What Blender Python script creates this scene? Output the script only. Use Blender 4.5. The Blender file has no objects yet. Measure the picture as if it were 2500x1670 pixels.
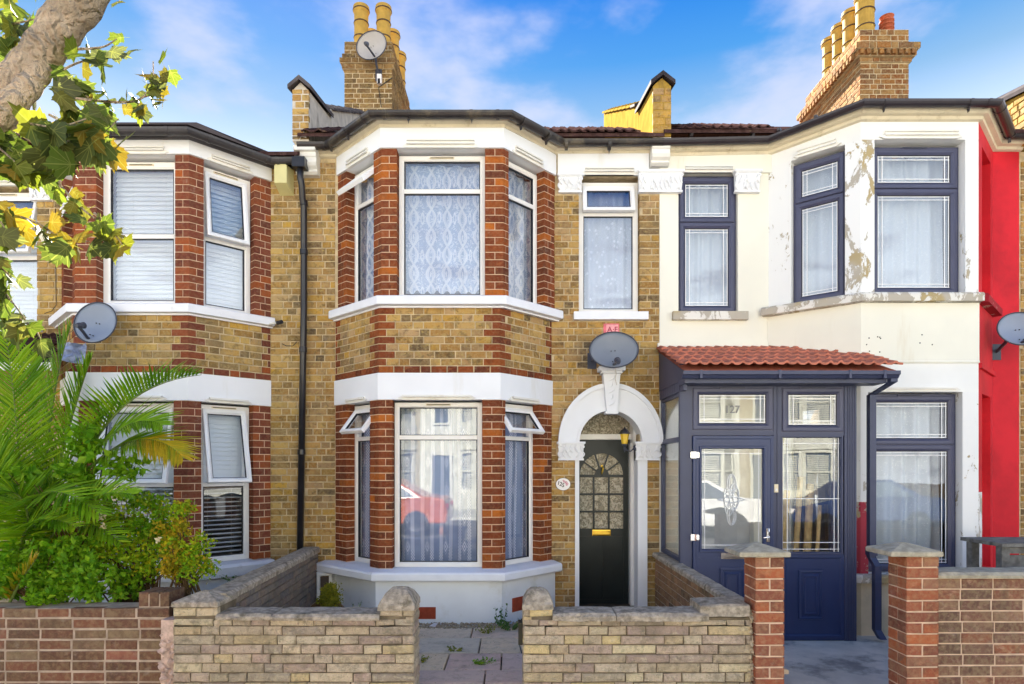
import bpy, math, random
from mathutils import Vector, Matrix
R = random.Random(11)
rad = math.radians
# ------------------------------------------------------------------ camera, world, sun
F, CX, HY, H = 1540.0, 1250.0, 1141.0, 1.61
scene = bpy.context.scene
COL = scene.collection
cam_d = bpy.data.cameras.new('camera'); cam = bpy.data.objects.new('camera', cam_d); COL.objects.link(cam)
cam.location = (0, 0, H); cam.rotation_euler = (rad(90), 0, 0)
cam_d.sensor_width = 36; cam_d.lens = 36 * F / 2500; cam_d.shift_y = (HY - 835) / 2500.0
cam_d.clip_start = .05; cam_d.clip_end = 500
scene.camera = cam
scene.view_settings.view_transform = 'Standard'; scene.view_settings.look = 'None'
scene.view_settings.gamma = 1; scene.view_settings.exposure = 2.95
SUN = Vector((-.26, .76, .59)).normalized()
world = bpy.data.worlds.new('World'); scene.world = world; world.use_nodes = True
nt = world.node_tree
for n in list(nt.nodes): nt.nodes.remove(n)
def W(t, **k):
    n = nt.nodes.new(t)
    for a, v in k.items(): setattr(n, a, v)
    return n
sky = W('ShaderNodeTexSky', sky_type='NISHITA'); sky.sun_disc = False
sky.sun_elevation = math.asin(SUN.z); sky.sun_rotation = math.atan2(SUN.x, SUN.y)
sky.air_density = 1.0; sky.dust_density = .6; sky.ozone_density = 2.0
hs = W('ShaderNodeHueSaturation'); hs.inputs['Saturation'].default_value = 1.12; hs.inputs['Value'].default_value = .7
tc = W('ShaderNodeTexCoord'); sp = W('ShaderNodeSeparateXYZ'); nt.links.new(tc.outputs['Generated'], sp.inputs[0])
dv = W('ShaderNodeVectorMath', operation='DIVIDE'); cb = W('ShaderNodeCombineXYZ'); ad = W('ShaderNodeMath', operation='MAXIMUM'); ad.inputs[1].default_value = .06
nt.links.new(sp.outputs[2], ad.inputs[0])
for i in range(3): nt.links.new(ad.outputs[0], cb.inputs[i])
nt.links.new(tc.outputs['Generated'], dv.inputs[0]); nt.links.new(cb.outputs[0], dv.inputs[1])
no = W('ShaderNodeTexNoise'); no.inputs['Scale'].default_value = 2.1; no.inputs['Detail'].default_value = 6; no.inputs['Roughness'].default_value = .52
mpp = W('ShaderNodeMapping'); mpp.inputs['Location'].default_value = (2.3, .7, 0); nt.links.new(dv.outputs[0], mpp.inputs[0])
nt.links.new(mpp.outputs[0], no.inputs['Vector'])
mr = W('ShaderNodeMapRange'); mr.interpolation_type = 'SMOOTHSTEP'
mr.inputs[1].default_value = .47; mr.inputs[2].default_value = .68; mr.inputs[3].default_value = 0; mr.inputs[4].default_value = .75
nt.links.new(no.outputs[0], mr.inputs[0])
# saturated azure overhead, paler low down (the air the photograph shows)
gr = W('ShaderNodeValToRGB'); el = gr.color_ramp.elements
el[0].position = 0; el[0].color = (5.6, 5.7, 5.9, 1); el[1].position = 1; el[1].color = (.03, .26, 1.0, 1)
for p, c in ((.25, (3.3, 3.6, 4.0)), (.40, (1.4, 1.7, 2.2)), (.475, (.52, .96, 1.52)), (.535, (.12, .62, 1.5)), (.60, (.0, .40, 1.46)), (.75, (.0, .34, 1.3))):
    e = el.new(p); e.color = c + (1,)
nt.links.new(sp.outputs[2], gr.inputs[0])
mx0 = W('ShaderNodeMixRGB'); mx0.inputs[0].default_value = .97
sc0 = W('ShaderNodeVectorMath', operation='SCALE'); sc0.inputs[3].default_value = 1.0
nt.links.new(gr.outputs[0], sc0.inputs[0])
nt.links.new(sky.outputs[0], hs.inputs['Color']); nt.links.new(hs.outputs[0], mx0.inputs[1]); nt.links.new(sc0.outputs[0], mx0.inputs[2])
mx = W('ShaderNodeMixRGB'); mx.inputs[2].default_value = (1.35, 1.42, 1.85, 1)
nt.links.new(mr.outputs[0], mx.inputs[0]); nt.links.new(mx0.outputs[0], mx.inputs[1])
bg = W('ShaderNodeBackground'); bg.inputs[1].default_value = .075
nt.links.new(mx.outputs[0], bg.inputs[0])
wo = W('ShaderNodeOutputWorld'); nt.links.new(bg.outputs[0], wo.inputs[0])
sd = bpy.data.lights.new('sun', 'SUN'); sun = bpy.data.objects.new('sun', sd); COL.objects.link(sun)
sd.energy = 5.0; sd.angle = rad(.6); sd.color = (1, .93, .82)
sun.rotation_euler = (-SUN).to_track_quat('-Z', 'Y').to_euler()
scene.cycles.max_bounces = 8; scene.cycles.transparent_max_bounces = 24
scene.cycles.use_denoising = True
scene.cycles.sample_clamp_indirect = 8

# ------------------------------------------------------------------ measuring
def PX(px, Y): return (px - CX) * Y / F
def PZ(py, Y): return H + (HY - py) * Y / F
class Frame:
    """a wall's own coordinates: a along it, b into it (away from the street), c up"""
    def __init__(s, x, y, ux=1.0, uy=0.0):
        l = math.hypot(ux, uy); s.x, s.y, s.ux, s.uy = x, y, ux / l, uy / l
        s.ang = math.atan2(s.uy, s.ux)
    def P(s, a, b, c): return (s.x + a * s.ux - b * s.uy, s.y + a * s.uy + b * s.ux, c)
    def a(s, px, b=0.0):
        t = (px - CX) / F
        return (t * (s.y + b * s.ux) - s.x + b * s.uy) / (s.ux - t * s.uy)
    def z(s, px, py, b=0.0): return PZ(py, s.P(s.a(px, b), b, 0)[1])
WORLD = Frame(0, 0)

# ------------------------------------------------------------------ objects
WL = {}
def tagset(o, label=None, cat=None, group=None, kind=None):
    if label: o['label'] = label
    if cat: o['category'] = cat
    if group: o['group'] = group
    if kind: o['kind'] = kind
    return o
def T(name, loc, label, cat, group=None, kind=None):
    o = bpy.data.objects.new(name, None); o.location = loc; COL.objects.link(o); o.empty_display_size = .1
    WL[o.name] = Vector(loc); return tagset(o, label, cat, group, kind)
def link(name, me, parent=None, loc=None, **k):
    o = bpy.data.objects.new(name, me); COL.objects.link(o)
    if parent is not None:
        o.parent = parent; base = WL[parent.name]
    else: base = Vector((0, 0, 0))
    w = Vector(loc) if loc is not None else base
    o.location = w - base; WL[o.name] = w
    return tagset(o, **k)
class G:
    def __init__(s, fr=WORLD): s.fr = fr; s.v = []; s.f = []; s.mi = []; s.m = 0
    def add(s, pts, faces, raw=False):
        n = len(s.v)
        s.v += [tuple(p) for p in pts] if raw else [s.fr.P(*p) for p in pts]
        s.f += [tuple(i + n for i in f) for f in faces]; s.mi += [s.m] * len(faces)
        return s
    def box(s, a0, a1, b0, b1, c0, c1):
        if a1 - a0 < 1e-5 or c1 - c0 < 1e-5: return s
        return s.add([(a0, b0, c0), (a1, b0, c0), (a1, b1, c0), (a0, b1, c0), (a0, b0, c1), (a1, b0, c1), (a1, b1, c1), (a0, b1, c1)],
                     [(0, 1, 5, 4), (1, 2, 6, 5), (2, 3, 7, 6), (3, 0, 4, 7), (4, 5, 6, 7), (3, 2, 1, 0)])
    def prism(s, poly, t0, t1, plane='ac', raw=False):
        """poly in (a,c) swept along b, or in (a,b) swept along c"""
        n = len(poly)
        if plane == 'ac':
            A = [(p[0], t0, p[1]) for p in poly]; B = [(p[0], t1, p[1]) for p in poly]
            ar = sum(poly[i][0] * poly[(i + 1) % n][1] - poly[(i + 1) % n][0] * poly[i][1] for i in range(n))
            fl = ar > 0
        else:
            A = [(p[0], p[1], t0) for p in poly]; B = [(p[0], p[1], t1) for p in poly]
            ar = sum(poly[i][0] * poly[(i + 1) % n][1] - poly[(i + 1) % n][0] * poly[i][1] for i in range(n))
            fl = ar < 0
        fs = [tuple(range(n)), tuple(range(2 * n - 1, n - 1, -1))] + [((i + 1) % n, i, n + i, n + (i + 1) % n) for i in range(n)]
        if not fl: fs = [tuple(reversed(f)) for f in fs]
        return s.add(A + B, fs, raw)
    def ring(s, a0, a1, c0, c1, prof):
        """rectangular picture frame; prof = [(inset, depth), ...] from its outer to its inner edge"""
        pts = []
        for i, b in prof: pts += [(a0 + i, b, c0 + i), (a1 - i, b, c0 + i), (a1 - i, b, c1 - i), (a0 + i, b, c1 - i)]
        fs = []
        for k in range(len(prof) - 1):
            for j in range(4):
                p, q = 4 * k + j, 4 * k + (j + 1) % 4
                fs.append((p, q, q + 4, p + 4))
        return s.add(pts, fs)
    def tube(s, path, r, n=8, raw=False, caps=True):
        pts = [Vector(p if raw else s.fr.P(*p)) for p in path]
        rr = r if isinstance(r, (list, tuple)) else [r] * len(pts)
        V = []; prev = None
        for i, p in enumerate(pts):
            d = (pts[min(i + 1, len(pts) - 1)] - pts[max(i - 1, 0)])
            d = d.normalized() if d.length > 1e-9 else Vector((0, 0, 1))
            if prev is None:
                x = d.cross(Vector((0, 0, 1)))
                if x.length < .05: x = d.cross(Vector((1, 0, 0)))
            else: x = prev - d * prev.dot(d)
            x.normalize(); prev = x; y = d.cross(x)
            for k in range(n):
                t = 2 * math.pi * k / n
                V.append(p + (x * math.cos(t) + y * math.sin(t)) * rr[i])
        fs = []
        for i in range(len(pts) - 1):
            for k in range(n):
                a, b = i * n + k, i * n + (k + 1) % n
                fs.append((a, b, b + n, a + n))
        if caps: fs += [tuple(range(n - 1, -1, -1)), tuple(range((len(pts) - 1) * n, len(pts) * n))]
        return s.add(V, fs, True)
    def lathe(s, c, prof, n=20):
        """c = world (x,y,z0); prof = [(r,z), ...]"""
        V = []; fs = []
        for r, z in prof:
            for k in range(n):
                t = 2 * math.pi * k / n; V.append((c[0] + r * math.cos(t), c[1] + r * math.sin(t), c[2] + z))
        for i in range(len(prof) - 1):
            for k in range(n):
                a, b = i * n + k, i * n + (k + 1) % n
                fs.append((a, b, b + n, a + n))
        return s.add(V, fs, True)
    def sweep(s, path, prof, closed=True, z=0.0):
        """prof = [(out, z), ...] carried along a plan path with mitred corners"""
        V = []; m = len(prof)
        for i, (p, nx, ny) in enumerate(mitres(path)):
            zz = z[i] if isinstance(z, (list, tuple)) else z
            for o, h in prof: V.append((p[0] + nx * o, p[1] + ny * o, h + zz))
        fs = []
        for i in range(len(path) - 1):
            for k in range(m if closed else m - 1):
                a, b = i * m + k, i * m + (k + 1) % m
                fs.append((a, a + m, b + m, b))
        if closed: fs += [tuple(range(m)), tuple(range(len(path) * m - 1, (len(path) - 1) * m - 1, -1))]
        return s.add(V, fs, True)
    def done(s, name, mats, parent=None, smooth=False, origin=None, **k):
        base = Vector(origin) if origin is not None else (WL[parent.name] if parent is not None else Vector((0, 0, 0)))
        me = bpy.data.meshes.new(name)
        me.from_pydata([(p[0] - base.x, p[1] - base.y, p[2] - base.z) for p in s.v], [], s.f)
        for m in (mats if isinstance(mats, (list, tuple)) else [mats]): me.materials.append(m)
        if any(s.mi): me.polygons.foreach_set('material_index', s.mi)
        if smooth: me.polygons.foreach_set('use_smooth', [True] * len(s.f))
        me.update()
        return link(name, me, parent, base, **k)
def mitres(path):
    out = []
    for i, p in enumerate(path):
        ns = []
        for q, r in ((i - 1, i), (i, i + 1)):
            if q >= 0 and r < len(path):
                dx, dy = path[r][0] - path[q][0], path[r][1] - path[q][1]; l = math.hypot(dx, dy)
                ns.append((dy / l, -dx / l))
        if len(ns) == 1: nx, ny = ns[0]
        else:
            nx, ny = ns[0][0] + ns[1][0], ns[0][1] + ns[1][1]
            k = 1 + ns[0][0] * ns[1][0] + ns[0][1] * ns[1][1]; nx /= k; ny /= k
        out.append((p, nx, ny))
    return out
def flipfix(o):
    import bmesh
    bm = bmesh.new(); bm.from_mesh(o.data); bmesh.ops.recalc_face_normals(bm, faces=bm.faces); bm.to_mesh(o.data); bm.free(); return o
def text_mesh(txt, size, depth, bold=0.0, shear=0.0):
    cu = bpy.data.curves.new('lettering', 'FONT'); cu.body = txt; cu.size = size; cu.extrude = depth; cu.offset = bold; cu.align_x = 'CENTER'; cu.align_y = 'CENTER'; cu.shear = shear
    o = bpy.data.objects.new('lettering', cu); COL.objects.link(o)
    dg = bpy.context.evaluated_depsgraph_get(); me = bpy.data.meshes.new_from_object(o.evaluated_get(dg))
    bpy.data.objects.remove(o); return me

# ------------------------------------------------------------------ materials
class NT:
    def __init__(s, name):
        s.m = bpy.data.materials.new(name); s.m.use_nodes = True; s.t = s.m.node_tree
        s.p = s.t.nodes['Principled BSDF']; s.o = s.t.nodes['Material Output']
    def n(s, t, ins=None, **k):
        n = s.t.nodes.new(t)
        for a, v in k.items(): setattr(n, a, v)
        for i, v in (ins or {}).items(): s.set(n.inputs[i], v)
        return n
    def set(s, inp, v):
        if isinstance(v, bpy.types.NodeSocket): s.t.links.new(v, inp)
        elif isinstance(v, (tuple, list)) and len(v) == 3 and inp.type == 'RGBA': inp.default_value = tuple(v) + (1,)
        else: inp.default_value = v
    def noise(s, scale, detail=3, rough=.5, vec=None, dist=0.0):
        n = s.n('ShaderNodeTexNoise', {'Scale': scale, 'Detail': detail, 'Roughness': rough, 'Distortion': dist})
        s.set(n.inputs['Vector'], vec if vec is not None else s.pos()); return n.outputs[0]
    def pos(s):
        if not hasattr(s, '_g'): s._g = s.n('ShaderNodeNewGeometry')
        return s._g.outputs['Position']
    def scaled(s, v, sc):
        n = s.n('ShaderNodeVectorMath', {0: v, 1: sc}, operation='MULTIPLY'); return n.outputs[0]
    def ramp(s, f, stops, const=False):
        n = s.n('ShaderNodeValToRGB', {0: f}); e = n.color_ramp.elements
        if const: n.color_ramp.interpolation = 'CONSTANT'
        while len(e) > 1: e.remove(e[0])
        e[0].position = stops[0][0]; e[0].color = tuple(stops[0][1]) + (1,)
        for p, c in stops[1:]:
            q = e.new(p); q.color = tuple(c) + (1,)
        return n.outputs[0]
    def mix(s, f, a, b, mode='MIX'):
        n = s.n('ShaderNodeMixRGB', {0: f, 1: a, 2: b}, blend_type=mode); return n.outputs[0]
    def math(s, op, a, b=0.0, c=0.0, clamp=False):
        n = s.n('ShaderNodeMath', {0: a, 1: b, 2: c}, operation=op, use_clamp=clamp); return n.outputs[0]
    def mr(s, v, a, b, c=0.0, d=1.0, smooth=True):
        n = s.n('ShaderNodeMapRange', {0: v, 1: a, 2: b, 3: c, 4: d})
        if smooth: n.interpolation_type = 'SMOOTHSTEP'
        return n.outputs[0]
    def bump(s, h, strength=.3, dist=.004):
        n = s.n('ShaderNodeBump', {'Height': h, 'Strength': strength, 'Distance': dist})
        s.t.links.new(n.outputs[0], s.p.inputs['Normal']); return n
    def rnd(s):
        a = s.n('ShaderNodeObjectInfo').outputs['Random']; s.pos(); b = s._g.outputs['Random Per Island']
        return s.math('FRACT', s.math('ADD', s.math('MULTIPLY', a, 7.31), b))
    def fin(s, color, rough=.8, spec=.3, metal=0.0):
        s.set(s.p.inputs['Base Color'], color); s.set(s.p.inputs['Roughness'], rough)
        s.set(s.p.inputs['Specular IOR Level'], spec); s.set(s.p.inputs['Metallic'], metal); return s.m
def c255(*c):
    return tuple((x / 255 / 12.92 if x <= 10 else ((x / 255 + .055) / 1.055) ** 2.4) for x in c)
def brickmat(name, stops, speck=.5, soot=.5, sootcol=(.10, .085, .06), bumps=.5, moss=0.0, lo=None, bd=.008, pit=.6, mot=0.0, motd=(.05, .036, .02), motl=(.50, .35, .10)):
    t = NT(name); r = t.rnd(); col = t.ramp(r, stops)
    n1 = t.noise(34, 4, .6); n2 = t.noise(95, 3, .65)
    if mot:
        m1 = t.noise(11, 4, .65, dist=.5); m2 = t.noise(17, 3, .6, t.scaled(t.pos(), (1, 1, 1.6)))
        col = t.mix(t.mr(m1, .50, .66, 0, mot), col, t.mix(.72, col, motd)); col = t.mix(t.mr(m2, .54, .70, 0, mot * .8), col, motl)
    col = t.mix(t.mr(n1, .38, .66, 0, speck), col, t.mix(.55, col, (.50, .40, .20)))
    col = t.mix(t.mr(n2, .55, .75, 0, pit), col, t.mix(.6, col, (.09, .07, .05)), )
    big = t.noise(1.7, 5, .62); col = t.mix(t.mr(big, .5, .72, 0, soot), col, sootcol)
    stk = t.noise(6, 5, .65, t.scaled(t.pos(), (1, 1, .22))); col = t.mix(t.mr(stk, .54, .74, 0, .38), col, sootcol)
    sm = t.noise(9, 4, .7); col = t.mix(t.mr(sm, .58, .75, 0, .4), col, t.mix(.5, col, (.5, .45, .36)))
    if moss:
        mo = t.noise(14, 5, .7); col = t.mix(t.mr(mo, .5, .66, 0, moss), col, (.13, .125, .075))
    t.bump(t.math('ADD', n1, t.math('MULTIPLY', n2, .6)), bumps, bd)
    return t.fin(col, .92, .04)
def plain(name, col, rough=.6, spec=.3, metal=0.0, var=.12, vs=3.0, dirt=0.0, dirtcol=(.25, .22, .17), ds=5.0, lo=.55, bump=0.0, bs=60, streak=False, bd=.004):
    t = NT(name); vec = t.pos()
    n = t.noise(vs, 4, .55)
    c = t.mix(t.mr(n, .3, .7, 0, 1), tuple(x * (1 - var) for x in col), tuple(min(1, x * (1 + var)) for x in col))
    if dirt:
        v = t.scaled(vec, (1, 1, .16)) if streak else vec
        d = t.noise(ds, 6, .68, v); c = t.mix(t.mr(d, lo, lo + .2, 0, dirt), c, dirtcol)
    if bump: t.bump(t.noise(bs, 4, .6), bump, bd)
    return t.fin(c, rough, spec, metal)
STOCK = [(0, (.38, .225, .065)), (.10, (.28, .16, .045)), (.2, (.47, .30, .09)), (.3, (.20, .125, .045)), (.4, (.50, .31, .055)), (.5, (.36, .24, .10)),
         (.58, (.12, .085, .045)), (.66, (.42, .29, .115)), (.76, (.50, .34, .10)), (.86, (.25, .165, .07)), (.93, (.47, .33, .16)), (1, (.38, .225, .065))]
M = {}
M['stock'] = brickmat('yellow stock brick', [(p, (c[0] * 1.03, c[1] * .93, c[2] * .95)) for p, c in STOCK], mot=.75, bumps=.8)
M['stock_l'] = brickmat('weathered stock brick', [(p, (c[0] * 1.12, c[1] * 1.08, c[2] * 1.05)) for p, c in STOCK], soot=.45, mot=.7, motl=(.46, .36, .18), bumps=.8)
M['stock_chim'] = brickmat('chimney stock brick', [(0, (.22, .115, .035)), (.2, (.14, .075, .028)), (.4, (.28, .15, .045)), (.55, (.10, .055, .025)), (.7, (.33, .19, .07)), (.85, (.18, .09, .035)), (1, (.22, .115, .035))], soot=.4, mot=.6)
M['chim_orange'] = brickmat('orange chimney brick', [(0, (.27, .11, .028)), (.25, (.19, .06, .02)), (.45, (.36, .15, .035)), (.6, (.14, .06, .028)), (.8, (.30, .16, .055)), (1, (.25, .10, .035))], soot=.35, mot=.4, motl=(.42, .22, .07))
M['red'] = brickmat('red facing brick', [(0, (.20, .046, .018)), (.14, (.13, .036, .02)), (.3, (.26, .062, .018)), (.45, (.15, .040, .022)), (.56, (.46, .125, .018)), (.64, (.17, .042, .02)), (.82, (.27, .070, .025)), (.92, (.11, .034, .022)), (1, (.20, .046, .018))], mot=.45, motd=(.07, .025, .015), motl=(.38, .13, .045), speck=.15, soot=.3, sootcol=(.10, .045, .03), bumps=.6)
M['red_l'] = brickmat('brown red facing brick', [(0, (.19, .052, .030)), (.2, (.135, .040, .028)), (.42, (.24, .066, .032)), (.58, (.36, .088, .022)), (.7, (.16, .046, .030)), (.88, (.22, .062, .038)), (1, (.19, .052, .030))], mot=.35, motd=(.08, .03, .02), motl=(.34, .13, .07), speck=.15, soot=.2, sootcol=(.09, .04, .03), bumps=.35)
M['gw_brown'] = brickmat('brown garden wall brick', [(0, (.17, .085, .055)), (.2, (.13, .068, .045)), (.4, (.24, .10, .06)), (.52, (.115, .062, .042)), (.66, (.19, .10, .06)), (.78, (.34, .13, .085)), (.86, (.16, .09, .055)), (.93, (.22, .15, .09)), (1, (.17, .085, .055))], speck=.3, soot=.25, bumps=.7, mot=.4, motd=(.06, .035, .025), motl=(.36, .19, .12))
M['gw_red'] = brickmat('red garden wall brick', [(0, (.38, .115, .06)), (.2, (.24, .085, .055)), (.4, (.46, .135, .055)), (.55, (.29, .085, .05)), (.7, (.36, .17, .10)), (.85, (.20, .075, .05)), (1, (.38, .115, .06))], speck=.3, soot=.2, bumps=.7, mot=.5, motd=(.13, .05, .035), motl=(.52, .24, .13))
M['gw_mix'] = brickmat('mottled garden wall brick', [(0, (.24, .105, .07)), (.2, (.15, .08, .06)), (.4, (.33, .12, .065)), (.55, (.18, .095, .07)), (.7, (.30, .16, .10)), (.85, (.14, .075, .055)), (1, (.24, .105, .07))], speck=.5, soot=.25, bumps=.7, mot=.6, motd=(.09, .05, .04), motl=(.52, .32, .22))
M['stone'] = brickmat('reconstituted stone block', [(0, (.64, .50, .33)), (.14, (.46, .36, .25)), (.28, (.76, .58, .28)), (.42, (.44, .32, .26)), (.56, (.66, .54, .37)), (.68, (.54, .38, .30)), (.8, (.80, .66, .40)), (.9, (.36, .29, .23)), (1, (.64, .50, .33))], speck=.35, soot=.5, pit=.8, mot=.55, motd=(.24, .19, .13), motl=(.74, .62, .42), sootcol=(.24, .195, .125), bumps=1.0, moss=.4, bd=.022)
M['side'] = brickmat('side wall stone block', [(0, (.26, .21, .17)), (.3, (.19, .165, .16)), (.5, (.30, .22, .16)), (.7, (.17, .15, .15)), (.85, (.27, .19, .15)), (1, (.24, .2, .16))], speck=.4, soot=.6, sootcol=(.12, .11, .09), bumps=1.0, moss=.3, bd=.016)
M['rust'] = brickmat('old brown side wall brick', [(0, (.30, .155, .08)), (.3, (.19, .10, .06)), (.5, (.36, .18, .10)), (.75, (.13, .075, .05)), (1, (.3, .155, .08))], soot=.4)
M['mortar'] = plain('pale lime mortar', (.52, .41, .25), .95, .05, var=.2, vs=12, dirt=.45, dirtcol=(.26, .2, .12), ds=2.2, bump=.5, bs=90)
M['mortar_r'] = plain('pink cream mortar', (.64, .46, .32), .95, .05, var=.12, vs=14, bump=.4, bs=90)
M['mortar_g'] = plain('garden wall mortar', (.44, .34, .25), .95, .05, var=.2, vs=12, dirt=.3, ds=4, bump=.5, bs=120)
M['mortar_s'] = plain('dark stone joint', (.17, .135, .09), .95, .05, var=.3, vs=12, bump=.5, bs=120)
M['frieze'] = plain('white masonry paint', (.81, .82, .83), .6, .25, var=.03, vs=1.5, streak=True, dirt=.4, dirtcol=(.6, .55, .42), ds=2.4, lo=.58, bump=.12, bs=18)
M['trim'] = plain('white trim paint', (.76, .74, .68), .55, .25, var=.05, vs=3, dirt=.4, dirtcol=(.50, .42, .26), ds=5, lo=.56)
M['cornice'] = plain('cream cornice paint', (.66, .58, .42), .6, .2, var=.08, vs=4, dirt=.55, dirtcol=(.34, .26, .14), ds=7, lo=.54, bump=.15, bs=40)
M['sillw'] = plain('white sill paint', (.80, .81, .84), .5, .3, var=.03, vs=5, dirt=.5, dirtcol=(.42, .40, .36), ds=9, lo=.6, bump=.25, bs=30)
M['plinth'] = plain('white plinth paint', (.78, .80, .82), .65, .2, var=.04, vs=2, dirt=.45, dirtcol=(.55, .54, .46), ds=3, lo=.55, bump=.25, bs=16)
M['upvc'] = plain('white window frame', (.83, .81, .76), .3, .5, var=.02, vs=5)
M['upvc_c'] = plain('white casement', (.86, .86, .86), .28, .5, var=.02, vs=5)
M['gasket'] = plain('black gasket', (.02, .02, .025), .5)
M['vent_w'] = plain('cream trickle vent', (.72, .62, .42), .4)
M['grey'] = plain('slate blue window frame', (.062, .066, .118), .42, .45, var=.06, vs=4)
M['navy'] = plain('navy blue door skin', (.016, .030, .098), .4, .5, var=.08, vs=3, bump=.12, bs=140)
M['porch'] = plain('dark slate blue porch frame', (.040, .048, .098), .42, .45, var=.06, vs=4, bump=.06, bs=160)
M['gut'] = plain('weathered black gutter', (.022, .018, .018), .35, .5, var=.3, vs=9, dirt=.75, dirtcol=(.14, .115, .075), ds=3.2, lo=.5, bump=.2, bs=50)
M['gutg'] = plain('dark brown gutter', (.026, .020, .024), .3, .5, var=.2, vs=6, dirt=.25, dirtcol=(.1, .08, .06), ds=5, lo=.58)
M['gutl'] = plain('greyed plastic gutter', (.05, .046, .048), .4, .4, var=.2, vs=6, dirt=.5, dirtcol=(.12, .11, .10), ds=4, lo=.52)
M['lead2'] = plain('grey brown felt roof', (.05, .043, .043), .9, .0, var=.15, vs=6)
M['pipe'] = plain('black downpipe', (.014, .014, .018), .3, .5, var=.2, vs=9, dirt=.3, dirtcol=(.08, .07, .06), ds=9, lo=.58)
M['lead'] = plain('grey lead sheet', (.10, .088, .088), .9, .0, var=.2, vs=8, dirt=.4, dirtcol=(.32, .28, .24), ds=9)
M['ltile'] = plain('purple brown roof tile', (.062, .034, .032), .95, .0, var=.35, vs=20, dirt=.6, dirtcol=(.26, .19, .12), ds=14)
M['slate'] = plain('dark slate', (.05, .042, .045), .9, .05, var=.25, vs=9)
M['render_y'] = plain('yellowed render', (.38, .24, .05), .95, .0, var=.15, vs=8, dirt=.75, dirtcol=(.20, .13, .045), ds=11, lo=.52, streak=True, bump=.2)
M['render_w'] = plain('stained pale render', (.55, .50, .42), .95, .0, var=.12, vs=8, dirt=.75, dirtcol=(.15, .13, .11), ds=11, lo=.52, streak=True, bump=.2)
M['pot'] = plain('buff clay chimney pot', (.44, .27, .055), .8, .2, var=.12, vs=10, dirt=.5, dirtcol=(.25, .17, .07), ds=8)
M['pot_r'] = plain('red clay chimney pot', (.40, .10, .045), .8, .2, var=.15, vs=10)
M['potband'] = plain('dark pot band', (.08, .05, .03), .8, .2)
M['cap'] = plain('concrete coping', (.44, .37, .28), .92, .05, var=.3, vs=24, dirt=.8, dirtcol=(.13, .11, .065), ds=11, lo=.5, bump=1.0, bs=55, bd=.02)
M['capl'] = plain('pale concrete cap', (.42, .37, .27), .92, .1, var=.2, vs=20, dirt=.4, dirtcol=(.2, .17, .1), ds=16, bump=.8, bs=140)
M['rubble'] = plain('rough broken mortar', (.46, .37, .25), .95, .05, var=.3, vs=26, dirt=.5, dirtcol=(.2, .15, .09), ds=20, bump=1, bs=70)
M['rubble_p'] = plain('pink rough mortar', (.58, .42, .33), .95, .05, var=.22, vs=26, dirt=.4, dirtcol=(.36, .25, .17), ds=20, bump=1, bs=70)
M['black'] = plain('black', (.006, .006, .007), .6)
M['dark'] = plain('dark room', (.22, .21, .21), .9, .1)
M['ptile'] = plain('terracotta porch tile', (.48, .165, .105), .75, .2, var=.2, vs=9, dirt=.45, dirtcol=(.16, .045, .03), ds=16, lo=.54, bump=.15, bs=60)
M['doorg'] = plain('dark green gloss paint', (.006, .011, .011), .4, .35, var=.2, vs=6)
M['brass'] = plain('polished brass', (.62, .40, .06), .28, .5, 1.0)
M['chrome'] = plain('chrome', (.7, .7, .72), .15, .5, 1.0)
M['dish'] = plain('grey satellite dish', (.20, .22, .25), .45, .35, var=.05, vs=4, dirt=.2, dirtcol=(.3, .3, .3), ds=6)
M['dish_p'] = plain('pale satellite dish', (.42, .39, .36), .5, .3, var=.06, vs=6, dirt=.3, dirtcol=(.25, .22, .18), ds=9)
M['dish_b'] = plain('blue grey satellite dish', (.24, .28, .36), .45, .35, var=.05, vs=4)
M['dark_metal'] = plain('dark grey bracket', (.05, .055, .075), .45, .4)
M['cable'] = plain('cable', (.03, .028, .025), .6)
M['cablew'] = plain('white cable', (.6, .57, .5), .6)
M['alarm'] = plain('pale yellow plastic', (.66, .60, .28), .4, .4, var=.05)
M['pink'] = plain('pink card', (.72, .16, .20), .5, .3, var=.12, vs=20)
M['pinkl'] = plain('light pink card', (.82, .36, .38), .5, .3, var=.12, vs=20)
M['pinkd'] = plain('dark pink ink', (.42, .035, .07), .5)
M['ceramic'] = plain('white ceramic', (.80, .76, .74), .2, .5, var=.03)
M['rose'] = plain('rose print', (.55, .2, .26), .3, .5)
M['ink'] = plain('black ink', (.02, .02, .02), .4)
M['terra'] = plain('terracotta air brick', (.36, .07, .035), .8, .2, var=.15, vs=20)
M['pave'] = brickmat('mixed paving slab', [(0, (.72, .57, .39)), (.25, (.66, .47, .38)), (.45, (.64, .55, .42)), (.6, (.82, .66, .40)), (.78, (.68, .47, .37)), (1, (.72, .57, .39))], speck=.2, soot=.2, bumps=.9, pit=.55, mot=.45, motd=(.30, .23, .19), motl=(.80, .70, .52))
M['concrete'] = plain('patched concrete', (.62, .55, .45), .9, .15, var=.12, vs=3, dirt=.85, dirtcol=(.19, .175, .16), ds=2.2, lo=.47, bump=.4, bs=60)
M['soil'] = plain('soil', (.09, .065, .04), .95, .1, var=.3, vs=9, bump=.8, bs=30)
M['asphalt'] = plain('asphalt', (.14, .138, .132), .9, .2, var=.2, vs=8, bump=.5, bs=150)
M['pavement'] = plain('pavement slabs', (.48, .48, .42), .9, .15, var=.15, vs=2, bump=.3, bs=60)
M['gravel'] = brickmat('gravel stones', [(0, (.40, .31, .2)), (.3, (.25, .18, .11)), (.5, (.5, .42, .3)), (.7, (.2, .13, .09)), (1, (.4, .31, .2))], soot=0, bumps=.2)
M['wood'] = plain('bamboo roll', (.58, .40, .18), .7, .2, var=.2, vs=12)
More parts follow.
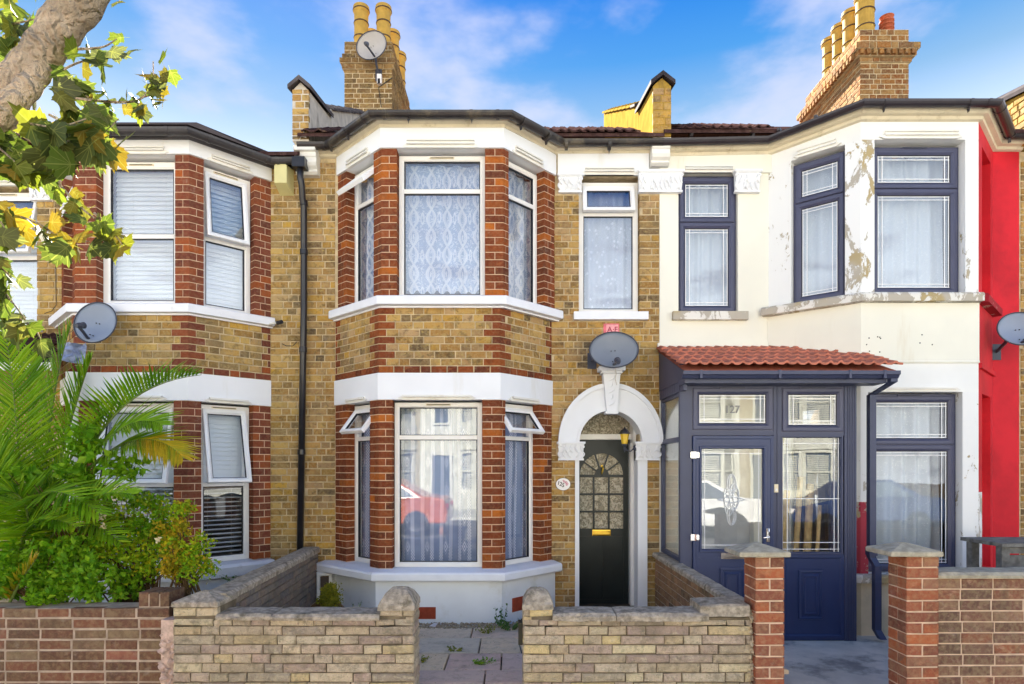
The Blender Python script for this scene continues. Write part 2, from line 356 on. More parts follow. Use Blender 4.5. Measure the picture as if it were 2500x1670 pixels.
M['oldwood'] = plain('weathered grey wood', (.17, .165, .15), .85, .15, var=.3, vs=16, dirt=.4, dirtcol=(.3, .29, .27), ds=14)
M['bag'] = plain('blue plastic bag', (.26, .30, .44), .3, .5, var=.25, vs=20)
M['meter'] = plain('white meter box', (.70, .69, .66), .4, .4, var=.03, dirt=.25)
M['pale_door'] = plain('inner white door', (.6, .6, .6), .6)
def leafmat(name, stops, tr=.45, rough=.5, veins=False):
    t = NT(name); c = t.ramp(t.rnd(), stops); n = t.noise(26, 3, .6)
    c = t.mix(t.mr(n, .3, .7, 0, .35), c, t.mix(.5, c, (.01, .02, .005)))
    if veins:
        q = t.n('ShaderNodeSeparateXYZ', {0: t.n('ShaderNodeTexCoord').outputs['Object']}); ax = t.math('ABSOLUTE', q.outputs[0]); y = t.math('SUBTRACT', q.outputs[1], .05)
        v1 = t.mr(ax, .006, .018, 1, 0)
        for k in (1.0, 2.6, .28): v1 = t.math('MAXIMUM', v1, t.mr(t.math('ABSOLUTE', t.math('SUBTRACT', t.math('MULTIPLY', ax, k), y)), .008, .02, .8, 0))
        c = t.mix(t.math('MULTIPLY', v1, .5), c, (.34, .36, .10)); t.bump(v1, .4, .01)
    t.fin(c, rough, .15)
    tl = t.n('ShaderNodeBsdfTranslucent', {0: t.mix(1, c, (1.25, 1.25, .7), 'MULTIPLY')})
    ms = t.n('ShaderNodeMixShader', {0: tr}); t.t.links.new(t.p.outputs[0], ms.inputs[1]); t.t.links.new(tl.outputs[0], ms.inputs[2])
    t.t.links.new(ms.outputs[0], t.o.inputs[0]); return t.m
M['leaf'] = leafmat('plane tree leaf', [(0, (.10, .15, .02)), (.3, (.075, .11, .035)), (.5, (.15, .20, .02)), (.65, (.06, .08, .03)), (.8, (.11, .12, .06)), (.92, (.19, .20, .02)), (1, (.10, .15, .02))], .40, veins=True)
M['leaf_y'] = leafmat('yellowing plane tree leaf', [(0, (.30, .19, .02)), (.3, (.16, .16, .025)), (.5, (.32, .22, .02)), (.75, (.11, .12, .03)), (1, (.26, .17, .02))], .28, veins=True)
M['palm'] = leafmat('palm frond', [(0, (.15, .34, .012)), (.3, (.24, .44, .015)), (.6, (.09, .23, .012)), (.8, (.34, .50, .02)), (1, (.16, .34, .012))], .35, .35)
M['palm_y'] = leafmat('yellowing palm frond', [(0, (.55, .38, .02)), (.4, (.30, .34, .02)), (.7, (.62, .40, .02)), (1, (.4, .34, .02))], .35, .35)
M['bush_g'] = leafmat('green shrub leaf', [(0, (.19, .40, .012)), (.3, (.10, .28, .012)), (.55, (.29, .50, .02)), (.8, (.12, .31, .012)), (1, (.36, .54, .03))], .4, .4)
M['bush_y'] = leafmat('yellow green rose leaf', [(0, (.32, .50, .015)), (.25, (.16, .36, .015)), (.5, (.46, .56, .02)), (.7, (.22, .42, .02)), (.88, (.64, .56, .02)), (1, (.32, .5, .015))], .4, .4)
M['bush_o'] = leafmat('yellow orange leaf', [(0, (.55, .38, .02)), (.4, (.35, .36, .02)), (.7, (.65, .40, .02)), (1, (.3, .32, .02))], .4, .4)
M['stem'] = plain('woody stem', (.12, .075, .035), .85, .1, var=.3, vs=30)
M['gstem'] = plain('green stem', (.15, .22, .05), .6, .3, var=.2, vs=30)
M['petal'] = plain('pale petal', (.60, .52, .30), .6, .2)
M['weed'] = leafmat('weed leaf', [(0, (.05, .12, .03)), (.5, (.08, .19, .05)), (1, (.05, .10, .04))], .3)
M['moss'] = leafmat('yellow green moss plant', [(0, (.28, .27, .02)), (.5, (.17, .18, .015)), (1, (.38, .34, .03))], .3)
def barkmat():
    t = NT('plane tree bark'); p = t.pos()
    n1 = t.noise(3.5, 6, .65, dist=.6); n2 = t.noise(40, 5, .7, t.scaled(p, (1, 1, .45))); v = t.n('ShaderNodeTexWave', {'Vector': t.scaled(p, (.6, 1, 1)), 'Scale': 9.0, 'Distortion': 14.0, 'Detail': 4.0})
    c = t.mix(t.mr(n1, .45, .6), (.78, .62, .45), (.60, .47, .33)); c = t.mix(t.mr(n2, .52, .7, 0, .5), c, (.24, .18, .13)); c = t.mix(t.mr(t.noise(1.3, 3, .6, dist=1.0), .5, .62, 0, .45), c, (.32, .25, .175))
    t.bump(t.math('ADD', t.math('MULTIPLY', n2, 1.6), t.math('ADD', n1, t.math('MULTIPLY', v.outputs[1], .9))), 1.0, .05); return t.fin(c, .9, .05)
M['bark'] = barkmat()
def glassmat(name, tint=(.965, .975, .98), refl=.10, rough=.0, bump=0.0, bs=40, fres=1.5):
    t = NT(name); fr = t.n('ShaderNodeLayerWeight', {'Blend': .5}); f = t.math('ADD', t.math('MULTIPLY', t.math('POWER', fr.outputs['Facing'], 4.0), .75), refl, clamp=True)
    tr = t.n('ShaderNodeBsdfTransparent', {0: tint}); gl = t.n('ShaderNodeBsdfGlossy', {'Color': (.95, .97, 1), 'Roughness': rough})
    b = t.n('ShaderNodeBump', {'Height': t.noise(bs if bump else 2.2, 2, .5), 'Strength': bump or .05, 'Distance': .01})
    t.t.links.new(b.outputs[0], gl.inputs['Normal'])
    ms = t.n('ShaderNodeMixShader', {0: f}); t.t.links.new(tr.outputs[0], ms.inputs[1]); t.t.links.new(gl.outputs[0], ms.inputs[2])
    t.t.links.new(ms.outputs[0], t.o.inputs[0]); return t.m
M['glass'] = glassmat('window glass', refl=.05)
M['glass_hi'] = glassmat('coated window glass', refl=.14)
M['glass_lo'] = glassmat('ground floor glass', refl=.055)
def obscure():
    t = NT('obscured textured glass'); p = t.pos(); n = t.noise(24, 2, .5, dist=1.6)
    c = t.mix(t.mr(n, .4, .6), (.27, .235, .155), (.60, .53, .39)); t.bump(n, 1, .03); return t.fin(c, .12, .8)
M['obscure'] = obscure()
def lace(name, su, sv, base=.35, col=(.80, .82, .90), mode=0):
    """white net, its colour tinted with reflected sky blue: threads are opaque, the mesh between lets part of the room through"""
    t = NT(name); uv = t.n('ShaderNodeUVMap').outputs[0]; s = t.n('ShaderNodeSeparateXYZ', {0: uv})
    u = t.math('MULTIPLY', s.outputs[0], su); v = t.math('MULTIPLY', s.outputs[1], sv)
    pi = math.pi
    sv_ = t.math('SINE', t.math('MULTIPLY', v, 2 * pi))
    if mode == 0:
        def og(k, w, amp):
            x = t.math('ADD', u, t.math('MULTIPLY', sv_, amp * k)); x = t.math('FRACT', t.math('ADD', x, 100.0)); x = t.math('ABSOLUTE', t.math('SUBTRACT', x, .5))
            return t.mr(x, w * .4, w, 1, 0)
        l = t.math('MAXIMUM', og(1, .10, .25), og(-1, .10, .25)); l = t.math('MAXIMUM', l, t.math('MULTIPLY', t.math('MAXIMUM', og(1, .05, .13), og(-1, .05, .13)), .8)); l = t.math('MAXIMUM', l, t.mr(t.noise(22, 2, .5, uv, 2.0), .54, .57, 0, .8))
        fu = t.math('SUBTRACT', t.math('FRACT', t.math('ADD', u, 100.0)), .5); fv = t.math('SUBTRACT', t.math('FRACT', t.math('ADD', v, 100.25)), .5)
        d = t.math('SQRT', t.math('ADD', t.math('POWER', t.math('MULTIPLY', fu, 3.2), 2.0), t.math('POWER', t.math('MULTIPLY', fv, 1.9), 2.0)))
        ringd = t.mr(t.math('ABSOLUTE', t.math('SUBTRACT', d, .42)), .05, .14, 1, 0); l = t.math('MAXIMUM', l, ringd); l = t.math('MAXIMUM', l, t.mr(d, .1, .2, 1, 0))
        fu2 = t.math('SUBTRACT', t.math('FRACT', t.math('ADD', u, 100.5)), .5); fv2 = t.math('SUBTRACT', t.math('FRACT', t.math('ADD', v, 100.75)), .5)
        d2 = t.math('SQRT', t.math('ADD', t.math('POWER', t.math('MULTIPLY', fu2, 4.2), 2.0), t.math('POWER', t.math('MULTIPLY', fv2, 2.6), 2.0)))
        l = t.math('MAXIMUM', l, t.mr(t.math('ABSOLUTE', t.math('SUBTRACT', d2, .35)), .05, .15, 1, 0))
    elif mode == 1:
        fu = t.math('FRACT', t.math('ADD', u, 100.0)); band = t.mr(t.math('ABSOLUTE', t.math('SUBTRACT', fu, .5)), .17, .2, 1, 0)
        chk = t.math('MULTIPLY', t.math('SINE', t.math('MULTIPLY', v, 2 * pi * 9)), t.math('SINE', t.math('MULTIPLY', u, 2 * pi * 5)))
        l = t.math('MULTIPLY', band, t.mr(chk, -.1, .3, 1, .1))
        fv = t.math('SUBTRACT', t.math('FRACT', t.math('ADD', v, 100.0)), .5); f2 = t.math('SUBTRACT', t.math('FRACT', t.math('ADD', t.math('MULTIPLY', u, .5), 100.0)), .5)
        d = t.math('ADD', t.math('MULTIPLY', t.math('ABSOLUTE', f2), 5.0), t.math('MULTIPLY', t.math('ABSOLUTE', fv), 3.0))
        l = t.math('MAXIMUM', l, t.mr(t.math('ABSOLUTE', t.math('SUBTRACT', d, .5)), .06, .13, 1, 0)); l = t.math('MAXIMUM', l, t.mr(d, .15, .22, 1, 0))
        l = t.math('MAXIMUM', l, t.mr(t.math('ABSOLUTE', t.math('SUBTRACT', d, .85)), .02, .06, .6, 0))
    else:
        vo = t.n('ShaderNodeTexVoronoi', {'Scale': su}); t.t.links.new(uv, vo.inputs['Vector'])
        l = t.mr(vo.outputs['Distance'], .12, .3, .9, 0); n = t.noise(su * 2.2, 2, .5, uv, 1.5); l = t.math('MAXIMUM', l, t.mr(t.math('ABSOLUTE', t.math('SUBTRACT', n, .5)), .0, .02, .5, 0))
    a = t.math('ADD', base, t.math('MULTIPLY', l, 1 - base - .03), clamp=True)
    col = t.mix(l, tuple(x * y for x, y in zip(col, (.66, .78, 1.0) if mode < 2 else (.93, .96, 1.0))), col); t.fin(col, .9, .05); tl = t.n('ShaderNodeBsdfTranslucent', {0: col}); m1 = t.n('ShaderNodeMixShader', {0: .25}); t.t.links.new(t.p.outputs[0], m1.inputs[1]); t.t.links.new(tl.outputs[0], m1.inputs[2])  # bluish tint puts the sky's reflection into the net's own colour
    tr = t.n('ShaderNodeBsdfTransparent', {0: (1, 1, 1)}); ms = t.n('ShaderNodeMixShader', {0: a}); t.t.links.new(tr.outputs[0], ms.inputs[1]); t.t.links.new(m1.outputs[0], ms.inputs[2])
    t.t.links.new(ms.outputs[0], t.o.inputs[0]); return t.m
M['lace1'] = lace('ogee lace', 5.4, 2.5, .70, (.88, .91, 1.0))
M['lace2'] = lace('striped lace', 9.0, 3.3, .55, (.84, .86, 1.0), 1)
M['lace3'] = lace('flower voile', 13, 5, .74, (.88, .91, 1.0), 2)
M['voile'] = lace('plain voile', 30, 5, .85, (.84, .87, .88), 2)
M['blind'] = plain('white blind slat', (.80, .82, .82), .5, .3, var=.03)
# ------------------------------------------------------------------ bricks
def mk_block(l, h, d, ch=.004, j=.0018, seed=0):
    r = random.Random(seed); J = lambda: r.uniform(-j, j)
    v = []
    for (a, c) in ((ch, ch), (l - ch, ch), (l - ch, h - ch), (ch, h - ch)): v.append((a + J(), J() * .6, c + J()))
    for (a, c) in ((0, 0), (l, 0), (l, h), (0, h)): v.append((a + J() * .6, ch, c + J() * .6))
    for (a, c) in ((0, 0), (l, 0), (l, h), (0, h)): v.append((a, d, c))
    f = [(0, 1, 2, 3)]
    for k in range(4):
        n = (k + 1) % 4; f.append((4 + k, 4 + n, n, k)); f.append((8 + k, 8 + n, 4 + n, 4 + k))
    return v, f
def screen_area(pts):
    xs, ys = [], []
    for x, y, z in pts:
        if y < .2: return 0
        xs.append(CX + x / y * F); ys.append(HY - (z - H) / y * F)
    x0, x1, y0, y1 = max(0, min(xs)), min(2500, max(xs)), max(0, min(ys)), min(1670, max(ys))
    if x1 <= x0 or y1 <= y0: return 0
    cx, cy = (x0 + x1) / 2, (y0 + y1) / 2
    for (a, b, c, d) in HIDDEN:
        if a < cx < b and c < cy < d: return .01
    return (x1 - x0) * (y1 - y0)
HIDDEN = [(0, 330, 900, 1500), (0, 160, 380, 900), (1640, 2100, 870, 1420), (330, 520, 1250, 1500)]
_cache = {}
def shared(key, fn, mat, name):
    k = (key, mat.name)
    if k not in _cache:
        v, f = fn(); me = bpy.data.meshes.new(name); me.from_pydata(v, [], f); me.materials.append(mat); me.update(); _cache[k] = me
    return _cache[k]
class Pieces:
    """every brick, stone or tile of one kind on one thing; the largest in the picture become objects, the rest one joined part"""
    def __init__(s, name, mat, nmax=290, stuff='brickwork', ch=.004, jit=.0018): s.it = []; s.name, s.mat, s.nmax, s.stuff, s.ch, s.j = name, mat, nmax, stuff, ch, jit
    def block(s, fr, a, l, c, h, proud=.006, d=.09, tilt=0.0):
        b = -proud
        ar = screen_area([fr.P(a, b, c), fr.P(a + l, b, c), fr.P(a, b, c + h), fr.P(a + l, b, c + h)])
        lk = max(.02, round(l * 50) / 50); hk = round(h, 3)
        sd = R.randrange(4)
        key = (lk, hk, round(d, 3), s.ch, sd)
        s.it.append((ar, key, (lambda lk=lk, hk=hk, sd=sd: mk_block(lk, hk, d, s.ch, s.j, sd)), fr.P(a, b, c), fr.ang, (l / lk, 1, 1)))
    def custom(s, key, vf, loc, ang=0.0, sc=(1, 1, 1)):
        v = vf()[0] if key not in _cache else None
        m = Matrix.Rotation(ang, 3, 'Z'); pts = [Vector(loc) + m @ Vector((p[0] * sc[0], p[1] * sc[1], p[2] * sc[2])) for p in (v or vf()[0])]
        s.it.append((screen_area(pts), key, vf, loc, ang, sc))
    def emit(s, parent):
        s.it.sort(key=lambda t: -t[0])
        base = WL[parent.name]; rest = G()
        for i, (ar, key, vf, loc, ang, sc) in enumerate(s.it):
            if i < s.nmax and ar > 60:
                me = shared(key, vf, s.mat, s.name)
                o = bpy.data.objects.new(s.name, me); COL.objects.link(o); o.parent = parent
                o.location = Vector(loc) - base; o.rotation_euler = (0, 0, ang); o.scale = sc; WL[o.name] = Vector(loc)
            else:
                v, f = vf(); m = Matrix.Rotation(ang, 3, 'Z')
                rest.add([Vector(loc) + m @ Vector((p[0] * sc[0], p[1] * sc[1], p[2] * sc[2])) for p in v], f, True)
        if rest.v: rest.done(s.stuff, s.mat, parent, kind='stuff')
def spans(a0, a1, holes, c, h, k):
    iv = [(a0, a1)]
    for ho in holes:
        hs_ = ho(c, h, k) if callable(ho) else ([(ho[0], ho[1])] if (c + h > ho[2] + .012 and c < ho[3] - .012) else [])
        for x0, x1 in hs_:
            nv = []
            for p, q in iv:
                if x1 <= p or x0 >= q: nv.append((p, q)); continue
                if x0 > p: nv.append((p, x0))
                if x1 < q: nv.append((x1, q))
            iv = nv
    return iv
def field(ps, fr, a0, a1, c0, c1, holes=(), course=.076, z0=0.0, joint=.0135, proud=.009, d=.09, S=.215, HD=.1075, pick=None, wob=.0, minh=.5):
    k = math.floor((c0 - z0) / course + 1e-6)
    while z0 + k * course < c1 - .004:
        c = z0 + k * course; lo, hi = max(c + joint * .5, c0), min(c + course - joint * .5, c1)
        if hi - lo > minh * (course - joint):
            for (p, q) in spans(a0, a1, holes, lo, hi - lo, k):
                off = (HD + S) * .5 + .01 if k % 2 else 0.0
                x = p - (off + R.uniform(0, .03)) % (S + HD); j = k
                while x < q:
                    w = S if j % 2 == 0 else HD
                    if R.random() < .12: w = S if w == HD else HD
                    x0, x1 = max(x, p), min(x + w - joint, q)
                    if x1 + joint > q - .03: x1 = q
                    if x0 - p < .03: x0 = p
                    if x1 - x0 > .025:
                        (pick(x0, x1, k) if pick else ps).block(fr, x0, x1 - x0, lo + R.uniform(-1, 1) * wob, hi - lo, proud + R.uniform(-.002, .002), d)
                    if x1 == q: break
                    x += w; j += 1
        k += 1
def panels(g, a0, a1, c0, c1, holes, b0, b1):
    """a wall slab with rectangular openings"""
    cuts = sorted({a0, a1} | {min(max(h[i], a0), a1) for h in holes for i in (0, 1)})
    for p, q in zip(cuts, cuts[1:]):
        if q - p < 1e-4: continue
        m = (p + q) / 2; iv = [(c0, c1)]
        for h in holes:
            if h[0] < m < h[1]:
                nv = []
                for x, y in iv:
                    if h[3] <= x or h[2] >= y: nv.append((x, y)); continue
                    if h[2] > x: nv.append((x, h[2]))
                    if h[3] < y: nv.append((h[3], y))
                iv = nv
        for x, y in iv: g.box(p, q, b0, b1, x, y)
def seg(path, s0, s1):
    """part of a plan path between two arc lengths"""
    out = []; acc = 0
    for i in range(len(path) - 1):
        p, q = path[i], path[i + 1]; l = math.hypot(q[0] - p[0], q[1] - p[1])
        for s in ((s0,) if acc - 1e-9 <= s0 < acc + l else ()): out.append((p[0] + (q[0] - p[0]) * (s - acc) / l, p[1] + (q[1] - p[1]) * (s - acc) / l))
        if s0 < acc + l < s1 - 1e-9 and i + 1 < len(path): out.append(q)
        if acc < s1 <= acc + l + 1e-6: out.append((p[0] + (q[0] - p[0]) * (s1 - acc) / l, p[1] + (q[1] - p[1]) * (s1 - acc) / l))
        acc += l
    return out
def plen(path): return sum(math.hypot(path[i + 1][0] - path[i][0], path[i + 1][1] - path[i][1]) for i in range(len(path) - 1))
def band_poly(path, out, inn):
    ms = mitres(path)
    return [(p[0] + nx * out, p[1] + ny * out) for p, nx, ny in ms] + [(p[0] - nx * inn, p[1] - ny * inn) for p, nx, ny in reversed(ms)]
def courses(ps, path, c0, c1, splitsA, splitsB, course=.0775, joint=.0095, out=.005, inn=.11, tag_=''):
    """bricks that wrap a corner: each course is cut at the given arc lengths, alternating"""
    L = plen(path); n = max(1, round((c1 - c0) / course)); h = (c1 - c0) / n
    for k in range(n):
        sp_ = [0] + list(splitsA if k % 2 else splitsB) + [L]
        for i in range(len(sp_) - 1):
            s0 = sp_[i] + (joint / 2 if i else 0); s1 = sp_[i + 1] - (joint / 2 if i < len(sp_) - 2 else 0)
            sg = seg(path, s0, s1)
            if len(sg) < 2: continue
            o = out + R.uniform(-.0015, .0015); poly = band_poly(sg, o, inn); ox, oy = sg[0]
            def vf(poly=poly, ox=ox, oy=oy, hh=h - joint):
                g = G(); m = len(poly); ch = .0035
                ins = [(x, y) for x, y in poly]
                g.prism([(x - ox, y - oy) for x, y in ins], 0, hh, 'ab', True); return g.v, g.f
            ps.custom((tag_, round(ox, 3), round(oy, 3), round(s0, 3), k % 2, i, round(h, 4)), vf, (ox, oy, c0 + k * h + joint / 2))
# ------------------------------------------------------------------ windows
class Hinged:
    def __init__(s, fr, bh, ch, ang): s.fr, s.bh, s.ch, s.c, s.s = fr, bh, ch, math.cos(rad(ang)), math.sin(rad(ang)); s.ang = fr.ang
    def P(s, a, b, c):
        db, dc = b - s.bh, c - s.ch
        return s.fr.P(a, s.bh + db * s.c + dc * s.s, s.ch - db * s.s + dc * s.c)
def pane(fr, a0, a1, c0, c1, b, win, glass='glass', label=None):
    return G(fr).box(a0, a1, b, b + .006, c0, c1).done('pane', M[glass], win, label=label)
def window(house, fr, a0, a1, c0, c1, b, lights, style='w', fw=.052, glass='glass', vent=True, bars=False, label=None):
    """lights from the top: ('fix' | 'open', c_lo, c_hi, angle)"""
    main, cas = (M['upvc'], M['upvc_c']) if style == 'w' else (M['grey'], M['grey'])
    g = G(fr)
    g.ring(a0, a1, c0, c1, [(0, b + .07), (0, b), (fw * .72, b), (fw, b + .014), (fw, b + .055)])
    tw = .022
    for (k, lo, hi, ang) in lights[:-1]:
        g.box(a0 + fw * .9, a1 - fw * .9, b + .002, b + .055, lo - tw, lo + tw)
    win = g.done('window', [main], house, label=label)
    for i, (k, lo, hi, ang) in enumerate(lights):
        x0, x1 = a0 + fw, a1 - fw; z0 = lo + (tw if i < len(lights) - 1 else fw * 0 + (fw if abs(lo - c0) < 1e-6 else 0)); z1 = hi - (fw if i == 0 else tw)
        if k == 'open' or style == 'g':
            e = .016; sw = .05 if style == 'w' else .058; bs = b - .018; dpt = .05
            f2 = Hinged(fr, bs, z1 + e, ang) if k == 'open' and ang else fr
            q = G(f2)
            q.ring(x0 - e, x1 + e, z0 - e, z1 + e, [(0, bs + .045), (0, bs + .004), (.006, bs), (sw * .62, bs), (sw, bs + .018), (sw, bs + dpt)])
            q.ring(x0 - e + sw, x1 + e - sw, z0 - e + sw, z1 + e - sw, [(0, bs + .019), (.007, bs + .021), (.007, bs + .04)]); q.mi[-8:] = [1] * 8
            if ang:
                q.ring(x0 - e, x1 + e, z0 - e, z1 + e, [(sw, bs + dpt), (0, bs + .045)])
            q.done('sash', [cas, M['gasket']], win)
            px0, px1, pz0, pz1 = x0 - e + sw + .002, x1 + e - sw - .002, z0 - e + sw + .002, z1 + e - sw - .002
            pane(f2, px0, px1, pz0, pz1, bs + .03, win, glass)
            bb = bs + .026
        else:
            f2 = fr; q = G(fr).ring(x0, x1, z0, z1, [(-.002, b + .012), (.007, b + .014), (.007, b + .04)]); q.done('gasket', M['gasket'], win)
            px0, px1, pz0, pz1 = x0 + .004, x1 - .004, z0 + .004, z1 - .004; pane(f2, px0, px1, pz0, pz1, b + .028, win, glass); bb = b + .024
        if bars:
            q = G(f2); w = .004; m1 = .055
            q2 = [(px0 + m1, None), (px1 - m1, None), (px0 + .012, None), (px1 - .012, None)]
            for x, _ in q2: q.box(x - w, x + w, bb, bb + .003, pz0, pz1)
            for zz in (pz0 + m1 * .8, pz1 - m1 * .8, pz0 + .012, pz1 - .012): q.box(px0, px1, bb - .0005, bb + .0035, zz - w, zz + w)
            q.done('lead_strip', M['upvc_c'], win)
    if vent:
        m = (a0 + a1) / 2; w = min(.13, (a1 - a0) * .28)
        g = G(fr); zt = c1 - fw * .42
        bv = b - (.02 if (style == 'g') else .012)
        g.box(m - w, m + w, bv, b + .004, zt - .009, zt + .009); g.m = 1; g.box(m - w + .01, m + w - .01, bv - .002, bv, zt - .004, zt + .003)
        g.done('trickle_vent', [M['vent_w'] if style == 'w' else M['grey'], M['gasket']], win)
    return win
def curtain(fr, a0, a1, c0, c1, b, mat, label, cat='net curtain', name='net_curtain', wave=.10, amp=.018, group=None, hem=0.0, rows=12):
    import bmesh
    n = max(8, int((a1 - a0) / .012)); V = []; fs = []; uv = []
    ph = R.uniform(0, 6); arc = 0; prev = None
    cols = []
    for i in range(n + 1):
        a = a0 + (a1 - a0) * i / n
        bb = b + amp * math.sin(2 * math.pi * a / wave + ph + 1.3 * math.sin(a * 9)) + amp * .5 * math.sin(2 * math.pi * a / (wave * 2.7))
        if prev is not None: arc += math.hypot(a - prev[0], bb - prev[1])
        prev = (a, bb); cols.append((a, bb, arc))
    for (a, bb, s_) in cols:
        lo = c0 + (hem * (.5 + .5 * math.cos(2 * math.pi * a / .11)) if hem else 0)
        for j in range(rows + 1):
            t = j / rows; V.append(fr.P(a + .006 * math.sin(t * 5 + a * 8), bb + .008 * math.sin(t * 4 + a * 17), lo + (c1 - lo) * t)); uv.append((s_, lo + (c1 - lo) * t))
    m = rows + 1
    for i in range(n):
        for j in range(rows): fs.append((i * m + j, (i + 1) * m + j, (i + 1) * m + j + 1, i * m + j + 1))
    base = Vector(fr.P(a0, b, c0)); me = bpy.data.meshes.new(name); me.from_pydata([Vector(v) - base for v in V], [], fs); me.materials.append(mat)
    ul = me.uv_layers.new(name='UVMap')
    for p in me.polygons:
        p.use_smooth = True
        for li in p.loop_indices: ul.data[li].uv = uv[me.loops[li].vertex_index]
    return link(name, me, None, base, label=label, cat=cat, group=group)
def blind(fr, a0, a1, c0, c1, b, label, step=.045, tilt=55, split=None, group='slatted blinds in the windows of the house behind the palm'):
    t = T('venetian_blind', fr.P(a0, b, c0), label, 'blind', group)
    L = a1 - a0
    def vf(tilt=tilt):
        w = .033 if tilt > 40 else .025; cs, sn = math.cos(rad(tilt)), math.sin(rad(tilt))
        pts = [(-w * cs, -w * sn), (0, .003), (w * cs, w * sn)]
        v = [];
        for x in (0, L):
            for y, z in pts: v += [(x, y, z - .0007), (x, y, z + .0007)]
        return v, [(0, 6, 8, 2), (2, 8, 10, 4), (1, 3, 9, 7), (3, 5, 11, 9), (0, 1, 7, 6), (4, 10, 11, 5)]
    n = int((c1 - c0) / step)
    for i in range(n):
        tl = 64 if (split and c1 - .02 - i * step > split) else tilt
        me = shared(('slat', round(L, 3), tl), lambda: vf(tl), M['blind'], 'slat')
        o = bpy.data.objects.new('slat', me); COL.objects.link(o); o.parent = t; o.rotation_euler = (0, 0, fr.ang)
        o.location = Vector(fr.P(a0, b, c1 - .02 - i * step)) - WL[t.name]
    g = G(fr)
    for f in (.25, .75): g.tube([(a0 + L * f, b - .002, c0), (a0 + L * f, b - .002, c1)], .0012, 5)
    g.done('cord', M['cablew'], t)
    return t
def room(house, x0, x1, y0, y1, z0, z1, zm):
    g = G()
    g.add([(x0, y0, z0), (x1, y0, z0), (x1, y1, z0), (x0, y1, z0), (x0, y0, z1), (x1, y0, z1), (x1, y1, z1), (x0, y1, z1), (x0, y0, zm), (x1, y0, zm), (x1, y1, zm), (x0, y1, zm)],
          [(0, 1, 2, 3), (4, 5, 6, 7), (1, 2, 6, 5), (2, 3, 7, 6), (3, 0, 4, 7), (8, 9, 10, 11)])
    g.done('room_shell', M['dark'], house)
# ------------------------------------------------------------------ gutters, mouldings
def gutter(house, path, z, r=.055, out=.085, mat='gut', collars=(), zoff=0.0):
    pr = []
    for k in range(9):
        t = math.pi + math.pi * k / 8; pr.append((out + r * math.cos(t) , z + r * math.sin(t) * 1.05 + r))
    pr += [(out + r - .006, z + r), (out - r + .006, z + r)]
    pr = list(reversed(pr))
    g = G().sweep(path, pr, True, zoff).done('gutter', M[mat], house, smooth=False)
    for (x, y, ux, uy, spike) in collars:
        f = Frame(x, y, ux, uy); q = G(f)
        pts = [(-.016, -(out + (r + .006) * math.cos(math.pi + math.pi * k / 8)), z + r + (r + .006) * 1.05 * math.sin(math.pi + math.pi * k / 8)) for k in range(9)]
        A = pts; B = [(.016, p[1], p[2]) for p in pts]; n = len(A)
        q.add(A + B, [(i, i + 1, n + i + 1, n + i) for i in range(n - 1)] + [tuple(range(n)), tuple(range(2 * n - 1, n - 1, -1))])
        if spike: q.prism([(-.012, z + .004), (.012, z + .004), (0, z - .05)], -out - .01, -out + .02)
        q.done('gutter_bracket', M[mat], g)
    return g
def along(path, i, t):
    p, q = path[i], path[i + 1]; return (p[0] + (q[0] - p[0]) * t, p[1] + (q[1] - p[1]) * t, q[0] - p[0], q[1] - p[1])
def lintel_mould(house, fr, a0, a1, zb, mat='trim', h=.075, proud=.035):
    """raised panel with chamfered ends over an opening"""
    g = G(fr); w = a1 - a0; e = min(.07, w * .14); o = .05
    m0, m1 = a0 + w * .1, a1 - w * .1
    g.prism([(m0, zb), (m1, zb), (m1 + e * .7, zb + .02), (m1, zb + .045), (m1, zb + h), (m0, zb + h), (m0, zb + .045), (m0 - e * .7, zb + .02)], -proud * .55, .0)
    g.box(m0, m1, -proud, -proud * .55, zb + .028, zb + .042); g.box(m0, m1, -proud * .9, -proud * .55, zb + h - .014, zb + h)
    return g.done('lintel_moulding', M[mat], house)
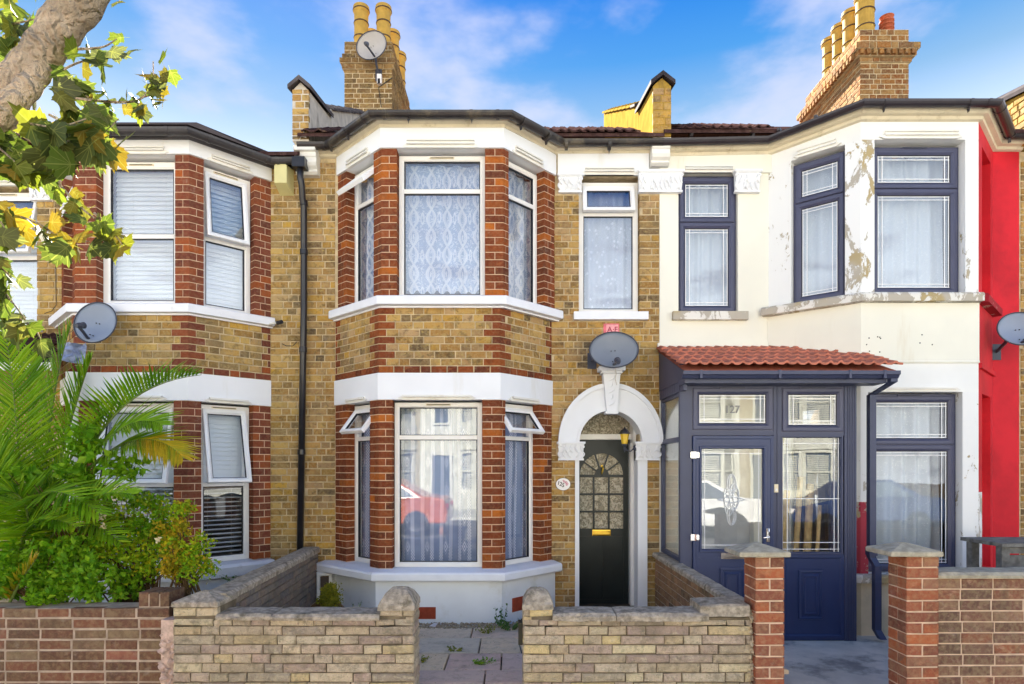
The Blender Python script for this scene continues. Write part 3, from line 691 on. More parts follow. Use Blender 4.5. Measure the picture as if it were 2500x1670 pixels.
def capital(house, fr, a0, a1, c0, c1, proud=.09, mat='frieze', seed=1):
    """foliate capital: moulded top, tapering block, scrolls and curling leaves in relief"""
    r = random.Random(seed); g = G(fr); w = a1 - a0; h = c1 - c0; m = (a0 + a1) / 2
    g.box(a0 - .01, a1 + .01, -proud - .012, .0, c1 - .022, c1); g.box(a0, a1, -proud, 0, c1 - .032, c1 - .022)
    g.add([(a0 + .012, -proud * .55, c0 + .02), (a1 - .012, -proud * .55, c0 + .02), (a1 - .012, 0, c0 + .02), (a0 + .012, 0, c0 + .02), (a0 + .006, -proud * .9, c1 - .032), (a1 - .006, -proud * .9, c1 - .032), (a1 - .006, 0, c1 - .032), (a0 + .006, 0, c1 - .032)],
          [(0, 1, 5, 4), (1, 2, 6, 5), (3, 0, 4, 7), (3, 2, 1, 0)])
    g.box(a0 + .004, a1 - .004, -proud * .7, 0, c0, c0 + .022)
    fb = lambda c: -proud * (.55 + .35 * (c - c0) / h) - .002
    for sx, ax in ((1, a0 + .03), (-1, a1 - .03)):
        p = []
        for k in range(15):
            t = k / 14 * 4.4; rr = .026 * (1 - k / 17)
            p.append((ax + sx * (rr * math.cos(t) - .014), fb(c1 - .06) - .004, c1 - .062 + rr * math.sin(t)))
        g.tube(p, [.009] * 15, 6)
    n = max(2, int(w / .05))
    for i in range(n):
        for row in (0, 1):
            x = a0 + w * (i + .5 + (.25 if row else 0)) / n; zb = c0 + .03 + row * h * .3; d = r.choice((-1, 1)); L = h * r.uniform(.3, .42)
            p = []; rr = []
            for k in range(7):
                t = k / 6; p.append((x + d * .03 * math.sin(t * 2.6), fb(zb + L * t) - .012 * math.sin(t * 3.1), zb + L * t)); rr.append(.0085 * (1 - t * .6) + .002)
            g.tube(p, rr, 5)
            p2 = [(q[0] - d * .016 * math.sin(k * .5), q[1] + .002, q[2] - .004) for k, q in enumerate(p[:5])]; g.tube(p2, [x_ * .8 for x_ in rr[:5]], 5)
    return g.done('capital', M[mat], house, smooth=False)
def tile_vf(w=.21, l=.36, rise=.018, th=.012, n=12, rolls=2):
    def vf():
        v = []
        for y in (0, l):
            for i in range(n + 1):
                t = i / n; z = rise * max(0, math.sin(2 * math.pi * rolls * t - .6)) ** .8 if math.sin(2 * math.pi * rolls * t - .6) > 0 else 0
                v.append((w * t, y, z + th + (y == 0) * .001)); v.append((w * t, y, z))
        m = 2 * (n + 1); f = []
        for i in range(n):
            a = 2 * i; f.append((a, a + 2, a + 2 + m, a + m)); f.append((a + 1, a + 1 + m, a + 3 + m, a + 3)); f.append((a + 1, a + 3, a + 2, a))
        f += [(0, m, m + 1, 1), (2 * n, 2 * n + 1, 2 * n + 1 + m, 2 * n + m)]
        return v, f
    return vf
def place_tile(parent, me, name, loc, rx, rz=0.0, sc=(1, 1, 1)):
    o = bpy.data.objects.new(name, me); COL.objects.link(o); o.parent = parent; o.location = Vector(loc) - WL[parent.name]
    o.rotation_euler = (rx, 0, rz); o.scale = sc; return o
# ------------------------------------------------------------------ ground
YW, YF = 7.18, 6.56
FW = Frame(0, YW)
zf = lambda py, o=0.0: PZ(py, YF - o)
zw = lambda py, o=0.0: PZ(py, YW - o)
struct = dict(kind='structure')
G().add([(-60, -60, -.30), (60, -60, -.30), (60, 60, -.30), (-60, 60, -.30)], [(0, 1, 2, 3)]).done('ground', M['soil'], **struct)
G().box(-40, 40, -7.2, 1.9, -.28, -.12).done('road', M['asphalt'], **struct)
G().box(-40, 40, 1.9, 2.05, -.29, -.01).done('kerb', M['capl'], **struct)
G().box(-40, 40, 2.05, 4.3, -.29, -.02).done('pavement', M['pavement'], **struct)
G().box(-40, 40, -11.4, -7.2, -.285, -.02).done('pavement', M['pavement'], **struct)
GAR = G().box(-12, -2.2, 4.3, 7.3, -.29, 0.0).done('garden_soil', M['soil'], **struct)
G().box(1.75, 12, 4.3, 7.3, -.295, -.13).done('concrete_drive', M['concrete'], **struct)
path_ = G().box(-2.2, 1.75, 4.3, 7.6, -.285, -.03).done('garden_path', M['soil'], **struct)
pv = Pieces('paving_slab', M['pave'], 60, ch=.006, jit=.004)
rows = [(4.32, .34, -.1), (4.68, .3, -.55), (5.0, .44, -.35), (5.46, .46, -.7), (5.94, .36, -.2)]
for y0, d, off in rows:
    x = -2.3 + (off % .6)
    while x < 1.7:
        w = R.choice((.44, .6, .6, .52))
        h = .035 + R.uniform(0, .006); sd = R.randrange(9)
        def vf(w=w, d=d, h=h):
            g = G(); c = .006
            g.add([(c, c, h), (w - c, c, h), (w - c, d - c, h), (c, d - c, h), (0, 0, h - c), (w, 0, h - c), (w, d, h - c), (0, d, h - c), (0, 0, 0), (w, 0, 0), (w, d, 0), (0, d, 0)],
                  [(0, 1, 2, 3), (4, 5, 1, 0), (5, 6, 2, 1), (6, 7, 3, 2), (7, 4, 0, 3), (8, 9, 5, 4), (9, 10, 6, 5), (10, 11, 7, 6), (11, 8, 4, 7)], True); return g.v, g.f
        pv.custom(('slab', round(w, 2), round(d, 2), round(h, 3)), vf, (x, y0, -.03)); x += w + .012
pv.emit(path_)
def vnoise_stones(n, area, size, name, mat, z=.0, parent=None, **k):
    g = G()
    for i in range(n):
        x, y = R.uniform(area[0], area[1]), R.uniform(area[2], area[3]); s_ = R.uniform(*size)
        pts = []; m = Matrix.Rotation(R.uniform(0, 6), 3, 'Z')
        for (a, b, c) in ((1, 0, 0), (-1, 0, 0), (0, 1, 0), (0, -1, 0), (0, 0, 1), (0, 0, -1)):
            q = m @ Vector((a * R.uniform(.7, 1.4), b * R.uniform(.6, 1.1), c * R.uniform(.5, .8))); pts.append((x + q.x * s_, y + q.y * s_, z + s_ * .3 + q.z * s_))
        g.add(pts, [(0, 2, 4), (2, 1, 4), (1, 3, 4), (3, 0, 4), (2, 0, 5), (1, 2, 5), (3, 1, 5), (0, 3, 5)], True)
    return g.done(name, mat, parent, **k)
vnoise_stones(2200, (-1.6, .9, 6.26, 6.56), (.008, .018), 'gravel', M['gravel'], -.0, kind='stuff')
vnoise_stones(260, (-1.9, .6, 4.5, 6.2), (.003, .007), 'grit', M['gravel'], .006, kind='stuff')
# ------------------------------------------------------------------ houses
HIDE_W = []
class Bay:
    def __init__(s, px, yf=YF, yw=YW):
        A, B, C, D = px; s.path = [(PX(A, yw), yw), (PX(B, yf), yf), (PX(C, yf), yf), (PX(D, yw), yw)]
        p = s.path; s.L, s.M, s.R = [Frame(p[i][0], p[i][1], p[i + 1][0] - p[i][0], p[i + 1][1] - p[i][1]) for i in range(3)]
        s.len = [math.hypot(p[i + 1][0] - p[i][0], p[i + 1][1] - p[i][1]) for i in range(3)]
def piers(house, wall, ps, bay, c0, c1, aL, aM, aR, mats=None, tag_=''):
    """aL,aM,aR = (opening start, opening end) on the left cant, front and right cant. Brick or painted piers between them."""
    p = bay.path; L0, L1, L2 = bay.len
    P2 = lambda fr, a: fr.P(a, 0, 0)[:2]
    segs = [([P2(bay.L, 0.0), P2(bay.L, aL[0])], 'e'), ([P2(bay.L, aL[1]), p[1], P2(bay.M, aM[0])], 'c'), ([P2(bay.M, aM[1]), p[2], P2(bay.R, aR[0])], 'c'), ([P2(bay.R, aR[1]), P2(bay.R, L2)], 'e')]
    for pth, k in segs:
        L = plen(pth)
        if L < .02: continue
        if ps is None:
            g = G(); g.prism(band_poly(pth, .0, .12), c0, c1, 'ab', True); g.done('pier', mats, house); continue
        g = G(); g.prism(band_poly(seg(pth, .003, L - .003), .0, .107), c0, c1, 'ab', True); g.done('pier_core', M['mortar_r'], wall)
        if k == 'c':
            l1 = plen(pth[:2]); courses(ps, pth, c0, c1, [max(.05, l1 * .55)] if l1 > .1 else [l1 + (L - l1) * .42], [l1 + (L - l1) * (.5 if l1 > .1 else .75)], tag_=tag_)
        else: courses(ps, pth, c0, c1, [L * .36], [L * .64], tag_=tag_)
def house_shell(name, x0, x1, label, group='terraced brick houses along the street'):
    return T(name, (x0, YW, 0), label, 'house', group)
def roof(house, x0, x1, ze, pitch, tiles=(), ridge=10.6):
    yr = ridge; ye = 6.93; zr = ze + pitch * (yr - ye)
    r = G().prism([(0, 0)] * 0 or [(ye, ze), (yr, zr), (yr + 4, zr - 4 * pitch), (yr + 4, zr - 4 * pitch - .1), (yr, zr - .1), (ye, ze - .05)], 0, 1, 'ac') if False else G()
    pts = [(ye, ze), (yr, zr), (yr + 4, zr - 4 * pitch), (yr + 4, zr - 4 * pitch - .12), (yr, zr - .14), (ye, ze - .04)]
    V = [(x0, y, z) for y, z in pts] + [(x1, y, z) for y, z in pts]; n = len(pts)
    r.add(V, [tuple(range(n)), tuple(range(2 * n - 1, n - 1, -1))] + [(i, n + i, n + (i + 1) % n, (i + 1) % n) for i in range(n)])
    ro = r.done('roof', M['ltile'], house)
    for (xa, xb) in tiles:
        vf = tile_vf(.2, .34, .02, .014); me = shared(('rtile',), vf, M['ltile'], 'roof_tile'); nn = int((xb - xa) / .2)
        for row in range(4):
            for i in range(nn):
                y = ye - .03 + row * .27
                place_tile(ro, me, 'roof_tile', (xa + i * .2, y, ze + pitch * (y - ye) + .008 + R.uniform(0, .006)), math.atan(pitch) + .03 + R.uniform(-.02, .02), R.uniform(-.01, .01), ((xb - xa) / nn / .2, 1, 1))
    return ro
def bay_roof(house, bay, z, out, depth=.9, rise=.26, mat='slate', inset=.3):
    e = [(p[0] + nx * out, p[1] + ny * out) for p, nx, ny in mitres(bay.path)]
    yb = e[1][1] + depth
    g = G(); a = [(x, y, z) for x, y in e]; a[0] = (e[0][0], YW - .1, z); a[3] = (e[3][0], YW - .1, z)
    t = [(e[1][0] + inset, yb, z + rise), (e[2][0] - inset, yb, z + rise)]
    bk = [(e[0][0], yb, z), (e[3][0], yb, z)]
    g.add(a + t + bk, [(1, 2, 5, 4), (0, 1, 4, 6), (2, 3, 7, 5), (0, 6, 7, 3, 2, 1), (6, 4, 5, 7)])
    return g.done('bay_roof', M[mat], house)
# ================================================================== house 125 (the middle one)
h125 = house_shell('terraced_house', PX(744, YW), 1.678, 'middle brick house with lace curtains, white bay friezes and a black arched front door')
h = h125; X0, X1 = PX(744, YW), PX(1610, YW)
wall = T('wall', (X0, YW, 0), None, None); wall.parent = h; wall.location = (0, 0, 0)
st = Pieces('brick', M['stock'], 285, 'brickwork'); rd = Pieces('red_brick', M['red'], 285, 'red_brickwork')
lo = Bay((820, 925, 1220, 1346)); up = Bay((826, 932, 1228, 1354))
xa, xd = lo.path[0][0] - .01, up.path[3][0]
wh = (FW.a(1413), FW.a(1561), zw(763), zw(430))            # small window opening
CD, ZS = 1.112, zw(1080)
dh = (.76, 1.45, -.1, ZS + .42)                            # door opening
def arch_hole(c, hh, k):
    m = c + hh / 2 - ZS
    if m < 0: return [(.72, 1.52)] if c < zw(1120) else [(.50, 1.70)]
    if m > .655: return []
    w = .577 * math.sqrt(max(0, 1 - (m / .655) ** 2)); return [(CD - w + .004, CD + w - .004)]
def gap(g_): return lambda c, hh, k: [g_]
g = G(FW)
panels(g, X0, xa + .05, -.2, 5.2, [], 0, .22)
panels(g, xd - .04, X1, -.2, 5.2, [(wh[0] - .004, wh[1] + .004, wh[2] - .004, wh[3] + .004), (dh[0], dh[1], dh[2], dh[3])], 0, .22)
g.done('mortar_bed', M['mortar'], wall)
field(st, FW, X0 + .004, xa, -.1, zw(398), course=.076)
field(st, FW, lo.path[3][0] + .004, X1 - .006, -.1, zw(478), [(wh[0], wh[1], wh[2] - .09, wh[3] + .1), (dh[0], dh[1], dh[2], ZS - .1), arch_hole], course=.076)
# lower bay
zs_b, zs_t, zh, zft = .441, .545, zf(976), zf(911)
zsb2, zst2, zh2, zft2 = zf(750), zf(726), zf(363), zf(313)
G().sweep(lo.path, [(.055, -.2), (.055, zs_b), (-.2, zs_b), (-.2, -.2)]).done('plinth', M['plinth'], h)
sill_path = [(lo.path[0][0] - .12, YW)] + lo.path[1:3] + [(lo.path[3][0] + .02, YW)]
G().sweep(sill_path, [(-.16, zs_b), (.12, zs_b), (.135, zs_b + .015), (.135, zs_t - .03), (.12, zs_t - .012), (-.0, zs_t + .012), (-.16, zs_t + .012)]).done('sill', M['sillw'], h)
lL = (lo.L.a(846), lo.L.a(904)); lM = (lo.M.a(958), lo.M.a(1177)); lR = (lo.R.a(1233), lo.R.a(1318))
piers(h, wall, rd, lo, zs_t + .012, zh, lL, lM, lR, tag_='l125')
G().sweep(lo.path, [(.022, zh), (.022, zft), (-.16, zft), (-.16, zh)]).done('frieze', M['frieze'], h)
# brick band
G().sweep(lo.path, [(0, zft), (0, zsb2 + .01), (-.16, zsb2 + .01), (-.16, zft)]).done('mortar_bed', M['mortar'], wall)
def quoin(Lc, side):
    def f(c, hh, k):
        return [(-1, [.085, .165][k % 2])] if side == 0 else [(Lc - [.16, .075][k % 2], Lc + 1)]
    return f
nb = round((zsb2 - zft) / .0765); cb = (zsb2 - zft) / nb
corner_pieces = []
for i, fr in enumerate((lo.L, lo.M, lo.R)):
    Lc = lo.len[i]
    field(st, fr, .0, Lc, zft + cb, zsb2, [(lambda c, hh, k, Lc=Lc, i=i: ([(-1, .085 if k % 2 else .175)] if i > 0 else [(-1, .04 if k % 2 else .11)]) + ([(Lc - (.175 if k % 2 else .085), Lc + 1)] if i < 2 else [(Lc - (.11 if k % 2 else .04), Lc + 1)]))], course=cb, z0=zft, proud=.005, joint=.0105)
def quoins(path, ls, c0, n, cb):
    for ci in (1, 2):
        for k in range(1, n):
            s0 = sum(ls[:ci]); w1, w2 = (.165, .075) if k % 2 else (.075, .165)
            sg = seg(path, s0 - w1, s0 + w2); poly = band_poly(sg, .006, .09); ox, oy = sg[0]
            rd.custom(('q', round(ox, 3), k % 2, round(cb, 4)), lambda poly=poly, ox=ox, oy=oy: (lambda q: (q.v, q.f))(G().prism([(x - ox, y - oy) for x, y in poly], 0, cb - .0105, 'ab', True)), (ox, oy, c0 + k * cb + .005))
    for e, fr, a0_ in ((0, Frame(*path[0], path[1][0] - path[0][0], path[1][1] - path[0][1]), 0), (1, Frame(*path[2], path[3][0] - path[2][0], path[3][1] - path[2][1]), ls[2])):
        for k in range(1, n):
            w = .1 if k % 2 == 0 else .03
            if e: w = .1 if k % 2 else .03
            rd.block(fr, a0_ if not e else a0_ - w, w, c0 + k * cb + .005, cb - .0105, .006, .08)
quoins(lo.path, lo.len, zft, nb, cb)
for i, fr in enumerate((lo.L, lo.M, lo.R)): field(rd, fr, 0, lo.len[i], zft, zft + cb, course=cb, z0=zft, proud=.012, S=.17)
# upper bay
sp2 = [(up.path[0][0] - .03, YW)] + up.path[1:3] + [(up.path[3][0] + .03, YW)]
G().sweep(sp2, [(-.14, zsb2), (.03, zsb2 - .012), (.03, zsb2 + .004), (.085, zsb2 + .01), (.09, zsb2 + .016), (.09, zst2 - .01), (.08, zst2), (-.14, zst2 + .008)]).done('sill', M['sillw'], h)
uL = (up.L.a(846), up.L.a(913)); uM = (up.M.a(969), up.M.a(1184)); uR = (up.R.a(1241), up.R.a(1328))
piers(h, wall, rd, up, zst2 + .006, zh2, uL, uM, uR, tag_='u125')
G().sweep(up.path, [(.025, zh2), (.025, zft2 + .02), (-.16, zft2 + .02), (-.16, zh2)]).done('frieze', M['frieze'], h)
gp = [(X0 - .02, YW)] + up.path + [(X1 + .0, YW)]
zo = [0.0, 0.0, 0.0, 0.0, .035, .04]
CP = [(0.0, zft2 - .015), (.035, zft2 - .005), (.04, zft2 + .02), (.085, zft2 + .03), (.10, zft2 + .06), (.115, zft2 + .10), (-.16, zft2 + .10), (-.16, zft2 - .01)]
G().sweep(gp, CP, True, zo).done('cornice', M['cornice'], h)
cl = [along(gp, 1, .15) + (1,), along(gp, 1, .55) + (1,), along(gp, 1, .93) + (0,), along(gp, 2, .05) + (0,), along(gp, 2, .24) + (1,), along(gp, 2, .75) + (1,), along(gp, 2, .96) + (0,), along(gp, 3, .12) + (1,), along(gp, 3, .6) + (1,), along(gp, 4, .1) + (0,), along(gp, 4, .5) + (1,), along(gp, 0, .7) + (0,)]
gut125 = gutter(h, gp, 5.148, .057, .165, 'gut', cl, zo)
vnoise = None
# flat frieze, capitals, corbels
fx = [X0 + .0, xa]
G(FW).box(xd + .035, 1.555, -.03, .0, zw(430), zw(372)).done('frieze', M['frieze'], h)
capital(h, FW, FW.a(1362), FW.a(1421), zw(474), zw(430), .07, seed=3)
capital(h, FW, FW.a(1556), FW.a(1664), zw(474), zw(422), .085, seed=5)
def corbel(house, xc, zt, zb, w=.2, mat='trim'):
    g = G(); hh = zt - zb; pr = [(0, zt), (-.2, zt), (-.2, zt - hh * .18), (-.165, zt - hh * .2), (-.165, zt - hh * .36), (-.15, zt - hh * .40), (-.15, zt - hh * .58), (-.165, zt - hh * .6), (-.15, zt - hh * .72), (-.11, zt - hh * .82), (-.11, zt - hh * .9), (-.125, zt - hh * .92), (-.09, zb), (0, zb)]
    V = [(xc - w / 2, YW + y, z) for y, z in pr] + [(xc + w / 2, YW + y, z) for y, z in pr]; n = len(pr)
    g.add(V, [tuple(range(n)), tuple(range(2 * n - 1, n - 1, -1))] + [(i, n + i, n + (i + 1) % n, (i + 1) % n) for i in range(n)]); flipfix(g.done('corbel', M[mat], house))
corbel(h, FW.a(1614, -.15), zw(358), zw(414)); corbel(h, FW.a(748, -.12), zw(376), zw(436), .24)
# windows 125
ML = dict(fw=.055)
def uframe(fr, ao, c0, c1, b, l=.0): return (ao[0] + .004, ao[1] - .004, c0 + .004, c1 - .035, b)
w1 = window(h, up.M, uM[0] + .006, uM[1] - .006, zst2 + .008, zh2 - .03, .10, [('fix', PZ(467, 6.66), zh2 - .03, 0), ('fix', zst2 + .008, PZ(467, 6.66), 0)], glass='glass_hi')
w2 = window(h, up.L, uL[0] + .006, uL[1] + .04, zst2 + .008, zh2 - .03, .10, [('open', PZ(467, 6.66), zh2 - .03, 46), ('fix', zst2 + .008, PZ(467, 6.66), 0)], vent=False)
w3 = window(h, up.R, uR[0] - .04, uR[1] - .006, zst2 + .008, zh2 - .03, .10, [('fix', PZ(467, 6.66), zh2 - .03, 0), ('fix', zst2 + .008, PZ(467, 6.66), 0)], vent=False, glass='glass_hi')
zt_ = PZ(1068, 6.66)
window(h, lo.M, lM[0] + .006, lM[1] - .006, zs_t + .014, zh - .02, .10, [('fix', zt_, zh - .02, 0), ('fix', zs_t + .014, zt_, 0)], glass='glass_lo')
window(h, lo.L, lL[0] + .006, lL[1] + .05, zs_t + .014, zh - .02, .10, [('open', zt_, zh - .02, 38), ('fix', zs_t + .014, zt_, 0)], vent=False)
window(h, lo.R, lR[0] - .05, lR[1] - .006, zs_t + .014, zh - .02, .10, [('open', zt_, zh - .02, 38), ('fix', zs_t + .014, zt_, 0)], vent=False)
window(h, FW, wh[0] + .004, wh[1] - .004, wh[2], wh[3] - .045, .07, [('open', zw(517), wh[3] - .045, 14), ('fix', wh[2], zw(517), 0)], vent=False, glass='glass_hi', fw=.06)
G(FW).box(FW.a(1400), FW.a(1580), -.075, .07, zw(783), zw(764)).done('sill', M['sillw'], h)
for fr, ao, zz in ((up.L, uL, zh2), (up.M, uM, zh2), (up.R, uR, zh2), (lo.L, lL, zh), (lo.M, lM, zh), (lo.R, lR, zh)):
    lintel_mould(h, fr, ao[0] + .02, ao[1] - .02, zz - .004, 'trim', .08 if zz > 3 else .05, .06)
lintel_mould(h, FW, wh[0], wh[1], wh[3] - .0, 'trim', .075, .065)
# curtains
LG = 'white net curtains in the middle house'
curtain(up.M, uM[0] + .05, uM[1] - .05, zst2 + .09, zh2 - .06, .26, M['lace1'], 'ogee patterned lace curtain with a scalloped hem in the wide upper bay window', group=LG, hem=.05, wave=.24, amp=.02)
curtain(up.L, uL[0] - .25, uL[1] + .07, zst2 + .03, zh2 - .06, .22, M['lace1'], 'strip of patterned lace behind the open top light at the upper bay', group=LG, wave=.13)
curtain(up.R, uR[0] - .14, uR[1] + .25, zst2 + .03, zh2 - .06, .22, M['lace1'], 'lace curtain hanging askew in the right side light of the upper bay', group=LG, wave=.16)
curtain(lo.M, lM[0] + .02, lM[1] - .02, zs_t + .05, zh - .05, .24, M['lace2'], 'striped diamond lace curtain in the wide ground floor bay window of the middle house', group=LG, wave=.2, amp=.02)
curtain(lo.L, lL[0] - .25, lL[1] + .07, zs_t + .03, zh - .05, .22, M['lace2'], 'narrow striped lace at the left side light of the ground floor bay', group=LG, wave=.12)
curtain(lo.R, lR[0] - .12, lR[1] + .25, zs_t + .03, zh - .05, .22, M['lace2'], 'striped lace at the right side light of the ground floor bay', group=LG, wave=.14)
curtain(FW, wh[0] + .05, wh[1] - .04, wh[2] + .03, wh[3] - .08, .24, M['lace3'], 'flower sprigged voile in the single upper window above the arch', group=LG, wave=.12, amp=.02)
room(h, X0 + .06, X1 - .06, YW + .45, 10.2, -.1, 5.0, 2.75)
G(FW).box(X0 + .06, X1 - .06, .22, .45, 2.7, 2.8).box(X0 + .02, X0 + .06, .2, 3, -.1, 5.1).box(X1 - .06, X1 - .02, .2, 3, -.1, 5.1).done('floor_edge', M['dark'], h)
G().sweep(lo.path, [(-.02, 2.70), (-.02, 2.8), (-1.1, 2.8), (-1.1, 2.7)]).done('bay_floor', M['dark'], h)
# roof
ro125 = roof(h, X0, X1, 5.285, .548, [(PX(1290, 6.93), 1.55), (X0 + .05, PX(800, 6.93))])
bay_roof(h, up, 5.22, .13)
def parapet(house, x0, x1, sh, mat_side, mat_cap, front=True, stub_brick=None):
    """party wall upstand: tall front stub with a peaked coping, then a lower run following the slope"""
    g = G()
    xm_ = (x0 + x1) / 2; V = []
    for y, zz in ((YW - .2, 5.78 + sh), (7.79, 5.93 + sh)): V += [(x0, y, 5.22 + sh), (x1, y, 5.22 + sh), (x1, y, zz), (xm_, y, zz + .09), (x0, y, zz)]
    g.add(V, [(0, 1, 2, 3, 4), (9, 8, 7, 6, 5), (1, 6, 7, 2), (0, 4, 9, 5), (2, 7, 8, 3), (4, 3, 8, 9), (0, 5, 6, 1)])
    q = lambda z0, z1: None
    V = []
    for x in (x0, x1): V += [(x, 7.8, 5.4 + sh), (x, 10.7, 6.9 + sh), (x, 10.7, 7.58 + sh), (x, 7.8, 6.04 + sh)]
    g.add(V, [(0, 1, 2, 3), (7, 6, 5, 4), (0, 3, 7, 4), (3, 2, 6, 7), (1, 5, 6, 2)])
    pp = g.done('parapet', M[mat_side], house)
    xm = (x0 + x1) / 2; e = .035; c = G()
    V = []
    for y, z in ((YW - .26, 5.77 + sh), (7.84, 5.95 + sh)):
        V += [(x0 - e, y, z), (xm, y, z + .10), (x1 + e, y, z), (x1 + e, y, z + .045), (xm, y, z + .15), (x0 - e, y, z + .045)]
    c.add(V, [(0, 1, 4, 5), (1, 2, 3, 4), (6, 11, 10, 7), (7, 10, 9, 8), (5, 4, 10, 11), (4, 3, 9, 10), (0, 6, 7, 1), (1, 7, 8, 2), (0, 5, 11, 6), (3, 2, 8, 9)])
    c.done('coping', M[mat_cap], pp)
    n = 9
    for i in range(n):
        y0, y1 = 7.86 + i * 2.84 / n, 7.86 + (i + .93) * 2.84 / n; z0, z1 = 6.03 + sh + (y0 - 7.8) * .531, 6.03 + sh + (y1 - 7.8) * .531; k = G(); V = []
        for y, z in ((y0, z0), (y1, z1 - .01)): V += [(x0 - e, y, z), (xm, y, z + .05), (x1 + e, y, z), (x1 + e, y, z + .03), (xm, y, z + .085), (x0 - e, y, z + .03)]
        k.add(V, [(0, 1, 4, 5), (1, 2, 3, 4), (6, 11, 10, 7), (7, 10, 9, 8), (5, 4, 10, 11), (4, 3, 9, 10), (0, 6, 7, 1), (1, 7, 8, 2), (0, 5, 11, 6), (3, 2, 8, 9)])
        k.done('coping_slab', M['lead' if mat_cap != 'slate' else 'render_y'] if i else M[mat_cap], pp)
    return pp
pp = parapet(h, -2.43, -2.25, .0, 'render_w', 'lead'); f_ = Frame(0, YW - .2)
field(st, f_, -2.43, -2.25, 5.24, 5.79, course=.0765, proud=.006, d=.05, S=.18, joint=.012)
pp = parapet(h, 1.56, 1.76, .05, 'render_y', 'slate')
field(st, f_, 1.56, 1.76, 5.28, 5.85, course=.083, proud=.006, d=.05, S=.2, joint=.012)
# chimney 1
def chimney(house, x0, x1, y0, y1, zb, zt, mat, side, corb, name='chimney_stack', flare=.05):
    cps = Pieces('brick', M[mat], 230, 'brickwork')
    g = G().box(x0, x1, y0, y1, zb, zt).done(name, M['mortar'], house)
    fr = Frame(x0, y0); fs = Frame(x1, y0, 0, 1) if side > 0 else Frame(x0, y1, 0, -1)
    n = len(corb)
    field(cps, fr, 0, x1 - x0, zb, corb[0][0], course=.0765, proud=.006, d=.05)
    field(cps, fs, 0, y1 - y0, zb, corb[0][0], course=.0765, proud=.006, d=.05)
    for (c0, c1, o) in corb:
        G().box(x0 - o + .006, x1 + o - .006, y0 - o + .006, y1 + o, c0, c1).done('corbel_course', M['mortar'], g)
        f1 = Frame(x0 - o, y0 - o); f2 = Frame(x1 + o, y0 - o, 0, 1) if side > 0 else Frame(x0 - o, y1 + o, 0, -1)
        field(cps, f1, 0, x1 - x0 + 2 * o, c0, c1, course=(c1 - c0) / max(1, round((c1 - c0) / .0765)), z0=c0, proud=.006, d=.05)
        field(cps, f2, 0, y1 - y0 + 2 * o, c0, c1, course=(c1 - c0) / max(1, round((c1 - c0) / .0765)), z0=c0, proud=.006, d=.05)
    cps.emit(g); return g
def pot(stack, x, y, z, hh=.72, r=.115, mat='pot', lou=False, sunk=0):
    pr = [(r * 1.05, 0), (r * 1.04, hh * .04), (r * .98, hh * .06), (r * .93, hh * .3), (r * .99, hh * .31), (r * .99, hh * .335), (r * .93, hh * .345), (r * .92, hh * .62), (r * .98, hh * .63), (r * .98, hh * .655), (r * .92, hh * .665), (r * .94, hh * .86), (r * 1.08, hh * .89), (r * 1.1, hh * .93), (r * 1.1, hh * .96), (r * 1.06, hh * .97), (r * 1.06, hh), (r * .8, hh), (r * .8, hh * .7)]
    if lou:
        pr = [(r, 0)]
        for k in range(7): pr += [(r * .96, .05 + k * .06), (r * 1.06, .055 + k * .06), (r * 1.06, .075 + k * .06), (r * .8, .08 + k * .06), (r * .8, .095 + k * .06)]
        pr += [(r * 1.05, .5), (r * .7, .5)]
    o = G().lathe((x, y, z), pr, 22).done('chimney_pot', M[mat], stack, smooth=False)
    if not lou:
        q = G()
        for t in (.32, .64, .915): q.lathe((x, y, z + hh * t), [(r * (.98 if t < .9 else 1.09), -.012), (r * (1.02 if t < .9 else 1.14), 0), (r * (.98 if t < .9 else 1.09), .012)], 22)
        q.done('pot_band', M['potband'], stack)
    return o
c1_ = chimney(h, -2.568, -1.84, 9.67, 11.3, 6.2, 8.02, 'stock_chim', 1, [(7.70, 7.78, .03), (7.78, 7.86, .06), (7.86, 7.94, .03), (7.94, 8.14, .0)])
for px, yy in ((-2.37, 9.92), (-2.02, 9.92), (-2.34, 10.5), (-1.99, 10.5), (-2.3, 11.05), (-1.98, 11.05)): pot(c1_, px + .0, yy, 8.12, .72, .117)
wall_emit125 = (st, rd, wall)
# arch, jambs, door
def arch_ring(g, cx, zs, rx0, rz0, rx1, rz1, b0, b1, n=28):
    V = []
    for k in range(n + 1):
        t = math.pi * k / n; c, s_ = math.cos(t), math.sin(t)
        for b in (b0, b1): V += [(cx + rx0 * c, b, zs + rz0 * s_), (cx + rx1 * c, b, zs + rz1 * s_)]
    fs = []
    for k in range(n):
        i, j = 4 * k, 4 * k + 4; fs += [(i, j, j + 1, i + 1), (i + 1, j + 1, j + 3, i + 3), (i + 2, i + 3, j + 3, j + 2), (i, i + 2, j + 2, j)]
    fs += [(0, 1, 3, 2), (4 * n, 4 * n + 2, 4 * n + 3, 4 * n + 1)]
    g.add(V, fs)
g = G(FW); arch_ring(g, CD, ZS, .352, .352, .577, .645, -.075, .21); arch_ring(g, CD, ZS, .545, .612, .59, .665, -.10, -.0); arch_ring(g, CD, ZS, .352, .352, .385, .39, -.09, -.07)
flipfix(g.done('door_arch', M['frieze'], h))
g = G(FW); zk0, zk1 = zw(1004, .15), zw(912, .15)
g.add([(CD - .055, -.16, zk0), (CD + .055, -.16, zk0), (CD + .095, -.16, zk1), (CD - .095, -.16, zk1), (CD - .055, 0, zk0), (CD + .055, 0, zk0), (CD + .095, 0, zk1), (CD - .095, 0, zk1)], [(0, 1, 2, 3), (1, 5, 6, 2), (4, 0, 3, 7), (0, 4, 5, 1), (3, 2, 6, 7)])
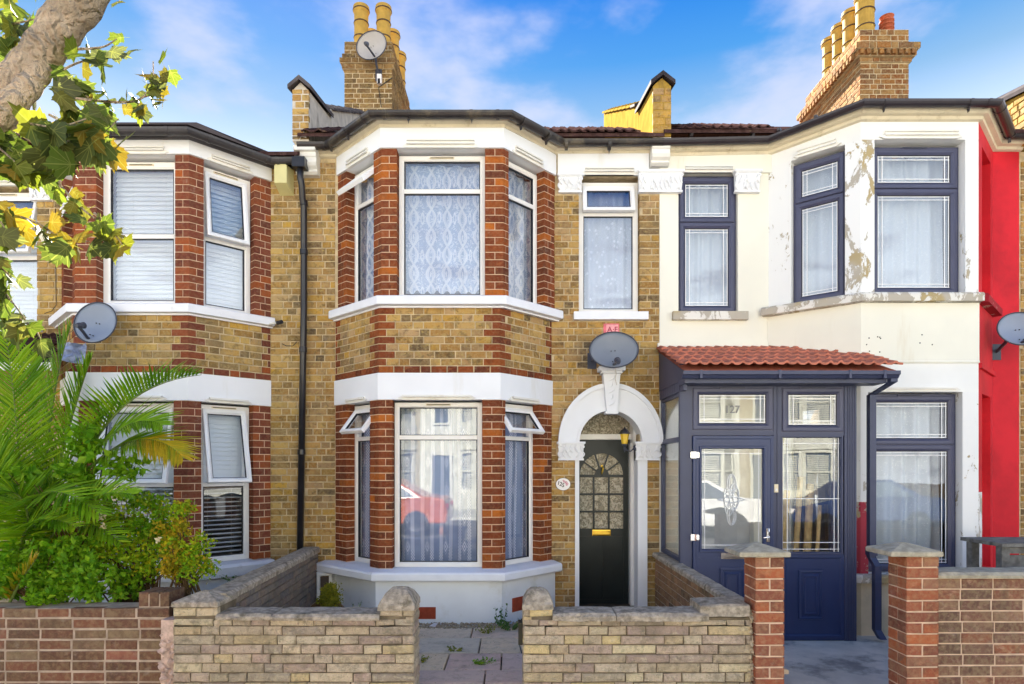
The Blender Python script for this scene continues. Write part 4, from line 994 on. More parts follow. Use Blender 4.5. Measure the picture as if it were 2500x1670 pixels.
g.box(CD - .115, CD + .115, -.18, 0, zk1 + .002, zk1 + .03); g.box(CD - .145, CD + .145, -.2, 0, zk1 + .03, zk1 + .075); g.box(CD - .07, CD + .07, -.175, 0, zk0 - .03, zk0 - .002)
for k in range(5):
    zz = zk0 + .06 + k * .07; g.tube([(CD - .03 + .02 * (k % 2), -.163, zz), (CD + .01, -.168, zz + .02), (CD + .03 - .02 * (k % 2), -.163, zz + .05)], .006, 5)
g.done('keystone', M['frieze'], h)
capital(h, FW, .520, .815, zw(1124), zw(1079), .09, seed=8); capital(h, FW, 1.395, 1.677, zw(1124), zw(1079), .09, seed=9)
g = G(FW); g.box(.715, .762, -.03, .45, -.1, zw(1124)); g.box(1.425, 1.535, -.03, .06, -.1, zw(1124)); g.box(1.445, 1.535, .06, .45, -.1, zw(1124)); g.done('door_jamb', M['frieze'], h)
g = G(FW); g.box(1.405, 1.445, .30, .46, -.1, ZS); g.box(.72, .752, .36, .46, -.1, ZS); g.box(.7, 1.5, .37, .46, PZ(1073, 7.55), PZ(1060, 7.55)); g.box(1.42, 1.47, .2, .46, ZS - .02, ZS + .32); g.done('door_frame', M['upvc'], h)
G(FW).box(.7, 1.5, .44, .46, PZ(1060, 7.55), ZS + .42).done('fanlight', M['obscure'], h)
G(FW).box(.66, 1.56, -.06, .5, -.16, -.065).done('doorstep', M['cap'], h)
fd = Frame(0, 7.60); dz = lambda y: PZ(850 + y / 2.24, 7.6); dx = lambda x: PX(1300 + x / 2.24, 7.6)
zb_, zt2 = dz(1418), dz(502)
cxd, rr_ = dx(378), .262
colx = [dx(258), dx(332), dx(338), dx(415), dx(421), dx(498)]
rowz = [(dz(795), dz(705)), (dz(890), dz(803)), (dz(987), dz(898))]
g = G(fd)
panels(g, .752, 1.405, zb_, zt2, [(cxd - rr_, cxd + rr_, rowz[2][0], dz(693) + rr_)], 0, .045)
g.box(colx[1] - .004, colx[2] + .004, 0.001, .04, rowz[2][0], dz(700)); g.box(colx[3] - .004, colx[4] + .004, .001, .04, rowz[2][0], dz(700))
for a, b_ in ((rowz[0][0], rowz[1][1]), (rowz[1][0], rowz[2][1]), (dz(693), rowz[0][1])): g.box(cxd - rr_, cxd + rr_, .0025, .039, min(a, b_) - .003, max(a, b_) + .003)
n = 24
za = dz(693)
V = []
for k in range(n + 1):
    t = math.pi * k / n; V += [(cxd + (rr_ - .004) * math.cos(t), .001, za + (rr_ - .004) * math.sin(t)), (cxd + rr_ * (1 if t < math.pi / 4 or t > 3 * math.pi / 4 else abs(math.cos(t)) / abs(math.sin(t))) * (1 if math.cos(t) > 0 else -1) if abs(math.cos(t)) > 1e-6 else cxd, .001, za + rr_ * (abs(math.tan(t)) if (t < math.pi / 4 or t > 3 * math.pi / 4) else 1))]
g.add(V, [(2 * k, 2 * k + 1, 2 * k + 3, 2 * k + 2) for k in range(n)])
for ang in (36, 72, 108, 144):
    a_ = rad(ang); c, s_ = math.cos(a_), math.sin(a_); w = .010
    g.add([(cxd + c * .06 - s_ * w, .004, za + s_ * .06 + c * w), (cxd + c * .06 + s_ * w, .004, za + s_ * .06 - c * w), (cxd + c * rr_ + s_ * w, .004, za + s_ * rr_ - c * w), (cxd + c * rr_ - s_ * w, .004, za + s_ * rr_ + c * w)], [(0, 1, 2, 3)])
g.prism([(cxd + .085 * math.cos(math.pi * k / 12), za + .085 * math.sin(math.pi * k / 12)) for k in range(13)], .0, .03)
g.box(.752 + .02, 1.385, -.006, 0, zb_ + .02, zb_ + .10)
for x in (dx(388),): g.box(x - .006, x + .006, -.008, 0, zb_ + .1, dz(1036))
g.box(dx(258), dx(500), -.008, 0, dz(1036), dz(1028)); g.box(dx(498), dx(503), -.007, 0, zb_ + .1, dz(1036)); g.box(dx(258), dx(500), -.006, 0, dz(990), dz(996))
g.box(dx(340), dx(414), -.03, .05, dz(500), dz(503))
door = g.done('door', M['doorg'], h, label='dark green front door with an arched sunburst of small textured panes')
for (zl, zt) in rowz:
    for i in range(3): G(fd).box(colx[2 * i] - .004, colx[2 * i + 1] + .004, .02, .03, zl - .004, zt + .004).done('pane', M['obscure'], door)
for i in range(5):
    t0, t1 = rad(36 * i), rad(36 * (i + 1)); g = G(fd); P_ = []
    for k in range(5):
        t = t0 + (t1 - t0) * k / 4; P_.append((cxd + (rr_) * math.cos(t), za + rr_ * math.sin(t)))
    for k in range(4, -1, -1):
        t = t0 + (t1 - t0) * k / 4; P_.append((cxd + .07 * math.cos(t), za + .07 * math.sin(t)))
    g.prism(P_, .02, .03); g.done('pane', M['obscure'], door)
g = G(fd).ring(dx(327), dx(427), dz(1025), dz(993), [(0, .0), (0, -.012), (.012, -.014), (.014, -.008), (.05, -.008)]); g.box(dx(340), dx(414), -.014, -.006, dz(1018), dz(1002)); g.done('letter_plate', M['brass'], door)
g = G(fd); kz = dz(665); g.tube([(cxd, -.02, kz + .05), (cxd + .012, -.035, kz + .02), (cxd, -.04, kz - .03), (cxd, -.035, kz - .055)], [.008, .012, .01, .004], 8); g.tube([(cxd, 0, kz + .045), (cxd, -.03, kz + .045)], .012, 8); g.done('door_knocker', M['brass'], door)
me = text_mesh('123'[:2], .04, .002); me.materials.append(M['brass'])
bpy.data.meshes.remove(me)
st.emit(wall); rd.emit(wall)
# ================================================================== house 123 (left)
X0, X1 = -6.4, PX(744, YW)
h123 = house_shell('terraced_house', X0, X1, 'brown brick house behind the palm, with white slatted blinds and grey bay roof'); h = h123
wall = T('wall', (X0, YW, 0), None, None); wall.parent = h; wall.location = (0, 0, 0)
st = Pieces('brick', M['stock_l'], 285, 'brickwork'); rd = Pieces('red_brick', M['red_l'], 285, 'red_brickwork')
lo = Bay((152, 184, 459, 660)); up = Bay((152, 184, 462, 661))
wh = (-6.25, FW.a(91), zw(796), zw(455))
g = G(FW); panels(g, X0, lo.path[0][0] + .04, -.2, 5.0, [(wh[0] - .004, wh[1] + .004, wh[2] - .004, wh[3] + .004)], 0, .22); panels(g, lo.path[3][0] - .03, X1, -.2, 5.0, [], 0, .22)
g.done('mortar_bed', M['mortar'], wall)
field(st, FW, X0 + .01, lo.path[0][0], 2.0, zw(490), [wh]); field(st, FW, lo.path[3][0] + .006, X1 - .004, -.1, zw(390))
G().box(FW.a(0) - .6, FW.a(132), YW - .035, YW, zw(440), 5.0).done('frieze', M['frieze'], h)
capital(h, FW, FW.a(78), FW.a(131), zw(493), zw(440), .08, seed=12)
lintel_mould(h, FW, wh[0], wh[1], wh[3], 'trim', .07, .06)
zs_b, zs_t, zh, zft = .44, .57, zf(978), zf(910); zsb2, zst2, zh2, zft2 = zf(768), zf(745), zf(378), 5.07
G().sweep(lo.path, [(.05, -.2), (.05, zs_b), (-.2, zs_b), (-.2, -.2)]).done('plinth', M['plinth'], h)
G().sweep(lo.path, [(-.16, zs_b), (.12, zs_b), (.13, zs_t - .03), (.1, zs_t), (-.16, zs_t + .01)]).done('sill', M['sillw'], h)
lL = (.12, .70); lM = (lo.M.a(226), lo.M.a(424.5)); lR = (lo.R.a(491), lo.R.a(618))
piers(h, wall, rd, lo, zs_t + .01, zh, lL, lM, lR, tag_='l123')
G().sweep(lo.path, [(.022, zh), (.022, zft), (-.16, zft), (-.16, zh)]).done('frieze', M['frieze'], h)
G().sweep(lo.path, [(0, zft), (0, zsb2 + .01), (-.16, zsb2 + .01), (-.16, zft)]).done('mortar_bed', M['mortar'], wall)
nb = round((zsb2 - zft) / .0765); cb = (zsb2 - zft) / nb
for i, fr in enumerate((lo.L, lo.M, lo.R)):
    Lc = lo.len[i]
    field(st, fr, .0, Lc, zft + cb, zsb2, [(lambda c, hh, k, Lc=Lc, i=i: ([(-1, .085 if k % 2 else .175)] if i > 0 else [(-1, .04 if k % 2 else .11)]) + ([(Lc - (.175 if k % 2 else .085), Lc + 1)] if i < 2 else [(Lc - (.11 if k % 2 else .04), Lc + 1)]))], course=cb, z0=zft)
    field(rd, fr, 0, Lc, zft, zft + cb, course=cb, z0=zft, proud=.012, S=.17)
quoins(lo.path, lo.len, zft, nb, cb)
sp2 = [(up.path[0][0] - .05, YW)] + up.path[1:3] + [(up.path[3][0] + .01, YW)]
G().sweep(sp2, [(-.14, zsb2), (.03, zsb2 - .012), (.03, zsb2 + .004), (.085, zsb2 + .01), (.09, zst2 - .01), (.08, zst2), (-.14, zst2 + .008)]).done('sill', M['sillw'], h)
uL = (.12, .70); uM = (up.M.a(236), up.M.a(428)); uR = (up.R.a(497), up.R.a(621))
piers(h, wall, rd, up, zst2 + .006, zh2, uL, uM, uR, tag_='u123')
G().sweep(up.path, [(.025, zh2), (.025, zft2 + .02), (-.16, zft2 + .02), (-.16, zh2)]).done('frieze', M['frieze'], h)
gp = [(X0, YW)] + up.path + [(X1, YW)]
G().sweep(gp, [(0, 5.0), (.05, 5.005), (.12, 5.03), (.12, 5.08), (-.16, 5.08), (-.16, 5.0)]).done('soffit', M['gutg'], h)
gutter(h, gp, 4.975, .055, .18, 'gutl', [along(gp, 2, .1) + (0,), along(gp, 2, .9) + (0,), along(gp, 3, .15) + (0,), along(gp, 3, .85) + (0,), along(gp, 4, .4) + (0,)])
window(h, up.M, uM[0] + .006, uM[1] - .006, zst2 + .008, zh2 - .03, .1, [('fix', PZ(577, 6.66), zh2 - .03, 0), ('fix', zst2 + .008, PZ(577, 6.66), 0)], glass='glass_hi', fw=.07)
window(h, up.R, uR[0] + .0, uR[1] - .006, zst2 + .008, zh2 - .03, .1, [('open', PZ(592, 6.9), zh2 - .03, 7), ('fix', zst2 + .008, PZ(592, 6.9), 0)], glass='glass_hi', fw=.06)
window(h, up.L, uL[0], uL[1], zst2 + .008, zh2 - .03, .1, [('open', PZ(592, 6.9), zh2 - .03, 22), ('fix', zst2 + .008, PZ(592, 6.9), 0)], vent=False)
zt_ = 1.425
window(h, lo.M, lM[0] + .006, lM[1] - .006, zs_t + .012, zh - .02, .1, [('open', zt_, zh - .02, 11), ('fix', zs_t + .012, zt_, 0)], glass='glass_lo', fw=.06)
window(h, lo.R, lR[0] + .0, lR[1] - .006, zs_t + .012, zh - .02, .1, [('open', zt_, zh - .02, 13), ('fix', zs_t + .012, zt_, 0)], glass='glass_lo', fw=.06)
window(h, lo.L, lL[0], lL[1], zs_t + .012, zh - .02, .1, [('open', zt_, zh - .02, 11), ('fix', zs_t + .012, zt_, 0)], vent=False)
window(h, FW, wh[0], wh[1], wh[2], wh[3] - .04, .08, [('open', zw(624), wh[3] - .04, 12), ('fix', wh[2], zw(624), 0)], glass='glass_hi', fw=.06)
G(FW).box(wh[0] - .1, wh[1] + .07, -.07, .08, zw(812), zw(796)).done('sill', M['sillw'], h)
for fr, ao, zz in ((up.M, uM, zh2), (up.R, uR, zh2), (lo.M, lM, zh), (lo.R, lR, zh)): lintel_mould(h, fr, ao[0] + .02, ao[1] - .02, zz - .004, 'trim', .07 if zz > 3 else .05, .06)
blind(up.M, uM[0] + .06, uM[1] - .05, zst2 + .06, zh2 - .08, .24, 'closed white slatted blind in the wide upper bay window of the palm house', .05, 66)
blind(up.R, uR[0] + .03, uR[1] - .03, zst2 + .06, zh2 - .08, .24, 'white slatted blind behind the tilted sash beside the alarm box', .05, 64)
blind(lo.R, lR[0] + .02, lR[1] - .02, zs_t + .06, zh - .06, .24, 'half open slatted blind in the narrow ground floor side light above the rose bush', .05, 12, zt_)
blind(lo.M, lM[0] + .05, lM[1] - .04, zs_t + .06, zh - .06, .24, 'slatted blind in the ground floor front window half hidden by palm leaves', .05, 20, zt_)
blind(FW, wh[0] + .05, wh[1] - .03, wh[2] + .03, wh[3] - .08, .24, 'slatted blind in the upper window at the edge of the street tree', .05, 64)
room(h, X0 + .06, X1 - .06, YW + .45, 10.2, -.1, 4.9, 2.7)
G(FW).box(X0 + .06, X1 - .06, .22, .45, 2.65, 2.75).box(X0 + .02, X0 + .06, .2, 3, -.1, 5.0).box(X1 - .06, X1 - .02, .2, 3, -.1, 5.0).done('floor_edge', M['dark'], h)
G().sweep(lo.path, [(-.02, 2.65), (-.02, 2.75), (-1.1, 2.75), (-1.1, 2.65)]).done('bay_floor', M['dark'], h)
roof(h, X0, X1, 5.08, .49); bay_roof(h, up, 5.085, .17, depth=.62, rise=.36, mat='lead2', inset=.22)
st.emit(wall); rd.emit(wall)
al = T('alarm_box', PX(695, 7.0) and (PX(695, 7.0), YW, zw(430)), 'pale yellow burglar alarm box under the gutter beside the downpipe', 'alarm box')
g = G(); x0, x1 = PX(672, 7.02), PX(702, 7.02); y0 = 6.99; z0, z1 = PZ(446, 6.99), PZ(398, 6.99)
g.add([(x0, y0, z0), (x1, y0, z0), (x1, y0, z1 - .03), (x0, y0, z1 - .03), (x0, YW - .0, z0 - .07), (x1 + .02, YW - .0, z0 - .07), (x1 + .02, YW - .0, z1), (x0, YW - .0, z1), (x0 + .02, y0 + .01, z1), (x1 - .02, y0 + .01, z1)], [(0, 1, 2, 3), (4, 0, 3, 8, 7), (1, 5, 6, 9, 2), (0, 4, 5, 1), (3, 2, 9, 8), (8, 9, 6, 7)])
g.done('cover', M['alarm'], al)
# lean-to canopy over the left-hand door
cn = T('door_canopy', (-5.6, YW, 2.6), 'brown tiled lean-to door canopy behind the palm fronds', 'canopy')
G().add([(-7, 7.16, 3.08), (-5.25, 7.16, 3.08), (-4.62, 6.36, 2.67), (-7, 6.36, 2.67), (-7, 7.16, 3.04), (-5.25, 7.16, 3.04), (-4.62, 6.36, 2.63), (-7, 6.36, 2.63)], [(3, 2, 1, 0), (4, 5, 6, 7), (3, 7, 6, 2), (1, 2, 6, 5)]).done('roof_deck', M['lead'], cn)
vf = tile_vf(.2, .34, .02, .014); me = shared(('ctile',), vf, M['ltile'], 'roof_tile')
for row in range(4):
    for i in range(12):
        x = -6.95 + i * .2; y = 6.34 + row * .21
        if x + .1 < -4.72 - .78 * (y - 6.36): place_tile(cn, me, 'roof_tile', (x, y, 2.69 + (y - 6.36) * .5), .5, 0)
G().box(-7, -4.6, 6.3, 6.34, 2.58, 2.66).done('fascia', M['trim'], cn)
g = G(); px_ = PX(180, 6.45); g.lathe((px_, 6.45, 0), [(.05, 0), (.05, .9), (.04, .93), (.04, 2.2), (.055, 2.25), (.04, 2.28), (.07, 2.42), (.07, 2.58)], 14); g.done('post', M['trim'], cn)
bagg = G(); import random as _r; rb = _r.Random(5); nx_, nz_ = 9, 7; V = []
for i in range(nx_):
    for j in range(nz_):
        V.append((PX(148 + 62 * i / (nx_ - 1) + rb.uniform(-2, 2) + j * 1.5, 6.3), 6.28 + rb.uniform(-.03, .03) - .05 * math.sin(i) * .6, PZ(838 + 44 * (nz_ - 1 - j) / (nz_ - 1) + i * 1.0 * (1 - j / nz_) + rb.uniform(-2, 2), 6.3)))
fs = [(i * nz_ + j, (i + 1) * nz_ + j, (i + 1) * nz_ + j + 1, i * nz_ + j + 1) for i in range(nx_ - 1) for j in range(nz_ - 1)]
bagg.add(V, fs, True)
bo = bagg.done('plastic_bag', M['bag'], label='crumpled pale blue plastic sheet caught on the canopy edge below the left satellite dish', cat='plastic sheet'); md = bo.modifiers.new('t', 'SOLIDIFY'); md.thickness = .004
# ================================================================== house 127 (right)
M['cream'] = plain('cream masonry paint', (.79, .77, .66), .7, .2, var=.04, vs=1.2, streak=True, dirt=.45, dirtcol=(.60, .50, .33), ds=3.4, lo=.56, bump=.15, bs=14)
M['creamw'] = plain('off white masonry paint', (.79, .79, .76), .7, .2, var=.03, vs=1.5, dirt=.25, dirtcol=(.55, .48, .34), ds=3, lo=.6, bump=.15, bs=14)
M['redp'] = plain('red masonry paint', (.56, .014, .024), .6, .2, var=.16, vs=2.2, dirt=.45, dirtcol=(.33, .012, .02), ds=3, lo=.53, bump=.5, bs=12)
def peelmat(name, thr, base=(.79, .79, .77)):
    t = NT(name); p = t.pos(); n = t.noise(4.5, 7, .72, t.scaled(p, (1.3, 1.3, .8)), .4); n2 = t.noise(2.2, 2, .5)
    m = t.mr(n, thr, thr + .012, 0, 1); und = t.mix(t.mr(n2, .45, .55), (.42, .33, .17), (.44, .40, .33)); ed = t.mr(n, thr - .012, thr, 0, 1)
    c = t.mix(ed, base, (.5, .46, .38)); c = t.mix(m, c, und); t.bump(t.math('SUBTRACT', 1.0, ed), .6, .006); return t.fin(c, .75, .15)
M['peel'] = peelmat('peeling white paint', .535); M['peel2'] = peelmat('flaking sill paint', .48, (.74, .72, .66)); M['peel0'] = peelmat('slightly chipped paint', .615)
X0, X1 = 1.678, 5.77
h127 = house_shell('terraced_house', X0, X1, 'cream rendered house with slate blue windows, peeling bay and red painted flank'); h = h127
bay = Bay((1875, 2101, 2389, 2424)); p = bay.path
wh = (FW.a(1656), FW.a(1801), zw(763), zw(424))
wall = T('wall', (X0, YW, 0), None, None); wall.parent = h; wall.location = (0, 0, 0)
g = G(FW); panels(g, X0 + .002, p[0][0] + .06, -.25, 5.25, [wh, (1.95, 2.75, -.1, 2.0)], -.004, .22); g.done('render', M['cream'], wall)
G(FW).box(p[3][0] - .03, X1, -.004, .22, -.25, 5.2).done('red_render', M['redp'], wall)
zs_t, zs_b, zh, zl = .50, .42, zf(957), zf(887); zst2, zsb2, zh2 = zf(718), zf(740), zf(341)
pl = p[:3]; pr = p[2:]
G().sweep(pl, [(.04, -.25), (.04, zs_b), (-.2, zs_b), (-.2, -.25)]).done('plinth', plain('beige plinth paint', (.58, .50, .34), .8, .2, var=.1, vs=4, dirt=.5, dirtcol=(.35, .33, .28)), h)
G().sweep(pl, [(-.16, zs_b), (.10, zs_b), (.11, zs_t - .02), (.1, zs_t), (-.16, zs_t + .01)]).done('sill', M['peel2'], h)
G().sweep(pr, [(.0, -.25), (.0, zs_t), (-.2, zs_t), (-.2, -.25)]).done('plinth', M['redp'], h)
aL = (bay.L.a(1931), bay.L.a(2063)); aM = (bay.M.a(2120), bay.M.a(2350)); aM2 = (bay.M.a(2135), bay.M.a(2357)); aR = (.2, .72)
P2 = lambda fr, a: fr.P(a, 0, 0)[:2]
def ppier(pth, c0, c1, mat, name='pier'): G().prism(band_poly(pth, 0, .16), c0, c1, 'ab', True).done(name, M[mat], wall)
for (c0, c1, m_, mat) in ((zs_t, zh, aM, 'peel0'), (zst2, zh2, aM2, 'peel')):
    zq = 1.25 if c0 < 1 else c0
    if c0 < 1: M['redf'] = peelmat('faded red paint', .55, (.40, .05, .07)); ppier([P2(bay.L, aL[1]), p[1], P2(bay.M, m_[0])], c0, zq, 'redf')
    ppier([p[0], P2(bay.L, aL[0])], c0, c1, 'peel0'); ppier([P2(bay.L, aL[1]), p[1], P2(bay.M, m_[0])], zq, c1, mat); ppier([P2(bay.M, m_[1]), p[2]], c0, c1, 'peel0')
    zr0 = 1.35 if c0 < 1 else c0
    ppier([p[2], P2(bay.R, aR[0])], zr0, c1, 'redp'); ppier([P2(bay.R, aR[1]), p[3]], c0, c1, 'redp')
    G(bay.R).box(aR[0], aR[1], .10, .16, zr0, c1).done('blind_window', M['redp'], wall)
    if c0 < 1: ppier([p[2], P2(bay.R, aR[0])], c0, zr0, 'peel'); G(bay.R).box(aR[0], aR[1], .09, .16, c0, zr0).done('blind_window', M['peel'], wall)
G().sweep(pl, [(0, zh), (0, zl), (-.16, zl), (-.16, zh)]).done('frieze', M['creamw'], h)
G().sweep(pl, [(.0, zl), (.018, zl + .004), (.018, zl + .02), (.012, zl + .03), (.012, zsb2), (-.16, zsb2), (-.16, zl)]).done('render_band', M['cream'], h)
G().sweep(pr, [(0, zh), (0, zl - .05), (.03, zl - .05), (.03, zl), (0, zl + .01), (0, zsb2), (-.16, zsb2), (-.16, zh)]).done('red_render', M['redp'], h)
sp2 = [(p[0][0] - .05, YW)] + p[1:3]
G().sweep(sp2, [(-.14, zsb2), (.085, zsb2 + .004), (.09, zst2 - .02), (.075, zst2), (-.14, zst2 + .006)]).done('sill', M['peel2'], h)
G().sweep(p[2:], [(-.14, zsb2), (.085, zsb2 + .004), (.09, zst2 - .02), (.075, zst2), (-.14, zst2 + .006)]).done('sill', peelmat('flaking red sill', .6, (.34, .02, .03)), h)
zft2 = zf(293)
G().sweep(pl, [(0, zh2), (0, zft2 + .02), (-.16, zft2 + .02), (-.16, zh2)]).done('frieze', M['creamw'], h)
G().sweep(pr, [(0, zh2), (0, zft2 + .02), (-.16, zft2 + .02), (-.16, zh2)]).done('red_render', M['redp'], h)
G(FW).box(X0, p[0][0] + .03, -.028, -.004, zw(424), 5.2).done('frieze', M['cream'], h)
gp = [(X0, YW)] + p + [(X1 + .02, YW)]
z_ = zft2
CP = [(0.0, z_ - .02), (.035, z_ - .01), (.04, z_ + .02), (.085, z_ + .03), (.10, z_ + .06), (.115, z_ + .09), (-.16, z_ + .09), (-.16, z_ - .02)]
zo = [-.075, -.05, 0, 0, -.0, -.0]
G().sweep(gp, CP, True, zo).done('cornice', M['cornice'], h)
gutter(h, gp, z_ + .042, .055, .165, 'gutg', [along(gp, 0, .25) + (1,), along(gp, 0, .8) + (1,), along(gp, 1, .2) + (1,), along(gp, 1, .6) + (0,), along(gp, 2, .12) + (1,), along(gp, 2, .82) + (1,), along(gp, 2, .97) + (0,), along(gp, 3, .1) + (0,), along(gp, 3, .9) + (1,)], zo)
capital(h, FW, FW.a(1790), FW.a(1852), zw(474), zw(422), .085, seed=21)
WG = dict(style='g', bars=True, glass='glass_hi', fw=.04)
z1 = PZ(462, 6.66)
window(h, bay.M, aM2[0] + .004, aM2[1] - .004, zst2 + .006, zh2 - .03, .10, [('fix', z1, zh2 - .03, 0), ('fix', zst2 + .006, z1, 0)], **WG)
window(h, bay.L, aL[0] + .004, aL[1] - .004, zst2 + .006, zh2 - .03, .08, [('fix', z1, zh2 - .03, 0), ('fix', zst2 + .006, z1, 0)], vent=False, **WG)
window(h, FW, wh[0] + .004, wh[1] - .004, wh[2], wh[3] - .01, .05, [('fix', zw(540), wh[3] - .01, 0), ('fix', wh[2], zw(540), 0)], **WG)
z2 = PZ(1086, 6.66)
window(h, bay.M, aM[0] + .004, aM[1] - .004, zs_t + .01, zh - .01, .10, [('fix', z2, zh - .01, 0), ('fix', zs_t + .01, z2, 0)], style='g', bars=True, glass='glass_lo', fw=.04)
window(h, bay.L, aL[0] + .004, aL[1] - .004, zs_t + .01, zh - .01, .08, [('fix', z2, zh - .01, 0), ('fix', zs_t + .01, z2, 0)], vent=False, style='g', glass='glass_hi', fw=.04)
G(FW).box(FW.a(1640), FW.a(1822), -.07, .05, zw(783), zw(763)).done('sill', M['peel2'], h)
lintel_mould(h, bay.M, aM2[0], aM2[1], zh2, 'trim', .08, .05); lintel_mould(h, bay.L, aL[0] + .03, aL[1] - .03, zh2, 'trim', .08, .05); lintel_mould(h, FW, wh[0], wh[1], wh[3], 'trim', .07, .06); lintel_mould(h, bay.M, aM[0] - .0, aM[1] + .02, zh, 'trim', .045, .04)
VG = 'white voile curtains in the cream house'
curtain(bay.M, aM2[0] + .05, aM2[1] - .04, zst2 + .02, zh2 - .05, .28, M['voile'], 'plain white voile in the wide upper bay window of the cream house', group=VG, wave=.17, amp=.02)
curtain(bay.L, aL[0] + .03, aL[1] + .2, zst2 + .02, zh2 - .05, .26, M['voile'], 'plain white voile in the slanting upper side window between two peeling piers', group=VG, wave=.15)
curtain(FW, wh[0] + .04, wh[1] - .03, wh[2] + .03, wh[3] - .05, .22, M['voile'], 'white voile in the narrow upper window above the porch roof', group=VG, wave=.12, amp=.02)
curtain(bay.M, aM[0] + .05, aM[1] - .04, zs_t + .02, zh - .05, .28, M['voile'], 'long white voile in the ground floor window right of the porch downpipe', group=VG, wave=.17, amp=.03)
room(h, X0 + .06, X1 - .06, YW + .45, 10.2, -.1, 5.1, 2.75)
G(FW).box(X0 + .06, X1 - .06, .22, .45, 2.7, 2.8).box(X0 + .02, X0 + .06, .2, 3, -.1, 5.1).box(X1 - .06, X1 - .02, .2, 3, -.1, 5.1).done('floor_edge', M['dark'], h)
G().sweep(p, [(-.02, 2.70), (-.02, 2.8), (-1.1, 2.8), (-1.1, 2.7)]).done('bay_floor', M['dark'], h)
G(FW).box(1.95, 2.75, .12, .2, -.14, 2.0).done('inner_door', M['pale_door'], h)
roof(h, X0, X1, 5.325, .548, [(1.86, PX(1890, 6.93))]); bay_roof(h, bay, z_ + .08, .13)
parapet(h, 5.76, 5.97, .02, 'render_y', 'slate')
c2_ = chimney(h, 5.216, 5.934, 9.44, 11.2, 6.3, 8.16, 'chim_orange', -1, [(7.66, 7.73, .03), (7.73, 7.815, .075), (7.815, 7.91, .11), (7.91, 8.16, .0)])
rr_ = Pieces('dentil_brick', M['chim_orange'], 60, 'dentils')
for i in range(9): rr_.block(Frame(5.216 - .06, 9.44 - .05), i * .095, .055, 7.735, .07, .07, .05)
for i in range(18): rr_.block(Frame(5.216 - .05, 11.2, 0, -1), i * .098, .055, 7.735, .07, .07, .05)
rr_.emit(c2_)
for yy in (9.72, 10.10, 10.43, 10.76): pot(c2_, 5.44, yy, 8.13, .76, .14)
pot(c2_, 5.82, 9.80, 8.10, .6, .10, 'pot_r', True)
# bullet-like fixing holes in the render
g = G(bay.M)
for (x, y) in ((2114, 842), (2120, 826), (2146, 824), (2148, 827), (2141, 823), (2121, 858), (2146, 860), (2244, 838), (2274, 842), (2249, 818)): g.lathe(bay.M.P(bay.M.a(x), -.012, 0)[:2] + (zf(y),), [(.001, 0)], 3) if False else g.box(bay.M.a(x) - .006, bay.M.a(x) + .006, -.0145, -.010, zf(y) - .006, zf(y) + .006)
g.done('fixing_hole', M['ink'], h)
# ================================================================== neighbours at both ends, their plain unseen run added to block the sun
M['brick_tex'] = M['mortar']
def neighbour(x0, x1, label):
    hn = house_shell('terraced_house', x0, x1, label); G(FW).box(x0, x1, 0, .22, -.2, 5.2).box(x0, x0 + .1, .22, 7.2, -.2, 5.2).done('wall', M['mortar'], hn); roof(hn, x0, x1, 5.2, .57); return hn
hR = neighbour(5.772, 10.0, 'yellow brick house edge just past the red painted wall')
sR = Pieces('brick', M['stock'], 200); field(sR, FW, 5.79, 6.3, -.1, 5.1); sR.emit([c for c in hR.children if c.name.startswith('wall')][0])
field(sR2 := Pieces('brick', M['stock'], 90), Frame(5.76, 7.8, 0, -1), 0, .82, 5.28, 5.8, course=.0765, d=.04); sR2.emit([c for c in h127.children if c.name.startswith('parapet')][0])
neighbour(-10.6, -6.402, 'plain neighbour house out of view at far left, added to block the sun')  # unseen slab and roof, added for the shade they cast
# ================================================================== porch of 127
PY = 6.32; FP = Frame(0, PY); nx = lambda z: PX(1580 + z / 2.011, PY); nz = lambda z: PZ(820 + z / 2.011, PY)
po = T('porch', (2.5, PY, -.14), 'slate blue glazed porch with terracotta tiled roof and number 127', 'porch')
xl, xr = nx(163), nx(1028); base = nz(1500)
g = G(FP)
zt = nz(238)
g.box(xl, nx(219), 0, .07, base, zt); g.box(nx(622), nx(658), .004, .07, base, zt); g.box(nx(969), xr, 0, .07, base, zt)
g.box(nx(219), nx(622), .006, .07, nz(250), zt); g.box(nx(658), nx(969), .006, .07, nz(250), zt)
g.box(nx(219), nx(622), .006, .07, nz(488), nz(466)); g.box(nx(658), nx(969), .006, .07, nz(490), nz(475))
for x in (nx(985), nx(996), nx(1008), nx(1020)): g.box(x - .003, x + .003, -.006, 0, base, zt)
g.box(nx(640) - .004, nx(640) + .004, -.004, .004, base, zt)
g.done('porch_frame', M['porch'], po)
WP = dict(style='g', bars=True, glass='glass_lo', fw=.03)
window(po, FP, nx(219), nx(622), nz(466), nz(250), .01, [('fix', nz(466), nz(250), 0)], **WP)
window(po, FP, nx(658), nx(969), nz(475), nz(250), .01, [('fix', nz(475), nz(250), 0)], **WP)
